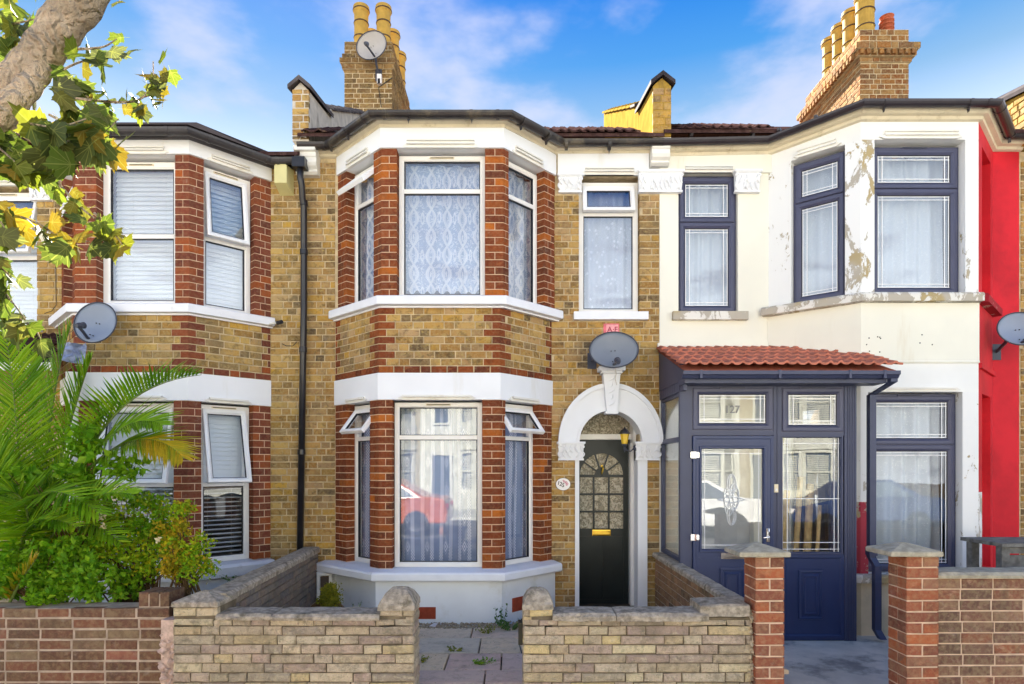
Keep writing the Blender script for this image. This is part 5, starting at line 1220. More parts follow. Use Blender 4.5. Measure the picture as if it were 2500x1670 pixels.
# right fixed light over a panel
rl = G(FP).ring(nx(658), nx(962), nz(1072), nz(490), [(0, .06), (0, .0), (.012, .0), (.02, .012), (.02, .05)]).done('window', M['porch'], po)
pane(FP, nx(665), nx(955), nz(1064), nz(498), .035, rl, 'glass_lo')
g = G(FP); m1 = .06
for x in (nx(665) + m1, nx(952) - m1 * .9, nx(665) + .012, nx(952) - .012): g.box(x - .003, x + .003, .030, .034, nz(1062), nz(498))
for z in (nz(498) - m1, nz(1055) + .08, nz(1055) + .012, nz(800)): g.box(nx(665), nx(955), .0295, .0345, z - .003, z + .003)
g.done('lead_strip', M['upvc_c'], rl)
def raised_panel(g, a0, a1, c0, c1, b):
    g.ring(a0, a1, c0, c1, [(0, b), (.004, b - .012), (.018, b - .014), (.028, b - .004), (.045, b - .004), (.055, b - .014), (.068, b - .014), (.075, b - .006)])
    g.add([(a0 + .075, b - .006, c0 + .075), (a1 - .075, b - .006, c0 + .075), (a1 - .075, b - .006, c1 - .075), (a0 + .075, b - .006, c1 - .075)], [(0, 1, 2, 3)])
g = G(FP); g.box(nx(658), nx(969), .012, .05, base, nz(1072)); g.ring(nx(660), nx(967), nz(1488), nz(1074), [(0, .0), (.03, .0), (.042, .012)])
raised_panel(g, nx(744), nx(866), nz(1394), nz(1150), .012); g.done('side_panel', M['navy'], po)
# door
a0, a1, c0, c1 = nx(222), nx(620), nz(1488), nz(490)
g = G(FP); hole = (nx(262), nx(572), nz(1052), nz(550))
panels(g, a0, a1, c0, c1, [hole], -.012, .04)
g.ring(a0, a1, c0, c1, [(0, -.012), (.004, -.018), (.03, -.018), (.036, -.012)])
g.ring(hole[0] - .02, hole[1] + .02, hole[2] - .02, hole[3] + .02, [(0, -.012), (.006, -.024), (.022, -.024), (.03, -.01), (.03, .02)])
raised_panel(g, nx(354), nx(476) , nz(1394), nz(1137), -.012)
g.prism([(nx(250), nz(1085)), (nx(268), nz(1100)), (nx(572), nz(1100)), (nx(590), nz(1085))], -.02, -.012)
dr = g.done('door', M['navy'], po, label='navy front door with a leaded diamond motif and chrome letter plate')
pane(FP, hole[0], hole[1], hole[2], hole[3], .015, dr, 'glass_lo')
g = G(FP)
for x in (hole[0] + .045, hole[1] - .045): g.box(x - .003, x + .003, .011, .0145, hole[2], hole[3])
for z in (hole[2] + .05, hole[3] - .055): g.box(hole[0], hole[1], .0105, .015, z - .003, z + .003)
g.done('lead_strip', M['upvc_c'], dr)
cxm, czm = nx(416), nz(805); g = G(FP); hh_ = .33
def lens(w, h_, ox=0, oz=0, n=16):
    return [(cxm + ox + w * math.sin(math.pi * k / n), .008, czm + oz + h_ * math.cos(math.pi * k / n)) for k in range(n + 1)], [(cxm + ox - w * math.sin(math.pi * k / n), .008, czm + oz + h_ * math.cos(math.pi * k / n)) for k in range(n + 1)]
for w, h_, ox, oz in ((.045, .10, 0, .155), (.025, .075, 0, .165), (.045, .10, 0, -.155), (.025, .075, 0, -.165), (.075, .10, 0, 0), (.045, .13, .025, .03), (.045, .13, -.025, -.03), (.03, .09, .045, .03), (.03, .09, -.045, .03)):
    for q in lens(w, h_, ox, oz): g.tube(q, .0042, 5)
g.tube([(cxm - .14, .008, czm), (cxm - .1, .008, czm + .01), (cxm, .008, czm + .03), (cxm + .1, .008, czm + .01), (cxm + .14, .008, czm), (cxm + .1, .008, czm - .01), (cxm, .008, czm - .03), (cxm - .1, .008, czm - .01), (cxm - .14, .008, czm)], .0045, 5)
g.done('lead_motif', plain('bright lead came', (.62, .64, .66), .3, .5, .3), dr)
g = G(FP); g.box(nx(358), nx(476), -.026, -.012, nz(1094), nz(1064)); g.box(nx(362), nx(472), -.030, -.026, nz(1090), nz(1076)); g.done('letter_plate', M['chrome'], dr)
g = G(FP); g.box(nx(580), nx(596), -.03, -.012, nz(1010), nz(945)); g.tube([(nx(588), -.03, nz(985)), (nx(588), -.06, nz(985)), (nx(575), -.062, nz(986)), (nx(560), -.06, nz(988))], .008, 8); g.tube([(nx(590), -.035, nz(1000)), (nx(590), -.045, nz(960)), (nx(590), -.035, nz(945))], .006, 8); g.done('handle', M['chrome'], dr)
for zz in (585, 988):
    g = G(FP); g.box(nx(210), nx(232), -.03, .0, nz(zz + 15), nz(zz - 15)); g.box(nx(232), nx(252), -.026, -.012, nz(zz + 13), nz(zz - 13)); g.tube([(nx(233), -.034, nz(zz + 16)), (nx(233), -.034, nz(zz - 16))], .008, 8); g.tube([(nx(246), -.03, nz(zz)), (nx(246), -.02, nz(zz))], .006, 6); g.done('hinge', M['chrome'], dr)
bp = T('door_bell', FP.P(nx(630), 0, nz(748)), 'small cream bell push on the porch mullion', 'door bell'); g = G(FP); g.box(nx(621), nx(640), -.018, .0, nz(768), nz(728)); g.done('housing', M['vent_w'], bp); G(FP).box(nx(626), nx(635), -.022, -.018, nz(760), nz(750)).done('button', M['ceramic'], bp)
me = text_mesh('127', .105, .0015, .0015, 0.0); me.materials.append(plain('etched grey number', (.26, .26, .25), .5, .3))
num = link('house_number', me, None, FP.P(nx(420), .012, nz(362)), label='etched number 127 on the glass over the navy door', cat='house number'); num.rotation_euler = (rad(90), 0, 0)
# sides, base, roof
G().box(xl - .02, xr + .08, PY - .05, PY + .09, -.17, base).done('threshold', M['navy'], po)
fs_ = Frame(xl + .004, YW, 0, -1); sl = YW - PY
g = G(fs_); zb0, zt0, zm = .655, 2.37, 1.895
g.box(0.004, .05, 0, .05, zb0, zt0); g.box(sl - .03, sl - .002, 0, .05, zb0, zt0 + .06); g.box(.05, sl - .03, .004, .05, zm - .025, zm + .025); g.box(.05, sl - .03, .004, .05, zb0, zb0 + .04); g.box(.05, sl - .03, .004, .05, zt0 - .03, zt0)
sd_ = g.done('window', M['porch'], po)
pane(fs_, .05, sl - .03, zb0 + .04, zm - .025, .02, sd_, 'glass_lo'); pane(fs_, .05, sl - .03, zm + .025, zt0 - .03, .02, sd_, 'glass_lo')
for i in range(9):
    a = i * sl / 9; G(fs_).box(a + .003, a + sl / 9 - .003, -.012, .03, zt0, 2.93 - .345 * (a + .05) * 1.0).done('cladding_board', M['porch'], po)
G(fs_).box(0, sl + .12, -.006, .03, zt0 + .0, 2.93 - .36 * 1.0 * sl - .09).done('cladding_back', M['porch'], po)
fr_ = Frame(xr - .0, PY, 0, 1); g = G(fr_); g.box(0.07, .44, 0, .06, base, .62); g.box(.07, .12, 0, .06, .62, zt); g.box(.38, .44, 0, .06, .62, zt); g.box(.12, .38, .0, .06, 1.87, 1.93); g.box(.12, .38, 0, .06, 2.3, zt); sd2 = g.done('window', M['porch'], po); pane(fr_, .12, .38, .62, 1.87, .02, sd2); pane(fr_, .12, .38, 1.93, 2.3, .02, sd2)
ys, yb = 6.05, YW; zsl = lambda y: 2.565 + .335 * (y - 6.05)
G().add([(1.67, 6.09, 2.53), (3.66, 6.09, 2.53), (3.66, YW - .02, zsl(YW) - .03), (1.67, YW - .02, zsl(YW) - .03), (1.67, 6.09, 2.47), (3.66, 6.09, 2.47), (3.66, YW - .02, 2.47), (1.67, YW - .02, 2.47)], [(3, 2, 1, 0), (4, 5, 6, 7), (0, 1, 5, 4), (1, 2, 6, 5), (3, 0, 4, 7)]).done('roof_deck', M['porch'], po)
rf = G().add([(1.655, 6.03, 2.535), (3.68, 6.03, 2.535), (3.68, YW, zsl(YW) - .0), (1.655, YW, zsl(YW) - .0), (1.655, 6.03, 2.525), (3.68, 6.03, 2.525), (3.68, YW, zsl(YW) - .01), (1.655, YW, zsl(YW) - .01)], [(3, 2, 1, 0), (4, 5, 6, 7), (0, 1, 5, 4)]).done('roof', M['ptile'], po)
vf = tile_vf(.21, .33, .02, .02, 14); me = shared(('ptile',), vf, M['ptile'], 'roof_tile')
for row in range(5):
    for i in range(10):
        place_tile(rf, me, 'roof_tile', (1.645 + i * .207 + R.uniform(-.003, .003), 6.0 + row * .232, zsl(6.0 + row * .232) + .036 + R.uniform(0, .006)), math.atan(.335) - .085, R.uniform(-.012, .012), (1.0, 1, 1))
g = G(); prf = [(0, 0), (-.05, .0), (-.075, .03), (-.09, .035), (-.09, .07), (-.08, .07), (-.08, .045), (-.06, .03), (-.045, .012), (0, .012)]
V = []
for x in (1.63, 3.70): V += [(x, 6.09 + y, 2.462 + z) for y, z in prf]
n = len(prf); g.add(V, [tuple(range(n)), tuple(range(2 * n - 1, n - 1, -1))] + [(i, n + i, n + (i + 1) % n, (i + 1) % n) for i in range(n)])
for x in (1.80, 2.55, 3.22, 3.55): g.box(x - .012, x + .012, 5.995, 6.09, 2.458, 2.537)
flipfix(g.done('gutter', M['gutg'] if False else M['porch'], po))
G().box(1.67, 3.62, 6.09, 6.32, 2.425, 2.47).done('soffit', M['porch'], po)
G().box(1.65, 2.9, YW - .05, YW - .004, zsl(YW) + .03, zsl(YW) + .075).done('mortar_fillet', M['cream'], po)
g = G(); s_ = .032; pxx = 3.655
def sqtube(g, pts, s_):
    for (a, b_) in zip(pts, pts[1:]):
        A, B = Vector(a), Vector(b_); V = []
        for q in (A, B): V += [(q.x - s_, q.y - s_, q.z), (q.x + s_, q.y - s_, q.z), (q.x + s_, q.y + s_, q.z), (q.x - s_, q.y + s_, q.z)]
        g.add(V, [(0, 4, 5, 1), (1, 5, 6, 2), (2, 6, 7, 3), (3, 7, 4, 0), (0, 1, 2, 3), (4, 7, 6, 5)])
sqtube(g, [(pxx, 6.06, 2.46), (pxx, 6.06, 2.43), (pxx - .02, 6.38, 2.34), (pxx - .02, 6.38, .70), (pxx + .01, 6.34, .62), (pxx + .01, 6.34, -.02), (pxx + .03, 6.28, -.10)], s_)
g.box(pxx - .06, pxx + .02, 6.34, 6.42, .72, .80); flipfix(g.done('downpipe', M['porch'], po))
# things stored inside
for i, (x0, y0, x1, y1, zt_, r) in enumerate(((2.86, 6.75, 3.06, 7.02, 1.35, .035), (2.98, 6.72, 3.2, 7.0, 1.5, .03), (3.1, 6.7, 3.3, 6.98, 1.42, .04), (3.17, 6.65, 3.32, 6.8, 1.2, .02))):
    G().tube([(x0, y0, -.1), (x1, y1, zt_)], r, 10).done('bamboo_screen', M['wood'], None, label=['thick rolled bamboo screen leaning lowest inside the porch', 'rolled bamboo screen leaning behind the thick one in the porch', 'widest bamboo roll beside the porch mullion glass', 'thin bamboo roll in the porch corner by the right post'][i], cat='bamboo roll')
# ================================================================== downpipe, dishes, lamp, signs
dp = T('downpipe', (-2.39, 7.1, .6), 'tall black downpipe between the two brick bays', 'downpipe')
g = G(); xp = PX(731, 7.1); xt = PX(733, 7.0)
g.tube([(xt, 7.0, 4.96), (xt, 7.0, 4.82), (xt + .01, 7.02, 4.76), (xp + .045, 7.07, 4.62), (xp + .05, 7.1, 4.55), (xp + .05, 7.1, 3.4), (xp, 7.1, .3)], .036, 14)
g.done('pipe', M['pipe'], dp, smooth=True)
for z in (4.55, 4.0, 2.9, 1.75): G().lathe((xp + (.05 if z > 3.4 else .05 * (z - .3) / 3.1), 7.1, z), [(.037, 0), (.044, .005), (.044, .06), (.037, .065)], 16).done('collar', M['pipe'], dp)
g = G(); g.box(xt - .07, xt + .07, 6.93, 7.08, 4.92, 5.03); g.done('outlet', M['pipe'], dp)
def dish(loc, a, b, nrm, mat, label, arm, lnb, wallpt, tilt=0.0):
    t = T('satellite_dish', loc, label, 'satellite dish', 'satellite dishes on the houses')
    n = Vector(nrm).normalized(); rgt = n.cross(Vector((0, 0, 1))).normalized() * -1; upv = n.cross(rgt).normalized()
    if upv.z < 0: upv = -upv
    c, s_ = math.cos(tilt), math.sin(tilt); rgt, upv = rgt * c + upv * s_, upv * c - rgt * s_
    C = Vector(loc); V = [C - n * .0]; V = []; fs = []; N = 40; K = 6; dep = .055
    for side in (0, 1):
        for k in range(K + 1):
            r = k / K
            for i in range(N):
                th = 2 * math.pi * i / N; V.append(C + rgt * (a * r * math.cos(th)) + upv * (b * r * math.sin(th)) + n * (dep * r * r - (.006 if side else 0)))
    m = (K + 1) * N
    for side in (0, 1):
        for k in range(K):
            for i in range(N):
                p_, q_ = side * m + k * N + i, side * m + k * N + (i + 1) % N; fs.append((p_, q_, q_ + N, p_ + N) if side == 0 else (p_, p_ + N, q_ + N, q_))
    for i in range(N):
        p_, q_ = K * N + i, K * N + (i + 1) % N; fs.append((p_, q_, q_ + m, p_ + m))
    G().add(V, fs, True).done('reflector', M[mat], t, smooth=True)
    g = G(); rim = [C + rgt * (a * math.cos(2 * math.pi * i / N)) + upv * (b * math.sin(2 * math.pi * i / N)) + n * dep for i in range(N + 1)]; g.tube(rim, .007, 6, True, False); g.done('rim', M['dark_metal'], t, smooth=True)
    g = G()
    for (x, y) in ((-.10, .03), (.06, .05), (-.05, -.6), (.12, -.6)): g.tube([C + rgt * (a * x) + upv * (b * y) + n * .0, C + rgt * (a * x) + upv * (b * y) + n * (.03 if abs(y) > .3 else .01)], .006, 6, True)
    g.done('bolt', M['ink'], t)
    A = C - upv * (b * .8) + n * .03; L = Vector(lnb)
    g = G(); g.tube([A - n * .02, A + n * .03, A * .5 + L * .5, L], .015, 8, True); g.done('arm', M['dark_metal'], t, smooth=True)
    d = (C - L).normalized(); g = G(); g.tube([L - d * .02, L + d * .02, L + d * .05, L + d * .075], [.02, .03, .026, .034], 10, True); g.done('receiver', M['dark_metal'], t)
    W_ = Vector(wallpt); g = G(); g.tube([C - n * .02, C - n * .10, W_ + (C - W_) * .4, W_], .018, 8, True); g.box(W_.x - .05, W_.x + .05, W_.y - .012, W_.y, W_.z - .09, W_.z + .09); g.done('bracket', M['dark_metal'], t)
    return t
cx_, cz_ = PX(1499, 6.85), PZ(858, 6.85)
dish((cx_, 6.88, cz_), .262, .212, (-.10, -1, .30), 'dish', 'grey satellite dish above the white keystone of the arched door', None, (cx_ - .01, 6.52, cz_ - .17), (cx_ - .20, YW, cz_ - .05))
cx_, cz_ = PX(238, 6.35), PZ(792, 6.35)
dish((cx_, 6.36, cz_), .195, .215, (.12, -1, .18), 'dish_b', 'blue grey satellite dish beside the plastic sheet on the left bay', None, (PX(190, 6.1), 6.1, PZ(795, 6.1)), (cx_ - .05, 6.55, cz_ + .05), -.35)
cx_, cz_ = PX(909, 9.4), PZ(113, 9.4)
dish((cx_, 9.42, cz_), .235, .195, (-.15, -1, -.12), 'dish_p', 'pale round satellite dish on the chimney between two buff pots', None, (PX(892, 9.1), 9.1, PZ(106, 9.1)), (PX(925, 9.67), 9.66, PZ(185, 9.67)), .25)
cx_, cz_ = PX(2490, 6.75), PZ(806, 6.75)
dish((cx_, 6.78, cz_), .235, .185, (-.12, -1, .2), 'dish_b', 'blue grey satellite dish cut by the frame in front of the red wall', None, (cx_ + .02, 6.45, cz_ - .16), (5.5, YW - .01, cz_ - .16))
lt = T('wall_lantern', (1.28, 7.12, 1.9), 'amber glass lantern with black cap in the door arch', 'lantern')
lx, ly = 1.275, 7.14; zl_ = lambda y: PZ(850 + y / 2.24, 7.14)
M['amber'] = plain('amber glass', (.85, .55, .04), .2, .6)
G().lathe((lx, ly, 0), [(.028, zl_(525)), (.033, zl_(520)), (.052, zl_(470)), (.05, zl_(468))], 6).done('glass_body', M['amber'], lt)
G().lathe((lx, ly, 0), [(.06, zl_(470)), (.062, zl_(464)), (.04, zl_(448)), (.014, zl_(440)), (.008, zl_(432)), (.001, zl_(430))], 6).done('cap', M['gut'], lt)
g = G(); g.lathe((lx, ly, 0), [(.03, zl_(524)), (.03, zl_(530)), (.012, zl_(540)), (.014, zl_(552)), (.004, zl_(568)), (.001, zl_(570))], 8)
g.tube([(lx, ly, zl_(545)), (lx + .03, ly, zl_(560)), (lx + .07, ly, zl_(563)), (lx + .10, ly, zl_(550)), (lx + .115, ly, zl_(540))], .008, 8); g.tube([(lx + .10, ly, zl_(558)), (lx + .12, ly, zl_(548)), (lx + .11, ly, zl_(535)), (lx + .095, ly, zl_(542))], .006, 8); g.lathe((lx + .125, ly - .0, 0), [(.02, zl_(562)), (.024, zl_(555)), (.024, zl_(540)), (.01, zl_(530))], 10); g.done('bracket', M['dark_metal'], lt)
pq = T('house_number_plaque', (PX(1375, YW), YW, zw(1182)), 'oval white ceramic plaque reading 125 with pink roses, left of the black door', 'house plaque')
cx_, cz_ = PX(1374.5, YW), zw(1182); el_ = lambda a, b, n=28: [(cx_ + a * math.cos(2 * math.pi * k / n), cz_ + b * math.sin(2 * math.pi * k / n)) for k in range(n)]
G(FW).prism(el_(.087, .073), -.014, .0).done('backing', M['gasket'], pq); G(FW).prism(el_(.082, .069), -.022, -.014).done('plate', M['ceramic'], pq)
for ch_, dx_, dz_ in (('1', -.052, .012), ('2', -.026, .0), ('5', -.0, -.014)):
    me = text_mesh(ch_, .062, .0008, .0012); me.materials.append(M['ink']); o = link('numeral', me, pq, (cx_ + dx_, YW - .0235, cz_ + dz_)); o.rotation_euler = (rad(90), rad(12), 0)
g = G(FW)
for (x, z, r) in ((.012, .03, .014), (.035, .018, .016), (.04, -.006, .013), (.0, .042, .008), (.055, .005, .007)):
    for k in range(6): a = k * 1.05; g.prism([(cx_ + x + r * .6 * math.cos(a) + r * .45 * math.cos(t * 1.257), cz_ + z + r * .6 * math.sin(a) + r * .45 * math.sin(t * 1.257)) for t in range(5)], -.0235 - k * .0002, -.022)
g.done('rose_print', M['rose'], pq)
sg_ = T('pink_sign', (PX(1492, YW), YW, zw(805)), 'small faded pink sign lettered A F behind the top of the grey dish', 'sign')
x0, x1, z0, z1 = PX(1473, YW), PX(1511, YW), zw(832), zw(791)
G(FW).box(x0, x1, -.02, .0, z0, z1).done('board', M['pink'], sg_); G(FW).box(x0 + .03, x1 - .012, -.023, -.02, z0 + .02, z1 - .012).done('face', M['pinkl'], sg_)
me = text_mesh('A·F', .085, .0008, .001); me.materials.append(M['pinkd']); o = link('lettering', me, sg_, ((x0 + x1) / 2 + .012, YW - .0245, zw(806))); o.rotation_euler = (rad(90), 0, 0)
# wall cables
def cable(pts, r, mat, label):
    tagset(G().tube(pts, r, 5).done('cable', M[mat]), label, 'cable', 'cables clipped to the brickwork')
cable([(PX(137, YW), YW - .01, zw(510)), (PX(138, YW), YW - .01, zw(700)), (PX(139, YW), YW - .01, zw(745)), (PX(128, YW), YW - .01, zw(760)), (PX(110, YW), YW - .01, zw(766))], .004, 'cable', 'thin dark cable running down the brick pier left of the upper left bay')
cable([(PX(725, YW), YW - .01, zw(835)), (PX(716, YW), YW - .012, zw(845)), (PX(700, YW), YW - .015, zw(845)), (PX(690, YW), YW - .02, zw(840))], .005, 'cable', 'short drooping black cable beside the downpipe')
cable([(PX(958, 9.66), 9.655, PZ(190, 9.66)), (PX(925, 9.66), 9.64, PZ(215, 9.66)), (PX(931, 9.66), 9.65, PZ(262, 9.66))], .006, 'cable', 'cable hanging down the chimney face under the pale dish')
cable([(PX(726, 7.0), 7.0, PZ(350, 7)), (PX(738, 7.0), 6.96, PZ(338, 7)), (PX(752, 7.0), 6.94, PZ(342, 7))], .004, 'cablew', 'loose pale wire curling over the gutter joint')
cable([(PX(1503, 6.9), 6.93, PZ(895, 6.9)), (PX(1505, 6.95), 6.97, PZ(912, 6.95)), (PX(1502, 6.98), 6.985, PZ(925, 6.98)), (PX(1506, 7.0), 7.0, PZ(940, 7.0))], .004, 'cablew', 'white cable dangling from the grey dish over the keystone')
jb = T('junction_box', (PX(925, 9.66), 9.64, PZ(192, 9.66)), 'small white junction box on the chimney brickwork below the dish', 'junction box'); G().box(PX(920, 9.6), PX(931, 9.6), 9.6, 9.665, PZ(203, 9.6), PZ(180, 9.6)).done('box_body', M['ceramic'], jb); G().box(PX(922, 9.6), PX(928, 9.6), 9.595, 9.6, PZ(204, 9.6), PZ(192, 9.6)).done('connector', M['ink'], jb)
ov = T('overflow_pipe', (PX(675, 7), 7.0, zw(797)), 'white overflow pipe stub with black end under the left bay sill', 'pipe'); G().tube([(PX(650, 7.1), 7.12, zw(795)), (PX(680, 7.0), 6.98, zw(798))], .014, 8).done('pipe', M['trim'], ov); G().tube([(PX(678, 7.0), 6.99, zw(798)), (PX(688, 6.95), 6.95, zw(797))], .022, 8).done('pipe_end', M['gasket'], ov)
# air bricks, meter
def airbrick(fr, a0, a1, c0, c1, b, label):
    t = T('air_brick', fr.P(a0, b, c0), label, 'air brick', 'terracotta air bricks in the white plinth'); g = G(fr).ring(a0, a1, c0, c1, [(0, b), (0, b - .006), (.008, b - .006), (.008, b + .0)]); g.add([(a0 + .008, b - .001, c0 + .008), (a1 - .008, b - .001, c0 + .008), (a1 - .008, b - .001, c1 - .008), (a0 + .008, b - .001, c1 - .008)], [(0, 1, 2, 3)]); g.done('frame', M['terra'], t)
    n = 8
    for i in range(n):
        z0 = c0 + .01 + (c1 - c0 - .02) * i / n; G(fr).box(a0 + .008, a1 - .008, b - .009, b - .001, z0 + .002, z0 + (c1 - c0 - .02) / n * .62).done('slat', M['terra'], t)
lo = Bay((820, 925, 1220, 1346))
airbrick(lo.M, lo.M.a(1019, -.055), lo.M.a(1064, -.055), zf(1511, .055), zf(1482, .055), -.056, 'square terracotta air brick low on the front of the white plinth')
airbrick(lo.R, lo.R.a(1250, -.055), lo.R.a(1294, -.055), .09, .235, -.056, 'tilting terracotta air brick by the gate pier on the slanting plinth side')
mb = T('meter_box', (PX(790, 7.0), 7.0, .2), 'white meter box with brown glass door under the left end of the bay sill', 'meter box')
x0, x1, z0, z1 = PX(773, 7.0), PX(812, 7.0), PZ(1482, 7.0), PZ(1397, 7.0); fm = Frame(0, 6.98)
G(fm).ring(x0, x1, z0, z1, [(0, .2), (0, .01), (.01, 0), (.035, 0), (.04, .02)]).done('case', M['meter'], mb); G(fm).box(x0 + .04, x1 - .03, .02, .03, z0 + .03, z1 - .05).done('door_glass', plain('brown tinted glass', (.10, .075, .06), .15, .6), mb)
# ================================================================== garden walls
YG = 4.35; FG = Frame(0, YG); gx = lambda px, y=YG: PX(px, y); gz = lambda py, y=YG: PZ(py, y)
def coping(t, x0, x1, y0, y1, z0, z1, mat='cap', rnd=.02, seed=0, name='coping'):
    """slab with softened, slightly worn edges"""
    r = random.Random(seed); n = max(2, int((x1 - x0) / .06)); V = []
    for i in range(n + 1):
        x = x0 + (x1 - x0) * i / n; j = lambda s=.004: r.uniform(-s, s)
        e = .006 if i in (0, n) else 0
        V += [(x + j(.002), y0 + e + j(), z0 + j(.002)), (x, y0 + e - .004 + j(), z1 - rnd + j()), (x, y0 + rnd + e + j(), z1 - e + j(.003)), (x, y1 - rnd, z1 - e + j(.003)), (x, y1, z1 - rnd), (x, y1, z0)]
    fs = [tuple(range(5, -1, -1)), tuple(range(6 * n, 6 * n + 6))]
    for i in range(n):
        for k in range(6): a, b = 6 * i + k, 6 * i + (k + 1) % 6; fs.append((a, b, b + 6, a + 6))
    o = G().add(V, fs, True).done(name, M[mat], t); flipfix(o); return o
def domed_cap(t, x0, x1, y0, y1, z0, zt, seed=0, mat='cap'):
    r = random.Random(seed); prof = [(0, 0), (0, .25), (.04, .38), (.17, .72), (.34, .94), (.5, 1.0)]; V = []; fs = []
    w, d = x1 - x0, y1 - y0; K = 8
    for i, (ins, hz) in enumerate(prof):
        for side in range(4):
            for k in range(K):
                t_ = k / K; q = [(t_, 0), (1, t_), (1 - t_, 1), (0, 1 - t_)][side]
                a = ins if side % 2 == 0 or True else 0; u = .5 + (q[0] - .5) * (1 - ins * 1.7 if ins < .5 else .15); v = .5 + (q[1] - .5) * (1 - ins * 1.7 if ins < .5 else .15)
                V.append((x0 + w * u + r.uniform(-.003, .003), y0 + d * v + r.uniform(-.003, .003), z0 + (zt - z0) * hz + r.uniform(-.003, .003)))
    m = 4 * K
    for i in range(len(prof) - 1):
        for k in range(m): fs.append((i * m + k, i * m + (k + 1) % m, (i + 1) * m + (k + 1) % m, (i + 1) * m + k))
    fs += [tuple(range((len(prof) - 1) * m, len(prof) * m))]
    return G().add(V, fs, True).done('pier_cap', M[mat], t)
def pyr_cap(t, x0, x1, y0, y1, z0, th, apex, mat='capl'):
    xm, ym = (x0 + x1) / 2, (y0 + y1) / 2
    g = G().add([(x0, y0, z0), (x1, y0, z0), (x1, y1, z0), (x0, y1, z0), (x0 - .0, y0 - .0, z0 + th), (x1, y0, z0 + th), (x1, y1, z0 + th), (x0, y1, z0 + th), (xm - .02, ym - .02, apex), (xm + .02, ym - .02, apex), (xm + .02, ym + .02, apex), (xm - .02, ym + .02, apex)],
          [(0, 1, 5, 4), (1, 2, 6, 5), (2, 3, 7, 6), (3, 0, 4, 7), (4, 5, 9, 8), (5, 6, 10, 9), (6, 7, 11, 10), (7, 4, 8, 11), (8, 9, 10, 11), (3, 2, 1, 0)])
    o = g.done('pier_cap', M[mat], t); b = o.modifiers.new('b', 'BEVEL'); b.width = .008; b.segments = 2; return o
def stones(ps, fr, a0, a1, c0, c1, course=.0645):
    field(ps, fr, a0, a1, c0, c1, course=course, joint=.008, proud=.012, d=.06, S=.30, HD=.13)
def lumps(x0, x1, y0, y1, z0, z1, n, name, mat, parent, seed=0, s=(.012, .03)):
    r = random.Random(seed); g = G()
    for i in range(n):
        c = Vector((r.uniform(x0, x1), r.uniform(y0, y1), r.uniform(z0, z1))); q = r.uniform(*s); P_ = []
        for k, (a, b, e) in enumerate(((1, 0, 0), (-1, 0, 0), (0, 1, 0), (0, -1, 0), (0, 0, 1), (0, 0, -1))): P_.append(c + Vector((a, b, e)) * q * r.uniform(.7, 1.3) + Vector((r.uniform(-.3, .3) * q, 0, r.uniform(-.3, .3) * q)))
        g.add(P_, [(0, 2, 4), (2, 1, 4), (1, 3, 4), (3, 0, 4), (2, 0, 5), (1, 2, 5), (3, 1, 5), (0, 3, 5)], True)
    return g.done(name, M[mat], parent, kind='stuff')
# brown brick wall on the left
w1 = T('garden_wall', (-3.5, 4.46, 0), 'brown brick garden wall with rowlock end under the palm and rose bushes', 'garden wall'); FA = Frame(0, 4.46); xe = PX(412, 4.46); zt = PZ(1484, 4.46)
G(FA).box(-6.5, xe, 0.004, .21, -.1, zt - .006).done('mortar_bed', M['mortar_g'], w1)
b = Pieces('brick', M['gw_brown'], 280, ch=.006, jit=.003); field(b, FA, -5.2, xe, -.05, zt, course=.0752, z0=zt - .0752 * 10, joint=.013, proud=.002, d=.12, S=.235, HD=.235)
for k in range(3):
    b.block(FA, PX(338, 4.46) + k * .075, .066, zt + .008, .10, .0, .21)
b.emit(w1); G(FA).box(PX(338, 4.46), xe, .006, .2, zt, zt + .095).done('mortar_bed', M['mortar_g'], w1)
G(FA).box(-6.5, -5.2, -.002, .0, -.1, zt).done('wall_end', M['gw_brown'], w1)
# stone wall, left
w2 = T('garden_wall', (-1.5, YG, 0), 'weathered yellow stone block garden wall left of the gateway, with domed gate pier', 'garden wall')
xs0, xs1 = gx(424), gx(1010)
b = Pieces('stone_block', M['stone'], 200, 'stonework', ch=.009, jit=.006)
G(FG).box(xs0, xs1 - .01, .006, .20, -.1, .56).box(xs0, gx(530), .006, .3, .5, gz(1482)).box(gx(928), xs1 - .006, .006, .22, .5, gz(1490)).done('mortar_bed', M['mortar_s'], w2)
stones(b, FG, xs0, xs1, .56 - .0645 * 10, .56); stones(b, FG, xs0, gx(530), .564, gz(1482)); field(b, FG, gx(928), xs1, .564, gz(1490), course=.0645, proud=.012, d=.06, joint=.008, S=.25)
stones(b, Frame(xs1 - .006, YG, 0, 1), 0, .24, .56 - .0645 * 10, gz(1490))
b.emit(w2)
coping(w2, gx(530), gx(664), YG - .03, YG + .22, .562, .604, seed=1); coping(w2, gx(666), gx(927), YG - .035, YG + .22, .560, .602, seed=2)
pyr_cap(w2, xs0 - .01, gx(535), YG - .02, YG + .30, gz(1482), .035, .735, 'cap'); domed_cap(w2, gx(923), gx(1013), YG - .02, YG + .26, gz(1490), .765, 3)
lumps(xe - .02, xs0 + .03, 4.36, 4.46, -.05, .45, 260, 'rough_mortar', 'rubble_p', w2, 4)
G().box(xe - .01, xs0 + .0, 4.38, 4.5, -.1, .55).done('mortar_fill', M['rubble_p'], w2)
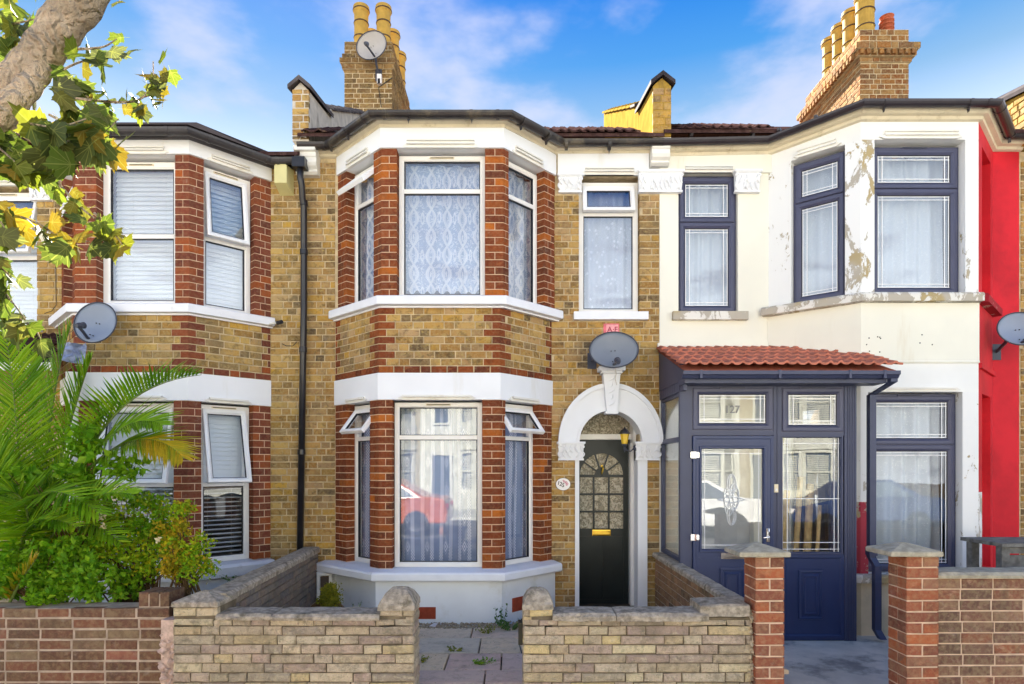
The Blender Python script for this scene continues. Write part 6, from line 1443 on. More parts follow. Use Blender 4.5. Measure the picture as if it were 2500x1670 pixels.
# stone wall, right
w3 = T('garden_wall', (.9, YG, 0), 'mottled stone block garden wall right of the gateway in front of the black door', 'garden wall')
xa_, xb_ = gx(1278), gx(1832)
b = Pieces('stone_block', M['stone'], 200, 'stonework', ch=.009, jit=.006)
G(FG).box(xa_ + .01, xb_, .006, .20, -.1, .555).box(xa_ + .008, gx(1349), .006, .22, .5, gz(1488)).box(gx(1710), xb_, .006, .22, .5, gz(1508)).done('mortar_bed', M['mortar_s'], w3)
stones(b, FG, xa_, xb_, .555 - .0645 * 10, .555); field(b, FG, xa_, gx(1349), .56, gz(1488), course=.0645, proud=.012, d=.06, joint=.008, S=.25)
stones(b, Frame(xa_ + .006, YG + .24, 0, -1), 0, .24, .56 - .0645 * 10, gz(1488)); b.emit(w3)
coping(w3, gx(1349), gx(1502), YG - .04, YG + .2, .557, .61, seed=5); coping(w3, gx(1504), gx(1727), YG - .045, YG + .2, .556, .612, seed=6); coping(w3, gx(1708), gx(1829), YG - .02, YG + .24, .585, .668, seed=7, rnd=.012)
domed_cap(w3, gx(1277), gx(1351), YG - .02, YG + .24, gz(1488), .762, 9)
# brick gate piers and wall of the cream house
def pier(label, x0, x1, y0, zt, capx0, capx1):
    t = T('gate_pier', (x0, y0, -.14), label, 'gate pier'); w = x1 - x0; d = .215
    G().box(x0 + .006, x1 - .006, y0 + .006, y0 + d, -.25, zt).done('mortar_bed', M['mortar_r'], t)
    b = Pieces('brick', M['gw_red'], 120, ch=.005, jit=.003); n = 15; c = .0755
    for k in range(n):
        z = zt - (k + 1) * c + .006
        f1 = Frame(x0, y0); f2 = Frame(x0, y0 + d, 0, -1)
        if k % 2: b.block(f1, 0, w, z, c - .012, R.uniform(0, .003), .1); [b.block(f2, a_, .1, z, c - .012, R.uniform(0, .003), .05) for a_ in (.003, .112)]
        else: [b.block(f1, a_, w / 2 - .006, z, c - .012, R.uniform(0, .003), .1) for a_ in (0, w / 2 + .006)]; b.block(f2, .004, d - .012, z, c - .012, R.uniform(0, .003), .05)
    b.emit(t); pyr_cap(t, capx0, capx1, y0 - .05, y0 + d + .05, zt + .004, .034, zt + .085); return t
p1 = pier('red brick gate pier with pale pyramid cap in front of the navy door', 1.66, gx(1915, 4.3), 4.30, gz(1360, 4.3), gx(1806, 4.25), gx(1932, 4.25))
p2 = pier('right hand red brick gate pier beside the concrete drive, joined to the low brick wall', 2.69, gx(2292, 4.3), 4.30, gz(1359, 4.3), gx(2176, 4.25), gx(2305, 4.25))
lumps(gx(1830), 1.67, 4.34, 4.42, -.05, .60, 420, 'rough_mortar', 'rubble', w3, 8, (.008, .02)); G().box(gx(1830), 1.66, 4.37, 4.5, -.1, .62).done('mortar_fill', M['rubble'], w3)
w4 = T('garden_wall', (3.6, 4.36, 0), 'low mottled red brick wall with stone coping at the far right', 'garden wall'); F4 = Frame(0, 4.36); zt = gz(1412, 4.36)
G(F4).box(2.9, 6.5, .006, .2, -.25, zt).done('mortar_bed', M['mortar_r'], w4)
b = Pieces('brick', M['gw_mix'], 280, ch=.005, jit=.003); field(b, F4, 2.912, 4.3, -.2, zt, course=.0755, z0=zt - .0755 * 14, joint=.012, proud=.002, d=.08, S=.222, HD=.222); b.emit(w4)
G(F4).box(4.3, 6.5, .0, .006, -.25, zt).done('wall_end', M['gw_mix'], w4)
coping(w4, 2.912, 4.6, 4.33, 4.58, zt + .004, zt + .045, 'capl', seed=12)
# side walls between the gardens
s1 = T('garden_wall', (-2.1, 5.8, 0), 'grey lichened stone side wall running back from the domed pier to the house', 'garden wall'); fs1 = Frame(-2.045, 4.5, -.15, 2.62); L = 2.62
G(fs1).box(0, L, .006, .12, -.1, .65).done('mortar_bed', M['mortar_s'], s1)
b = Pieces('stone_block', M['side'], 200, 'stonework', ch=.006, jit=.005); field(b, fs1, 0, L, -.1, .645, course=.066, joint=.008, proud=.01, d=.05, S=.28, HD=.14); b.emit(s1)
V = []
n = 24
g = G(); rj = random.Random(3)
for i in range(n + 1):
    y = 4.5 + 2.66 * i / n; j = lambda: rj.uniform(-.004, .004)
    o_ = -.028 - .15 * i / n; V += [(-2.0 + o_, y, .648 + j()), (-1.995 + j() + o_, y, .69 + j()), (-2.02 + o_, y, .712 + j()), (-2.17 + o_, y, .712 + j()), (-2.2 + o_, y, .69 + j()), (-2.19 + o_, y, .648)]
fs = [tuple(range(6)), tuple(range(6 * n + 5, 6 * n - 1, -1))]
for i in range(n):
    for k in range(6): a, b_ = 6 * i + k, 6 * i + (k + 1) % 6; fs.append((a, a + 6, b_ + 6, b_))
flipfix(g.add(V, fs, True).done('coping', M['cap'], s1))
s2 = T('garden_wall', (1.66, 5.8, 0), 'brown brick side wall sloping away between the black door and the glazed porch', 'garden wall'); fs2 = Frame(1.615, 7.12, 0, -1); L = 2.6
G(fs2).box(0, L, .006, .10, -.25, .60).done('mortar_bed', M['mortar_g'], s2)
b = Pieces('brick', M['rust'], 200, ch=.005, jit=.003); field(b, fs2, 0, L, -.2, .595, course=.0755, joint=.011, proud=.004, d=.05); b.emit(s2)
V = []
for i in range(n + 1):
    y = 4.52 + 2.62 * i / n; j = lambda: rj.uniform(-.003, .003)
    V += [(1.59, y, .598 + j()), (1.585 + j(), y, .63 + j()), (1.60, y, .648 + j()), (1.71, y, .648 + j()), (1.725, y, .63 + j()), (1.72, y, .598)]
fs = [tuple(range(6)), tuple(range(6 * n + 5, 6 * n - 1, -1))]
for i in range(n):
    for k in range(6): a, b_ = 6 * i + k, 6 * i + (k + 1) % 6; fs.append((a, b_, b_ + 6, a + 6))
flipfix(G().add(V, fs, True).done('coping', M['cap'], s2))
gl = T('gate_latch', (gx(1275), YG, .3), 'dark timber gate stop fixed to the pier right of the gateway', 'gate stop'); G().box(xa_ - .035, xa_ - .006, YG + .04, YG + .14, gz(1572, 4.42), gz(1519, 4.42)).done('post', plain('dark stained timber', (.045, .04, .025), .8), gl); G().tube([(xa_ - .03, YG + .1, gz(1572, 4.42)), (xa_ - .01, YG + .12, gz(1600, 4.42))], .005, 6).done('rod', M['dark_metal'], gl)
# wooden bench-like box at the far right
bx = T('wooden_table', (4.5, 5.5, 0), 'weathered grey slatted timber table by the red wall', 'table'); yb = 5.5
for i in range(4): G().box(PX(2442, yb), 5.3, yb + i * .13 - .02, yb + i * .13 + .10, PZ(1335, yb), PZ(1329, yb) + .01).done('slat', M['oldwood'], bx)
for x in (PX(2446, yb), 5.1): G().box(x, x + .07, yb, yb + .07, -.13, PZ(1336, yb)).done('leg', M['oldwood'], bx); G().box(x, x + .07, yb + .36, yb + .43, -.13, PZ(1336, yb)).done('leg', M['oldwood'], bx)
G().box(PX(2446, yb) + .07, 5.1, yb + .01, yb + .04, PZ(1352, yb), PZ(1337, yb)).box(PX(2446, yb) + .07, 5.1, yb + .015, yb + .035, PZ(1420, yb), PZ(1356, yb)).done('apron', M['oldwood'], bx)
# broken terracotta block
tb = T('broken_block', (PX(866, 6.0), 6.0, 0), 'broken terracotta block standing at the white plinth', 'terracotta block'); yq = 6.0
g = G(); fq = Frame(0, yq)
panels(g, PX(855, yq), PX(878, yq), .0, PZ(1465, yq), [(PX(860, yq), PX(873, yq), .10, .17)], 0, .09); g.prism([(PX(855, yq), PZ(1465, yq)), (PX(878, yq), PZ(1465, yq)), (PX(878, yq), PZ(1469, yq) + .01), (PX(862, yq), PZ(1463, yq) + .015)], 0, .09); g.done('block', M['gw_red'], tb)
pc = T('litter_card', (PX(1058, 6.35), 6.35, 0), 'scrap of white card lying on the gravel under the air brick', 'litter'); G().add([(PX(1050, 6.4), 6.36, .01), (PX(1063, 6.3), 6.30, .015), (PX(1068, 6.4), 6.42, .02), (PX(1058, 6.4), 6.46, .015), (PX(1050, 6.4), 6.36, .013), (PX(1063, 6.3), 6.30, .018), (PX(1068, 6.4), 6.42, .023), (PX(1058, 6.4), 6.46, .018)], [(4, 5, 6, 7), (0, 3, 2, 1), (0, 1, 5, 4), (1, 2, 6, 5), (2, 3, 7, 6), (3, 0, 4, 7)], True).done('card', M['ceramic'], pc)
# ================================================================== plants
def leafy(g, c, size, r, droop=.3):
    """one small folded leaf"""
    d = Vector((r.gauss(0, 1), r.gauss(0, 1), r.gauss(0, 1) - droop)).normalized(); u = d.cross(Vector((r.gauss(0, 1), r.gauss(0, 1), r.gauss(.6, 1)))).normalized(); n = d.cross(u)
    L = size * r.uniform(.7, 1.3); w = L * .34; c = Vector(c)
    g.add([c, c + d * L * .45 + u * w + n * w * .35, c + d * L, c + d * L * .45 - u * w + n * w * .35, c + d * L * .5], [(0, 1, 4), (1, 2, 4), (2, 3, 4), (3, 0, 4)], True)
def clump(g, c, rad_, n, size, r, flat=1.0, hollow=.25):
    for _ in range(n):
        v = Vector((r.gauss(0, 1), r.gauss(0, 1), r.gauss(0, 1))).normalized() * (hollow + (1 - hollow) * r.random() ** .6)
        leafy(g, (c[0] + v.x * rad_[0], c[1] + v.y * rad_[1], c[2] + v.z * rad_[2]), size, r)
def bush(label, base, blobs, mats, size, dens, seed, cat='bush', stems=8, name='bush'):
    r = random.Random(seed); t = T(name, base, label, cat); gs = [G() for _ in mats]; st_ = G()
    for (x, y, z, rx, ry, rz, mi) in blobs:
        n = int(dens * rx * ry * rz * 6e3) + 30
        for s_ in range(max(2, int(n / 26))):
            v = Vector((r.gauss(0, 1), r.gauss(0, 1), r.gauss(0, 1))).normalized() * r.uniform(.25, 1.0)
            c = (x + v.x * rx, y + v.y * ry, z + v.z * rz); k = r.uniform(.045, .09)
            clump(gs[mi if r.random() < .75 else r.randrange(len(mats))], c, (k, k, k * .8), 26, size, r)
            if r.random() < .4:
                st_.tube([(base[0] + r.uniform(-.2, .2), base[1], base[2]), ((base[0] + c[0]) / 2, (base[1] + c[1]) / 2, (c[2] + base[2]) / 2 + .08), c], [.008, .005, .002], 5, True)
    for i, g in enumerate(gs):
        if g.v: g.done('foliage', M[mats[i]], t, kind='stuff')
    st_.done('stem', M['stem'], t); return t
def W3(px, py, Y): return (PX(px, Y), Y, PZ(py, Y))
def petals(label, pts, name='rose_flower'):
    r = random.Random(2)
    for i, (px, py, Y) in enumerate(pts):
        g = G(); c = Vector(W3(px, py, Y))
        for k in range(14): leafy(g, c + Vector((r.gauss(0, .01), r.gauss(0, .01), r.gauss(0, .01))), .028, r)
        tagset(g.done('rose_flower', M['petal']), ['upper faded cream rose in the middle of the rose bush', 'browning cream rose just below the upper middle one', 'faded cream rose nearest the palm fronds', 'pale rose at the wall end of the bush near the yellow shrub'][i % 4], 'flower', 'faded pale roses on the bush')
def bl(px, py, Y, rx, rz, mi, ry=.16): return W3(px, py, Y) + (rx, ry, rz, mi)
bush('yellow green rose bush spilling over the brown brick wall', W3(340, 1500, 5.1), [bl(340, 1215, 5.3, .26, .10, 0), bl(270, 1270, 5.2, .34, .13, 1), bl(370, 1290, 5.1, .36, .18, 0), bl(330, 1370, 5.0, .34, .18, 1), bl(245, 1235, 5.3, .2, .09, 1), bl(420, 1360, 5.0, .3, .16, 1), bl(300, 1420, 4.95, .3, .12, 0), bl(195, 1300, 5.2, .22, .14, 1), bl(150, 1250, 5.3, .2, .12, 0), bl(110, 1300, 5.1, .24, .12, 1), bl(240, 1340, 5.0, .26, .14, 1), bl(400, 1300, 5.15, .2, .1, 1), bl(370, 1240, 5.3, .24, .10, 1)], ['bush_g', 'bush_y'], .036, 15, 3)
bush('yellow orange tinted shrub at the stone pier beside the slatted window', W3(450, 1500, 4.95), [bl(425, 1290, 5.0, .12, .14, 0), bl(460, 1340, 4.95, .16, .12, 1), bl(480, 1385, 4.9, .16, .10, 1), bl(430, 1390, 4.9, .14, .1, 0), bl(450, 1245, 5.05, .1, .08, 1)], ['bush_o', 'bush_y'], .034, 30, 7)
bush('bright green broad leaved shrub on top of the brown wall at far left', W3(100, 1500, 4.8), [bl(20, 1430, 4.7, .26, .11, 0), bl(110, 1420, 4.7, .26, .11, 0), bl(200, 1400, 4.72, .24, .12, 0), bl(60, 1370, 4.8, .3, .12, 0), bl(160, 1340, 4.8, .28, .12, 0), bl(250, 1450, 4.7, .16, .07, 0), bl(130, 1460, 4.62, .22, .06, 0)], ['bush_g'], .05, 22, 9)
bush('vine leaves hanging among the palm fronds', W3(200, 1400, 5.0), [bl(210, 1080, 5.0, .12, .12, 0), bl(280, 1140, 5.0, .22, .05, 0), bl(180, 1150, 5.0, .14, .08, 0), bl(60, 1160, 5.0, .2, .05, 0), bl(205, 1190, 5.0, .13, .1, 0)], ['bush_g'], .07, 12, 13, 'vine', name='vine')
bush('mossy yellow green plant growing against the white meter box', W3(800, 1490, 5.95), [bl(805, 1465, 5.95, .07, .09, 0, .06), bl(808, 1440, 5.98, .05, .06, 0, .05)], ['moss'], .022, 900, 15, 'plant', name='wall_plant')
r_ = random.Random(4)
def weed(label, base, n, h, mat='weed', lean=.4, leaf=.03, per=9):
    t = T('weed', base, label, 'weed', 'weeds growing in the garden path'); g, s_ = G(), G()
    for i in range(n):
        a = r_.uniform(0, 6.28); e = Vector(base) + Vector((math.cos(a) * lean * h, math.sin(a) * lean * h * .5, h * r_.uniform(.6, 1))); b0 = Vector(base) + Vector((math.cos(a) * .02, math.sin(a) * .02, 0)); s_.tube([b0, (b0 + e) / 2 + Vector((0, 0, .01)), e], [.0025, .002, .001], 4, True)
        for k in range(per): leafy(g, b0 + (e - b0) * (.15 + .85 * k / per), leaf, r_, -.2)
    g.done('foliage', M[mat], t, kind='stuff'); s_.done('stem', M['gstem'], t)
weed('tall blue green weed at the foot of the white bay plinth', (PX(1222, 6.3), 6.3, 0), 6, .30, lean=.25)
weed('bushy weed spreading in the corner by the gate pier', (PX(1245, 6.2), 6.2, 0), 16, .15, lean=1.0)
weed('dry tuft of weed at the gravel edge', (PX(1185, 6.1), 6.1, 0), 12, .09, 'moss', 1.2, .02)
weed('sprouting grass tuft in the slab joint near the gateway', (PX(1180, 5.15), 5.15, 0), 14, .05, 'bush_g', 2.0, .02)
weed('brown tuft in the joint beside the left gate pier', (PX(1025, 5.2), 5.2, 0), 8, .06, 'moss', 1.5, .02)
weed('small weed between the paving slabs by the middle joint', (PX(1110, 5.5), 5.5, 0), 8, .05, 'moss', 1.5, .02)
weed('spindly flowering weed rising behind the broken terracotta block', (PX(868, 6.05), 6.05, .2), 5, .14, 'weed', .5, .012, 5)
weed('little trailing weed beside the broken terracotta block', (PX(895, 6.0), 6.0, .10), 8, .08, 'weed', 1.2, .02, 4)
weed('pale trailing plant in front of the white sill of the palm house', (PX(575, 6.3), 6.3, .45), 8, .1, 'weed', 1.6, .03, 5)
petals('faded pale cream rose among the leaves of the rose bush', [(248, 1262, 4.95), (253, 1285, 4.95), (196, 1278, 4.95), (385, 1318, 4.85)])
# palm
def frond(t, pts, length_leaf, n, mats, seed, wide=.9, flat=0.0, upv=(0, -.3, 1), tipmat=None, fold=.35):
    r = random.Random(seed); P_ = [Vector(W3(*p)) for p in pts]
    def bz(t_):
        m = len(P_) - 1; q = P_[:]
        for k in range(m): q = [q[i] * (1 - t_) + q[i + 1] * t_ for i in range(len(q) - 1)]
        return q[0]
    g = G(); path = [bz(k / 14) for k in range(15)]; g.tube(path, [.013 * (1 - k / 17) for k in range(15)], 6, True)
    up_ = Vector(upv)
    L = [G(), G()]
    for i in range(n):
        tt = .12 + .87 * i / n; p = bz(tt); d = (bz(min(1, tt + .02)) - bz(tt - .02)).normalized(); sdir = d.cross(up_).normalized(); nn = sdir.cross(d).normalized()
        for sg in (-1, 1):
            ln = length_leaf * (math.sin(math.pi * min(1, .16 + tt * .82)) ** .7) * r.uniform(.85, 1.12); fw = .35 + .9 * tt
            dr = (sdir * sg * wide + d * fw + nn * (fold + r.uniform(-.12, .12))).normalized(); w = .015
            wv = dr.cross(nn).normalized() * w; q1 = p + dr * ln * .5 + Vector((0, 0, -.02 * ln)); q2 = p + dr * ln + Vector((r.uniform(-.01, .01), 0, -.10 * ln)); hn = nn * w * .5
            G_ = L[1] if (tipmat and tt > .55 + r.uniform(-.1, .1)) else L[0]
            G_.add([p - wv * .5, p + wv * .5, p + hn, q1 - wv * .8, q1 + wv * .8, q1 + hn, q2], [(0, 3, 5, 2), (2, 5, 4, 1), (3, 6, 5), (5, 6, 4)], True)
    f = g.done('frond', M['gstem'], t)
    L[0].done('leaflets', M[mats], f, kind='stuff')
    if L[1].v: L[1].done('leaflets', M[tipmat], f, kind='stuff')
pm = T('palm_tree', W3(90, 1500, 5.5), 'green feather palm spreading from the left garden, one frond tip yellowed', 'palm')
frond(pm, [(60, 1400, 5.4), (50, 1150, 5.3), (40, 950, 5.2), (5, 760, 5.1)], .58, 52, 'palm', 1, upv=(.1, -1, .15), fold=.1)
frond(pm, [(90, 1330, 5.4), (120, 1100, 5.5), (120, 950, 5.6), (175, 790, 5.8)], .50, 46, 'palm', 2, .35, upv=(-1, -.5, .3), fold=.3)
frond(pm, [(100, 1330, 5.4), (150, 1100, 5.4), (190, 960, 5.4), (225, 870, 5.3)], .42, 44, 'palm', 3, .45, upv=(-1, -.4, .3), fold=.3)
frond(pm, [(180, 1180, 5.3), (250, 1010, 5.2), (340, 930, 5.1), (492, 915, 5.0)], .42, 44, 'palm', 4, .85, upv=(-.2, -.25, 1), fold=.7)
frond(pm, [(170, 1200, 5.3), (270, 1060, 5.1), (380, 1040, 5.0), (450, 1120, 4.9)], .40, 46, 'palm', 5, .9, upv=(0, -.5, 1), tipmat='palm_y', fold=-.1)
frond(pm, [(150, 1230, 5.3), (240, 1060, 5.1), (330, 1000, 5.0), (400, 1040, 4.9)], .42, 40, 'palm', 6, .9, upv=(0, -.7, 1), fold=.1)
frond(pm, [(60, 1350, 5.4), (40, 1200, 5.0), (120, 1150, 4.8), (250, 1260, 4.7)], .45, 40, 'palm', 7, .9, upv=(0, -.5, 1), fold=.1)
frond(pm, [(60, 1350, 5.4), (0, 1150, 5.2), (-50, 1050, 5.1), (-120, 1000, 5.0)], .5, 40, 'palm', 8, .9, upv=(0, -.6, 1), fold=.2)
frond(pm, [(60, 1400, 5.4), (90, 1250, 5.0), (60, 1150, 4.9), (-30, 1230, 4.8)], .45, 36, 'palm', 9, .9, upv=(0, -.5, 1))
frond(pm, [(80, 1400, 5.4), (120, 1280, 5.1), (190, 1230, 5.0), (300, 1330, 4.9)], .4, 36, 'palm', 10, .9, upv=(0, -.5, 1))
frond(pm, [(40, 1400, 5.5), (90, 1150, 5.7), (60, 1000, 5.8), (80, 850, 5.9)], .5, 44, 'palm', 11, .8, upv=(.2, -1, .1))
frond(pm, [(70, 1400, 5.2), (150, 1250, 4.9), (230, 1180, 4.8), (330, 1210, 4.75)], .38, 38, 'palm', 21, .9, upv=(0, -.6, 1))
frond(pm, [(60, 1420, 5.2), (20, 1300, 4.9), (80, 1230, 4.8), (190, 1290, 4.7)], .4, 38, 'palm', 22, .9, upv=(0, -.6, 1))
frond(pm, [(60, 1380, 5.3), (130, 1180, 5.2), (180, 1080, 5.2), (285, 985, 5.2)], .4, 42, 'palm', 23, .7, upv=(-.4, -.6, .8), fold=.3)
frond(pm, [(20, 1400, 5.3), (30, 1220, 5.1), (-10, 1120, 5.0), (-60, 1100, 5.0)], .45, 40, 'palm', 24, .9, upv=(0, -.7, .8))
frond(pm, [(20, 1480, 4.7), (40, 1430, 4.65), (70, 1390, 4.6), (95, 1355, 4.6)], .2, 12, 'palm_y', 12, .3, upv=(0, -.5, 1))
G().lathe(W3(75, 1500, 5.5)[:2] + (0,), [(.16, 0), (.2, .2), (.14, .5), (.05, .8)], 12).done('trunk', M['bark'], pm)
# street tree
def leaf_vf(seed):
    r = random.Random(seed); out = []
    tips = [(90, 1.0), (38, .86), (142, .86), (-14, .55), (194, .55)]; pts = [(0, -.08)]
    seq = [(-14, .6), (12, .5), (38, .9), (64, .6), (90, 1.0), (116, .6), (142, .9), (168, .5), (194, .6)]
    for i, (a, l) in enumerate(seq):
        l *= r.uniform(.9, 1.1); a += r.uniform(-4, 4)
        if i % 2 == 0:
            for da, lf in ((-13, .80), (-7, .78), (0, 1), (7, .78), (13, .80)): pts.append((l * lf * math.cos(rad(a + da)) * .62, l * lf * math.sin(rad(a + da)) * .72 + .1))
        else: pts.append((l * math.cos(rad(a)) * .62, l * math.sin(rad(a)) * .72 + .1))
    c1, c2, c3 = r.uniform(-.5, .2), r.uniform(-.5, .5), r.uniform(.1, .5)
    Z = lambda x, y: c1 * x * x + c2 * y * y * .5 + c3 * abs(x) * .4 + .04 * math.sin(9 * x + seed) * y
    v = [(x, y, Z(x, y)) for x, y in pts] + [(0, .12, 0.0)]
    n = len(pts); f = [(i, (i + 1) % n, n) for i in range(n)]
    # petiole
    k = len(v); v += [(-.012, -.08, 0), (.012, -.08, 0), (.006, -.34, .03), (-.006, -.34, .03)]; f.append((k, k + 1, k + 2, k + 3))
    return v, f
tr = T('street_tree', (-3.2, 2.6, 0), 'plane tree with pale bark limb and browning lobed leaves at the upper left', 'tree')
def limb(pts, rr, n=14, name='limb'):
    P_ = [Vector(W3(*p)) for p in pts]; q = []
    for i in range(len(P_) - 1):
        for k in range(6):
            t_ = k / 6; a = P_[max(i - 1, 0)]; b_, c = P_[i], P_[i + 1]; d = P_[min(i + 2, len(P_) - 1)]
            q.append((b_ * 2 + (c - a) * t_ + (a * 2 - b_ * 5 + c * 4 - d) * t_ ** 2 + (b_ * 3 - a - c * 3 + d) * t_ ** 3) * .5)
    q.append(P_[-1]); R_ = []
    for i in range(len(q)):
        t_ = i / (len(q) - 1) * (len(rr) - 1); k = min(int(t_), len(rr) - 2); R_.append((rr[k] + (rr[k + 1] - rr[k]) * (t_ - k)) * (1 + .06 * math.sin(i * 1.7)))
    return G().tube(q, R_, n, True).done(name, M['bark'], tr, smooth=True), q
limb([(-900, 1500, 2.6), (-700, 900, 2.6), (-420, 560, 2.7), (-150, 350, 2.8), (-15, 245, 2.8), (65, 172, 2.8), (125, 96, 2.8), (192, 0, 2.8), (330, -200, 2.8)], [.22, .2, .16, .12, .088, .078, .080, .094, .08])
limb([(-380, 560, 2.75), (-120, 370, 2.72), (-10, 288, 2.74), (55, 226, 2.76), (100, 170, 2.79), (130, 110, 2.82)], [.12, .085, .058, .052, .046, .034])
limb([(-200, 900, 2.9), (-60, 420, 2.9), (-20, 330, 2.9), (30, 240, 2.9)], [.12, .09, .08, .05])
leafme = []
for s_ in range(7):
    v, f = leaf_vf(s_)
    for mt in ('leaf', 'leaf_y'):
        me = bpy.data.meshes.new('leaf'); me.from_pydata(v, [], f); me.materials.append(M[mt]); me.update(); leafme.append((mt, me))
rl_ = random.Random(21)
def put_leaf(px, py, Y, size, yellow=0.0):
    mt = 'leaf_y' if rl_.random() < yellow else 'leaf'; me = rl_.choice([m for k, m in leafme if k == mt])
    o = bpy.data.objects.new('leaf', me); COL.objects.link(o); o.parent = tr; o.location = Vector(W3(px, py, Y)) - WL[tr.name]
    o.rotation_euler = (rad(rl_.uniform(50, 130)) * 1, rl_.uniform(-.9, .9), rl_.uniform(-.9, .9)); 
    m = Matrix.Rotation(rl_.uniform(-1.0, 1.0), 4, 'Z') @ Matrix.Rotation(rad(rl_.uniform(-160, -60)), 4, 'X') @ Matrix.Rotation(rl_.uniform(-1.2, 1.2), 4, 'Y') @ Matrix.Rotation(rl_.uniform(-1.6, 1.6), 4, 'Z')
    o.rotation_euler = m.to_euler(); s = size * rl_.uniform(.8, 1.2); s *= 1.04; o.scale = (s, s, s)
def twig(pts, r0=.006): return limb(pts, [r0, r0 * .7, r0 * .35], 5, 'twig')[1]
def leaves_along(pts, n, size, yellow, spread=28, t0=.1):
    q = twig(pts)
    for i in range(n):
        p = q[min(len(q) - 1, int((t0 + (1 - t0) * i / max(1, n - 1)) * (len(q) - 1)))]; px, py = CX + p.x / p.y * F, HY - (p.z - H) / p.y * F
        put_leaf(px + rl_.uniform(-spread, spread), py + rl_.uniform(-spread, spread) + spread * .4, p.y + rl_.uniform(-.06, .06), size, yellow)
leaves_along([(190, 120, 2.8), (250, 115, 2.8), (285, 95, 2.8)], 5, .105, .1, 20)
leaves_along([(120, 190, 2.8), (200, 150, 2.8), (300, 140, 2.8)], 9, .12, .1, 34)
leaves_along([(180, 240, 2.8), (300, 250, 2.8), (352, 235, 2.8), (372, 190, 2.8), (374, 150, 2.8)], 18, .085, .25, 26, .25)
leaves_along([(352, 235, 2.8), (380, 230, 2.8), (400, 235, 2.8)], 6, .07, .5, 24)
leaves_along([(372, 190, 2.8), (400, 200, 2.8), (415, 180, 2.8)], 5, .07, .4, 14)
leaves_along([(120, 280, 2.8), (230, 330, 2.8), (290, 290, 2.8)], 18, .14, .1, 40)
leaves_along([(150, 200, 2.85), (220, 240, 2.85), (270, 250, 2.85)], 18, .12, .1, 36)
leaves_along([(60, 300, 2.7), (140, 310, 2.7), (210, 290, 2.7)], 7, .16, .0, 34)
leaves_along([(40, 320, 2.75), (110, 360, 2.75), (200, 330, 2.75)], 18, .16, .05, 48)
leaves_along([(-40, 330, 2.7), (20, 380, 2.7), (60, 420, 2.7)], 14, .15, .05, 44)
leaves_along([(130, 430, 2.75), (190, 500, 2.75), (250, 545, 2.75), (300, 570, 2.75)], 20, .105, .5, 26, .0)
leaves_along([(-30, 500, 2.7), (90, 545, 2.7), (150, 580, 2.7), (220, 590, 2.7)], 17, .125, .5, 26, .0)
leaves_along([(230, 520, 2.75), (270, 560, 2.75), (300, 600, 2.75)], 9, .10, .15, 22, .2)
leaves_along([(-60, 480, 2.65), (0, 540, 2.65), (25, 590, 2.65)], 9, .12, .1, 34)
leaves_along([(-60, 640, 2.6), (0, 700, 2.6), (70, 790, 2.6)], 24, .12, .1, 42)
leaves_along([(-60, 620, 2.6), (10, 660, 2.6), (30, 690, 2.6)], 7, .08, .2, 22)
leaves_along([(20, 760, 2.6), (80, 800, 2.6), (100, 830, 2.6)], 7, .11, .2, 26)
leaves_along([(-80, 60, 3.0), (20, 60, 3.0), (110, 40, 3.0)], 26, .13, .15, 70)
leaves_along([(-80, 180, 3.0), (0, 190, 3.0), (80, 140, 3.0)], 16, .13, .1, 55)
leaves_along([(120, 0, 3.2), (60, -40, 3.2), (-60, -60, 3.2)], 12, .13, .1, 60)
leaves_along([(285, -30, 2.8), (290, -10, 2.8), (292, 4, 2.8)], 2, .08, .1, 8)
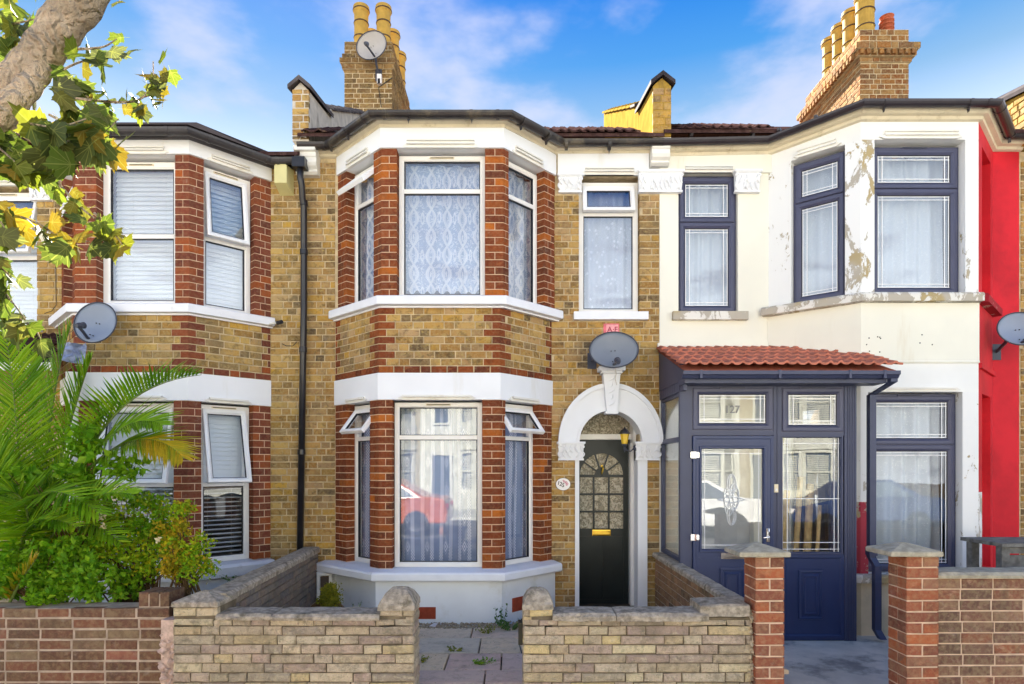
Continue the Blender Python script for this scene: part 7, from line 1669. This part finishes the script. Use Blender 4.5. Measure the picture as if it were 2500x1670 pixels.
# ================================================================== houses across the street (seen mirrored in the glass)
M['white_op'] = plain('white painted stucco', (.58, .58, .50), .7, .2); M['brick_op'] = plain('tan brick across the street', (.40, .36, .26), .9, .1, var=.2, vs=6); M['win_op'] = plain('dark glazing', (.10, .13, .17), .1, .6); M['roof_op'] = plain('roof across the street', (.14, .12, .12), .8)
YO = -12.0
for i in range(7):
    xc = -14.2 + i * 4.2; t = T('opposite_house', (xc, YO, 0), None, None, None, 'structure')
    fo = Frame(xc + 2.1, YO, -1, 0); g = G(fo); panels(g, 0, 4.2, -.1, 5.4, [], 0, .3); g.done('wall', M['white_op' if i % 2 else 'brick_op'], t)
    bp_ = [(xc + 1.9, YO), (xc + 1.3, YO + .65), (xc + .1, YO + .65), (xc - .5, YO)]
    for z0, z1 in ((-.1, .6), (2.3, 3.3), (4.9, 5.4)): G().sweep(bp_, [(0, z0), (.05, z0), (.05, z1), (0, z1), (-.2, z1), (-.2, z0)]).done('band', M['white_op'], t)
    for j in range(3):
        f_ = Frame(bp_[j][0], bp_[j][1], bp_[j + 1][0] - bp_[j][0], bp_[j + 1][1] - bp_[j][1]); L_ = math.hypot(bp_[j + 1][0] - bp_[j][0], bp_[j + 1][1] - bp_[j][1])
        for z0, z1 in ((.6, 2.3), (3.3, 4.9)):
            q = G(f_); q.ring(0, L_, z0, z1, [(0, 0), (.14, 0), (.14, .06)]); q.box(.14, L_ - .14, .01, .05, (z0 + z1) / 2 - .03, (z0 + z1) / 2 + .03); q.done('window_frame', M['white_op'], t)
            G(f_).box(.1, L_ - .1, .06, .08, z0, z1).done('window_glass', M['win_op'], t)
            q = G(f_)
            for k in range(int((z1 - z0 - .3) / .07)): q.box(.2, L_ - .2, .05, .058, z0 + .16 + k * .07, z0 + .2 + k * .07)
            q.done('window_blind', M['white_op'], t)
    V = [(xc - 2.1, YO + .2, 5.4), (xc + 2.1, YO + .2, 5.4), (xc + 2.1, YO - 4, 7.6), (xc - 2.1, YO - 4, 7.6)]; G().add(V, [(0, 1, 2, 3)], True).done('roof', M['roof_op'], t)
    f_ = Frame(xc - .8, YO + .01, -1, 0); q = G(f_); q.ring(0, .9, 0, 2.2, [(0, -.04), (.1, -.04), (.1, .05)]); q.ring(0.1, .8, 3.3, 4.8, [(0, -.04), (.08, -.04), (.08, .05)]); q.done('door_surround', M['white_op'], t); G(f_).box(.1, .8, -.01, .0, 0, 2.1).box(.18, .72, -.01, .0, 3.38, 4.72).done('door_leaf', M['win_op'], t)

# parked cars on the far side of the road, also seen only in the glass
def car(x, y, mat, label):
    t = T('parked_car', (x, y, -.12), label, 'car', 'cars parked across the street, mirrored in the ground floor glass')
    zb = -.12
    side = [(-2.05, .32), (-2.1, .55), (-1.95, .80), (-1.05, .95), (-.45, 1.38), (.75, 1.42), (1.45, 1.02), (2.0, .95), (2.1, .6), (2.05, .32)]
    V = []; ys = ((-.86, 0), (-.72, .0)); n = len(side)
    for yy, ins in ((-.86, 0), (.86, 0)):
        for (a, c) in side: V.append((x + a, y + yy * (1 - max(0, c - .9) * .42), zb + c))
    g = G().add(V, [tuple(range(n)), tuple(range(2 * n - 1, n - 1, -1))] + [(i, n + i, n + (i + 1) % n, (i + 1) % n) for i in range(n)], True); o = g.done('body', mat, t); flipfix(o); b = o.modifiers.new('b', 'BEVEL'); b.width = .05; b.segments = 3
    for sy in (-1, 1):
        g = G()
        for poly in ([(-.95, .97), (-.42, 1.32), (.05, 1.35), (.05, .98)], [(.12, .98), (.12, 1.35), (.7, 1.36), (1.25, 1.0)]):
            P_ = [(x + a, y + sy * (.875 * (1 - max(0, c - .9) * .42)), zb + c) for a, c in poly]; Q = [(q[0], q[1] - sy * .02, q[2]) for q in P_]; g.add(P_ + Q, [(0, 1, 2, 3), (7, 6, 5, 4)], True)
        g.done('side_window', M['win_op'], t)
        for wx in (-1.3, 1.3):
            V = []; fs = []; N = 20
            for yy, r in ((.70, .31), (.88, .32), (.89, .2)):
                for k in range(N): V.append((x + wx + r * math.cos(2 * math.pi * k / N), y + sy * yy, zb + .32 + r * math.sin(2 * math.pi * k / N)))
            for j in range(2):
                for k in range(N): fs.append((j * N + k, j * N + (k + 1) % N, (j + 1) * N + (k + 1) % N, (j + 1) * N + k))
            fs.append(tuple(range(2 * N, 3 * N))); w = G().add(V, fs, True).done('wheel', M['black'], t); G().lathe((0, 0, 0), [(.001, 0), (.002, .001)], 3)
            V = [(x + wx + .19 * math.cos(2 * math.pi * k / N), y + sy * .895, zb + .32 + .19 * math.sin(2 * math.pi * k / N)) for k in range(N)]; G().add(V, [tuple(range(N))], True).done('rim', M['chrome'], w)
        G().box(x - 2.09, x - 1.98, y + sy * .62 - .12, y + sy * .62 + .12, zb + .62, zb + .74).done('headlight', M['ceramic'], t); G().box(x + 1.98, x + 2.09, y + sy * .62 - .12, y + sy * .62 + .12, zb + .68, zb + .82).done('tail_light', M['redp'], t)
co = plain('orange red car paint', (.48, .12, .05), .2, .6); cw = plain('white car paint', (.8, .8, .78), .2, .6); cs = plain('silver car paint', (.35, .36, .38), .2, .6, .4); cb_ = plain('dark blue car paint', (.03, .05, .12), .2, .6)
for cx0, m_, lb in ((-8.6, cs, 'silver parked hatchback mirrored in the palm house windows'), (-3.7, co, 'orange red parked hatchback mirrored in the lace curtained ground floor bay'), (4.0, cw, 'white parked hatchback mirrored in the porch door glass'), (8.8, cb_, 'dark blue parked hatchback mirrored beyond the porch downpipe')): car(cx0, -3.2, m_, lb)
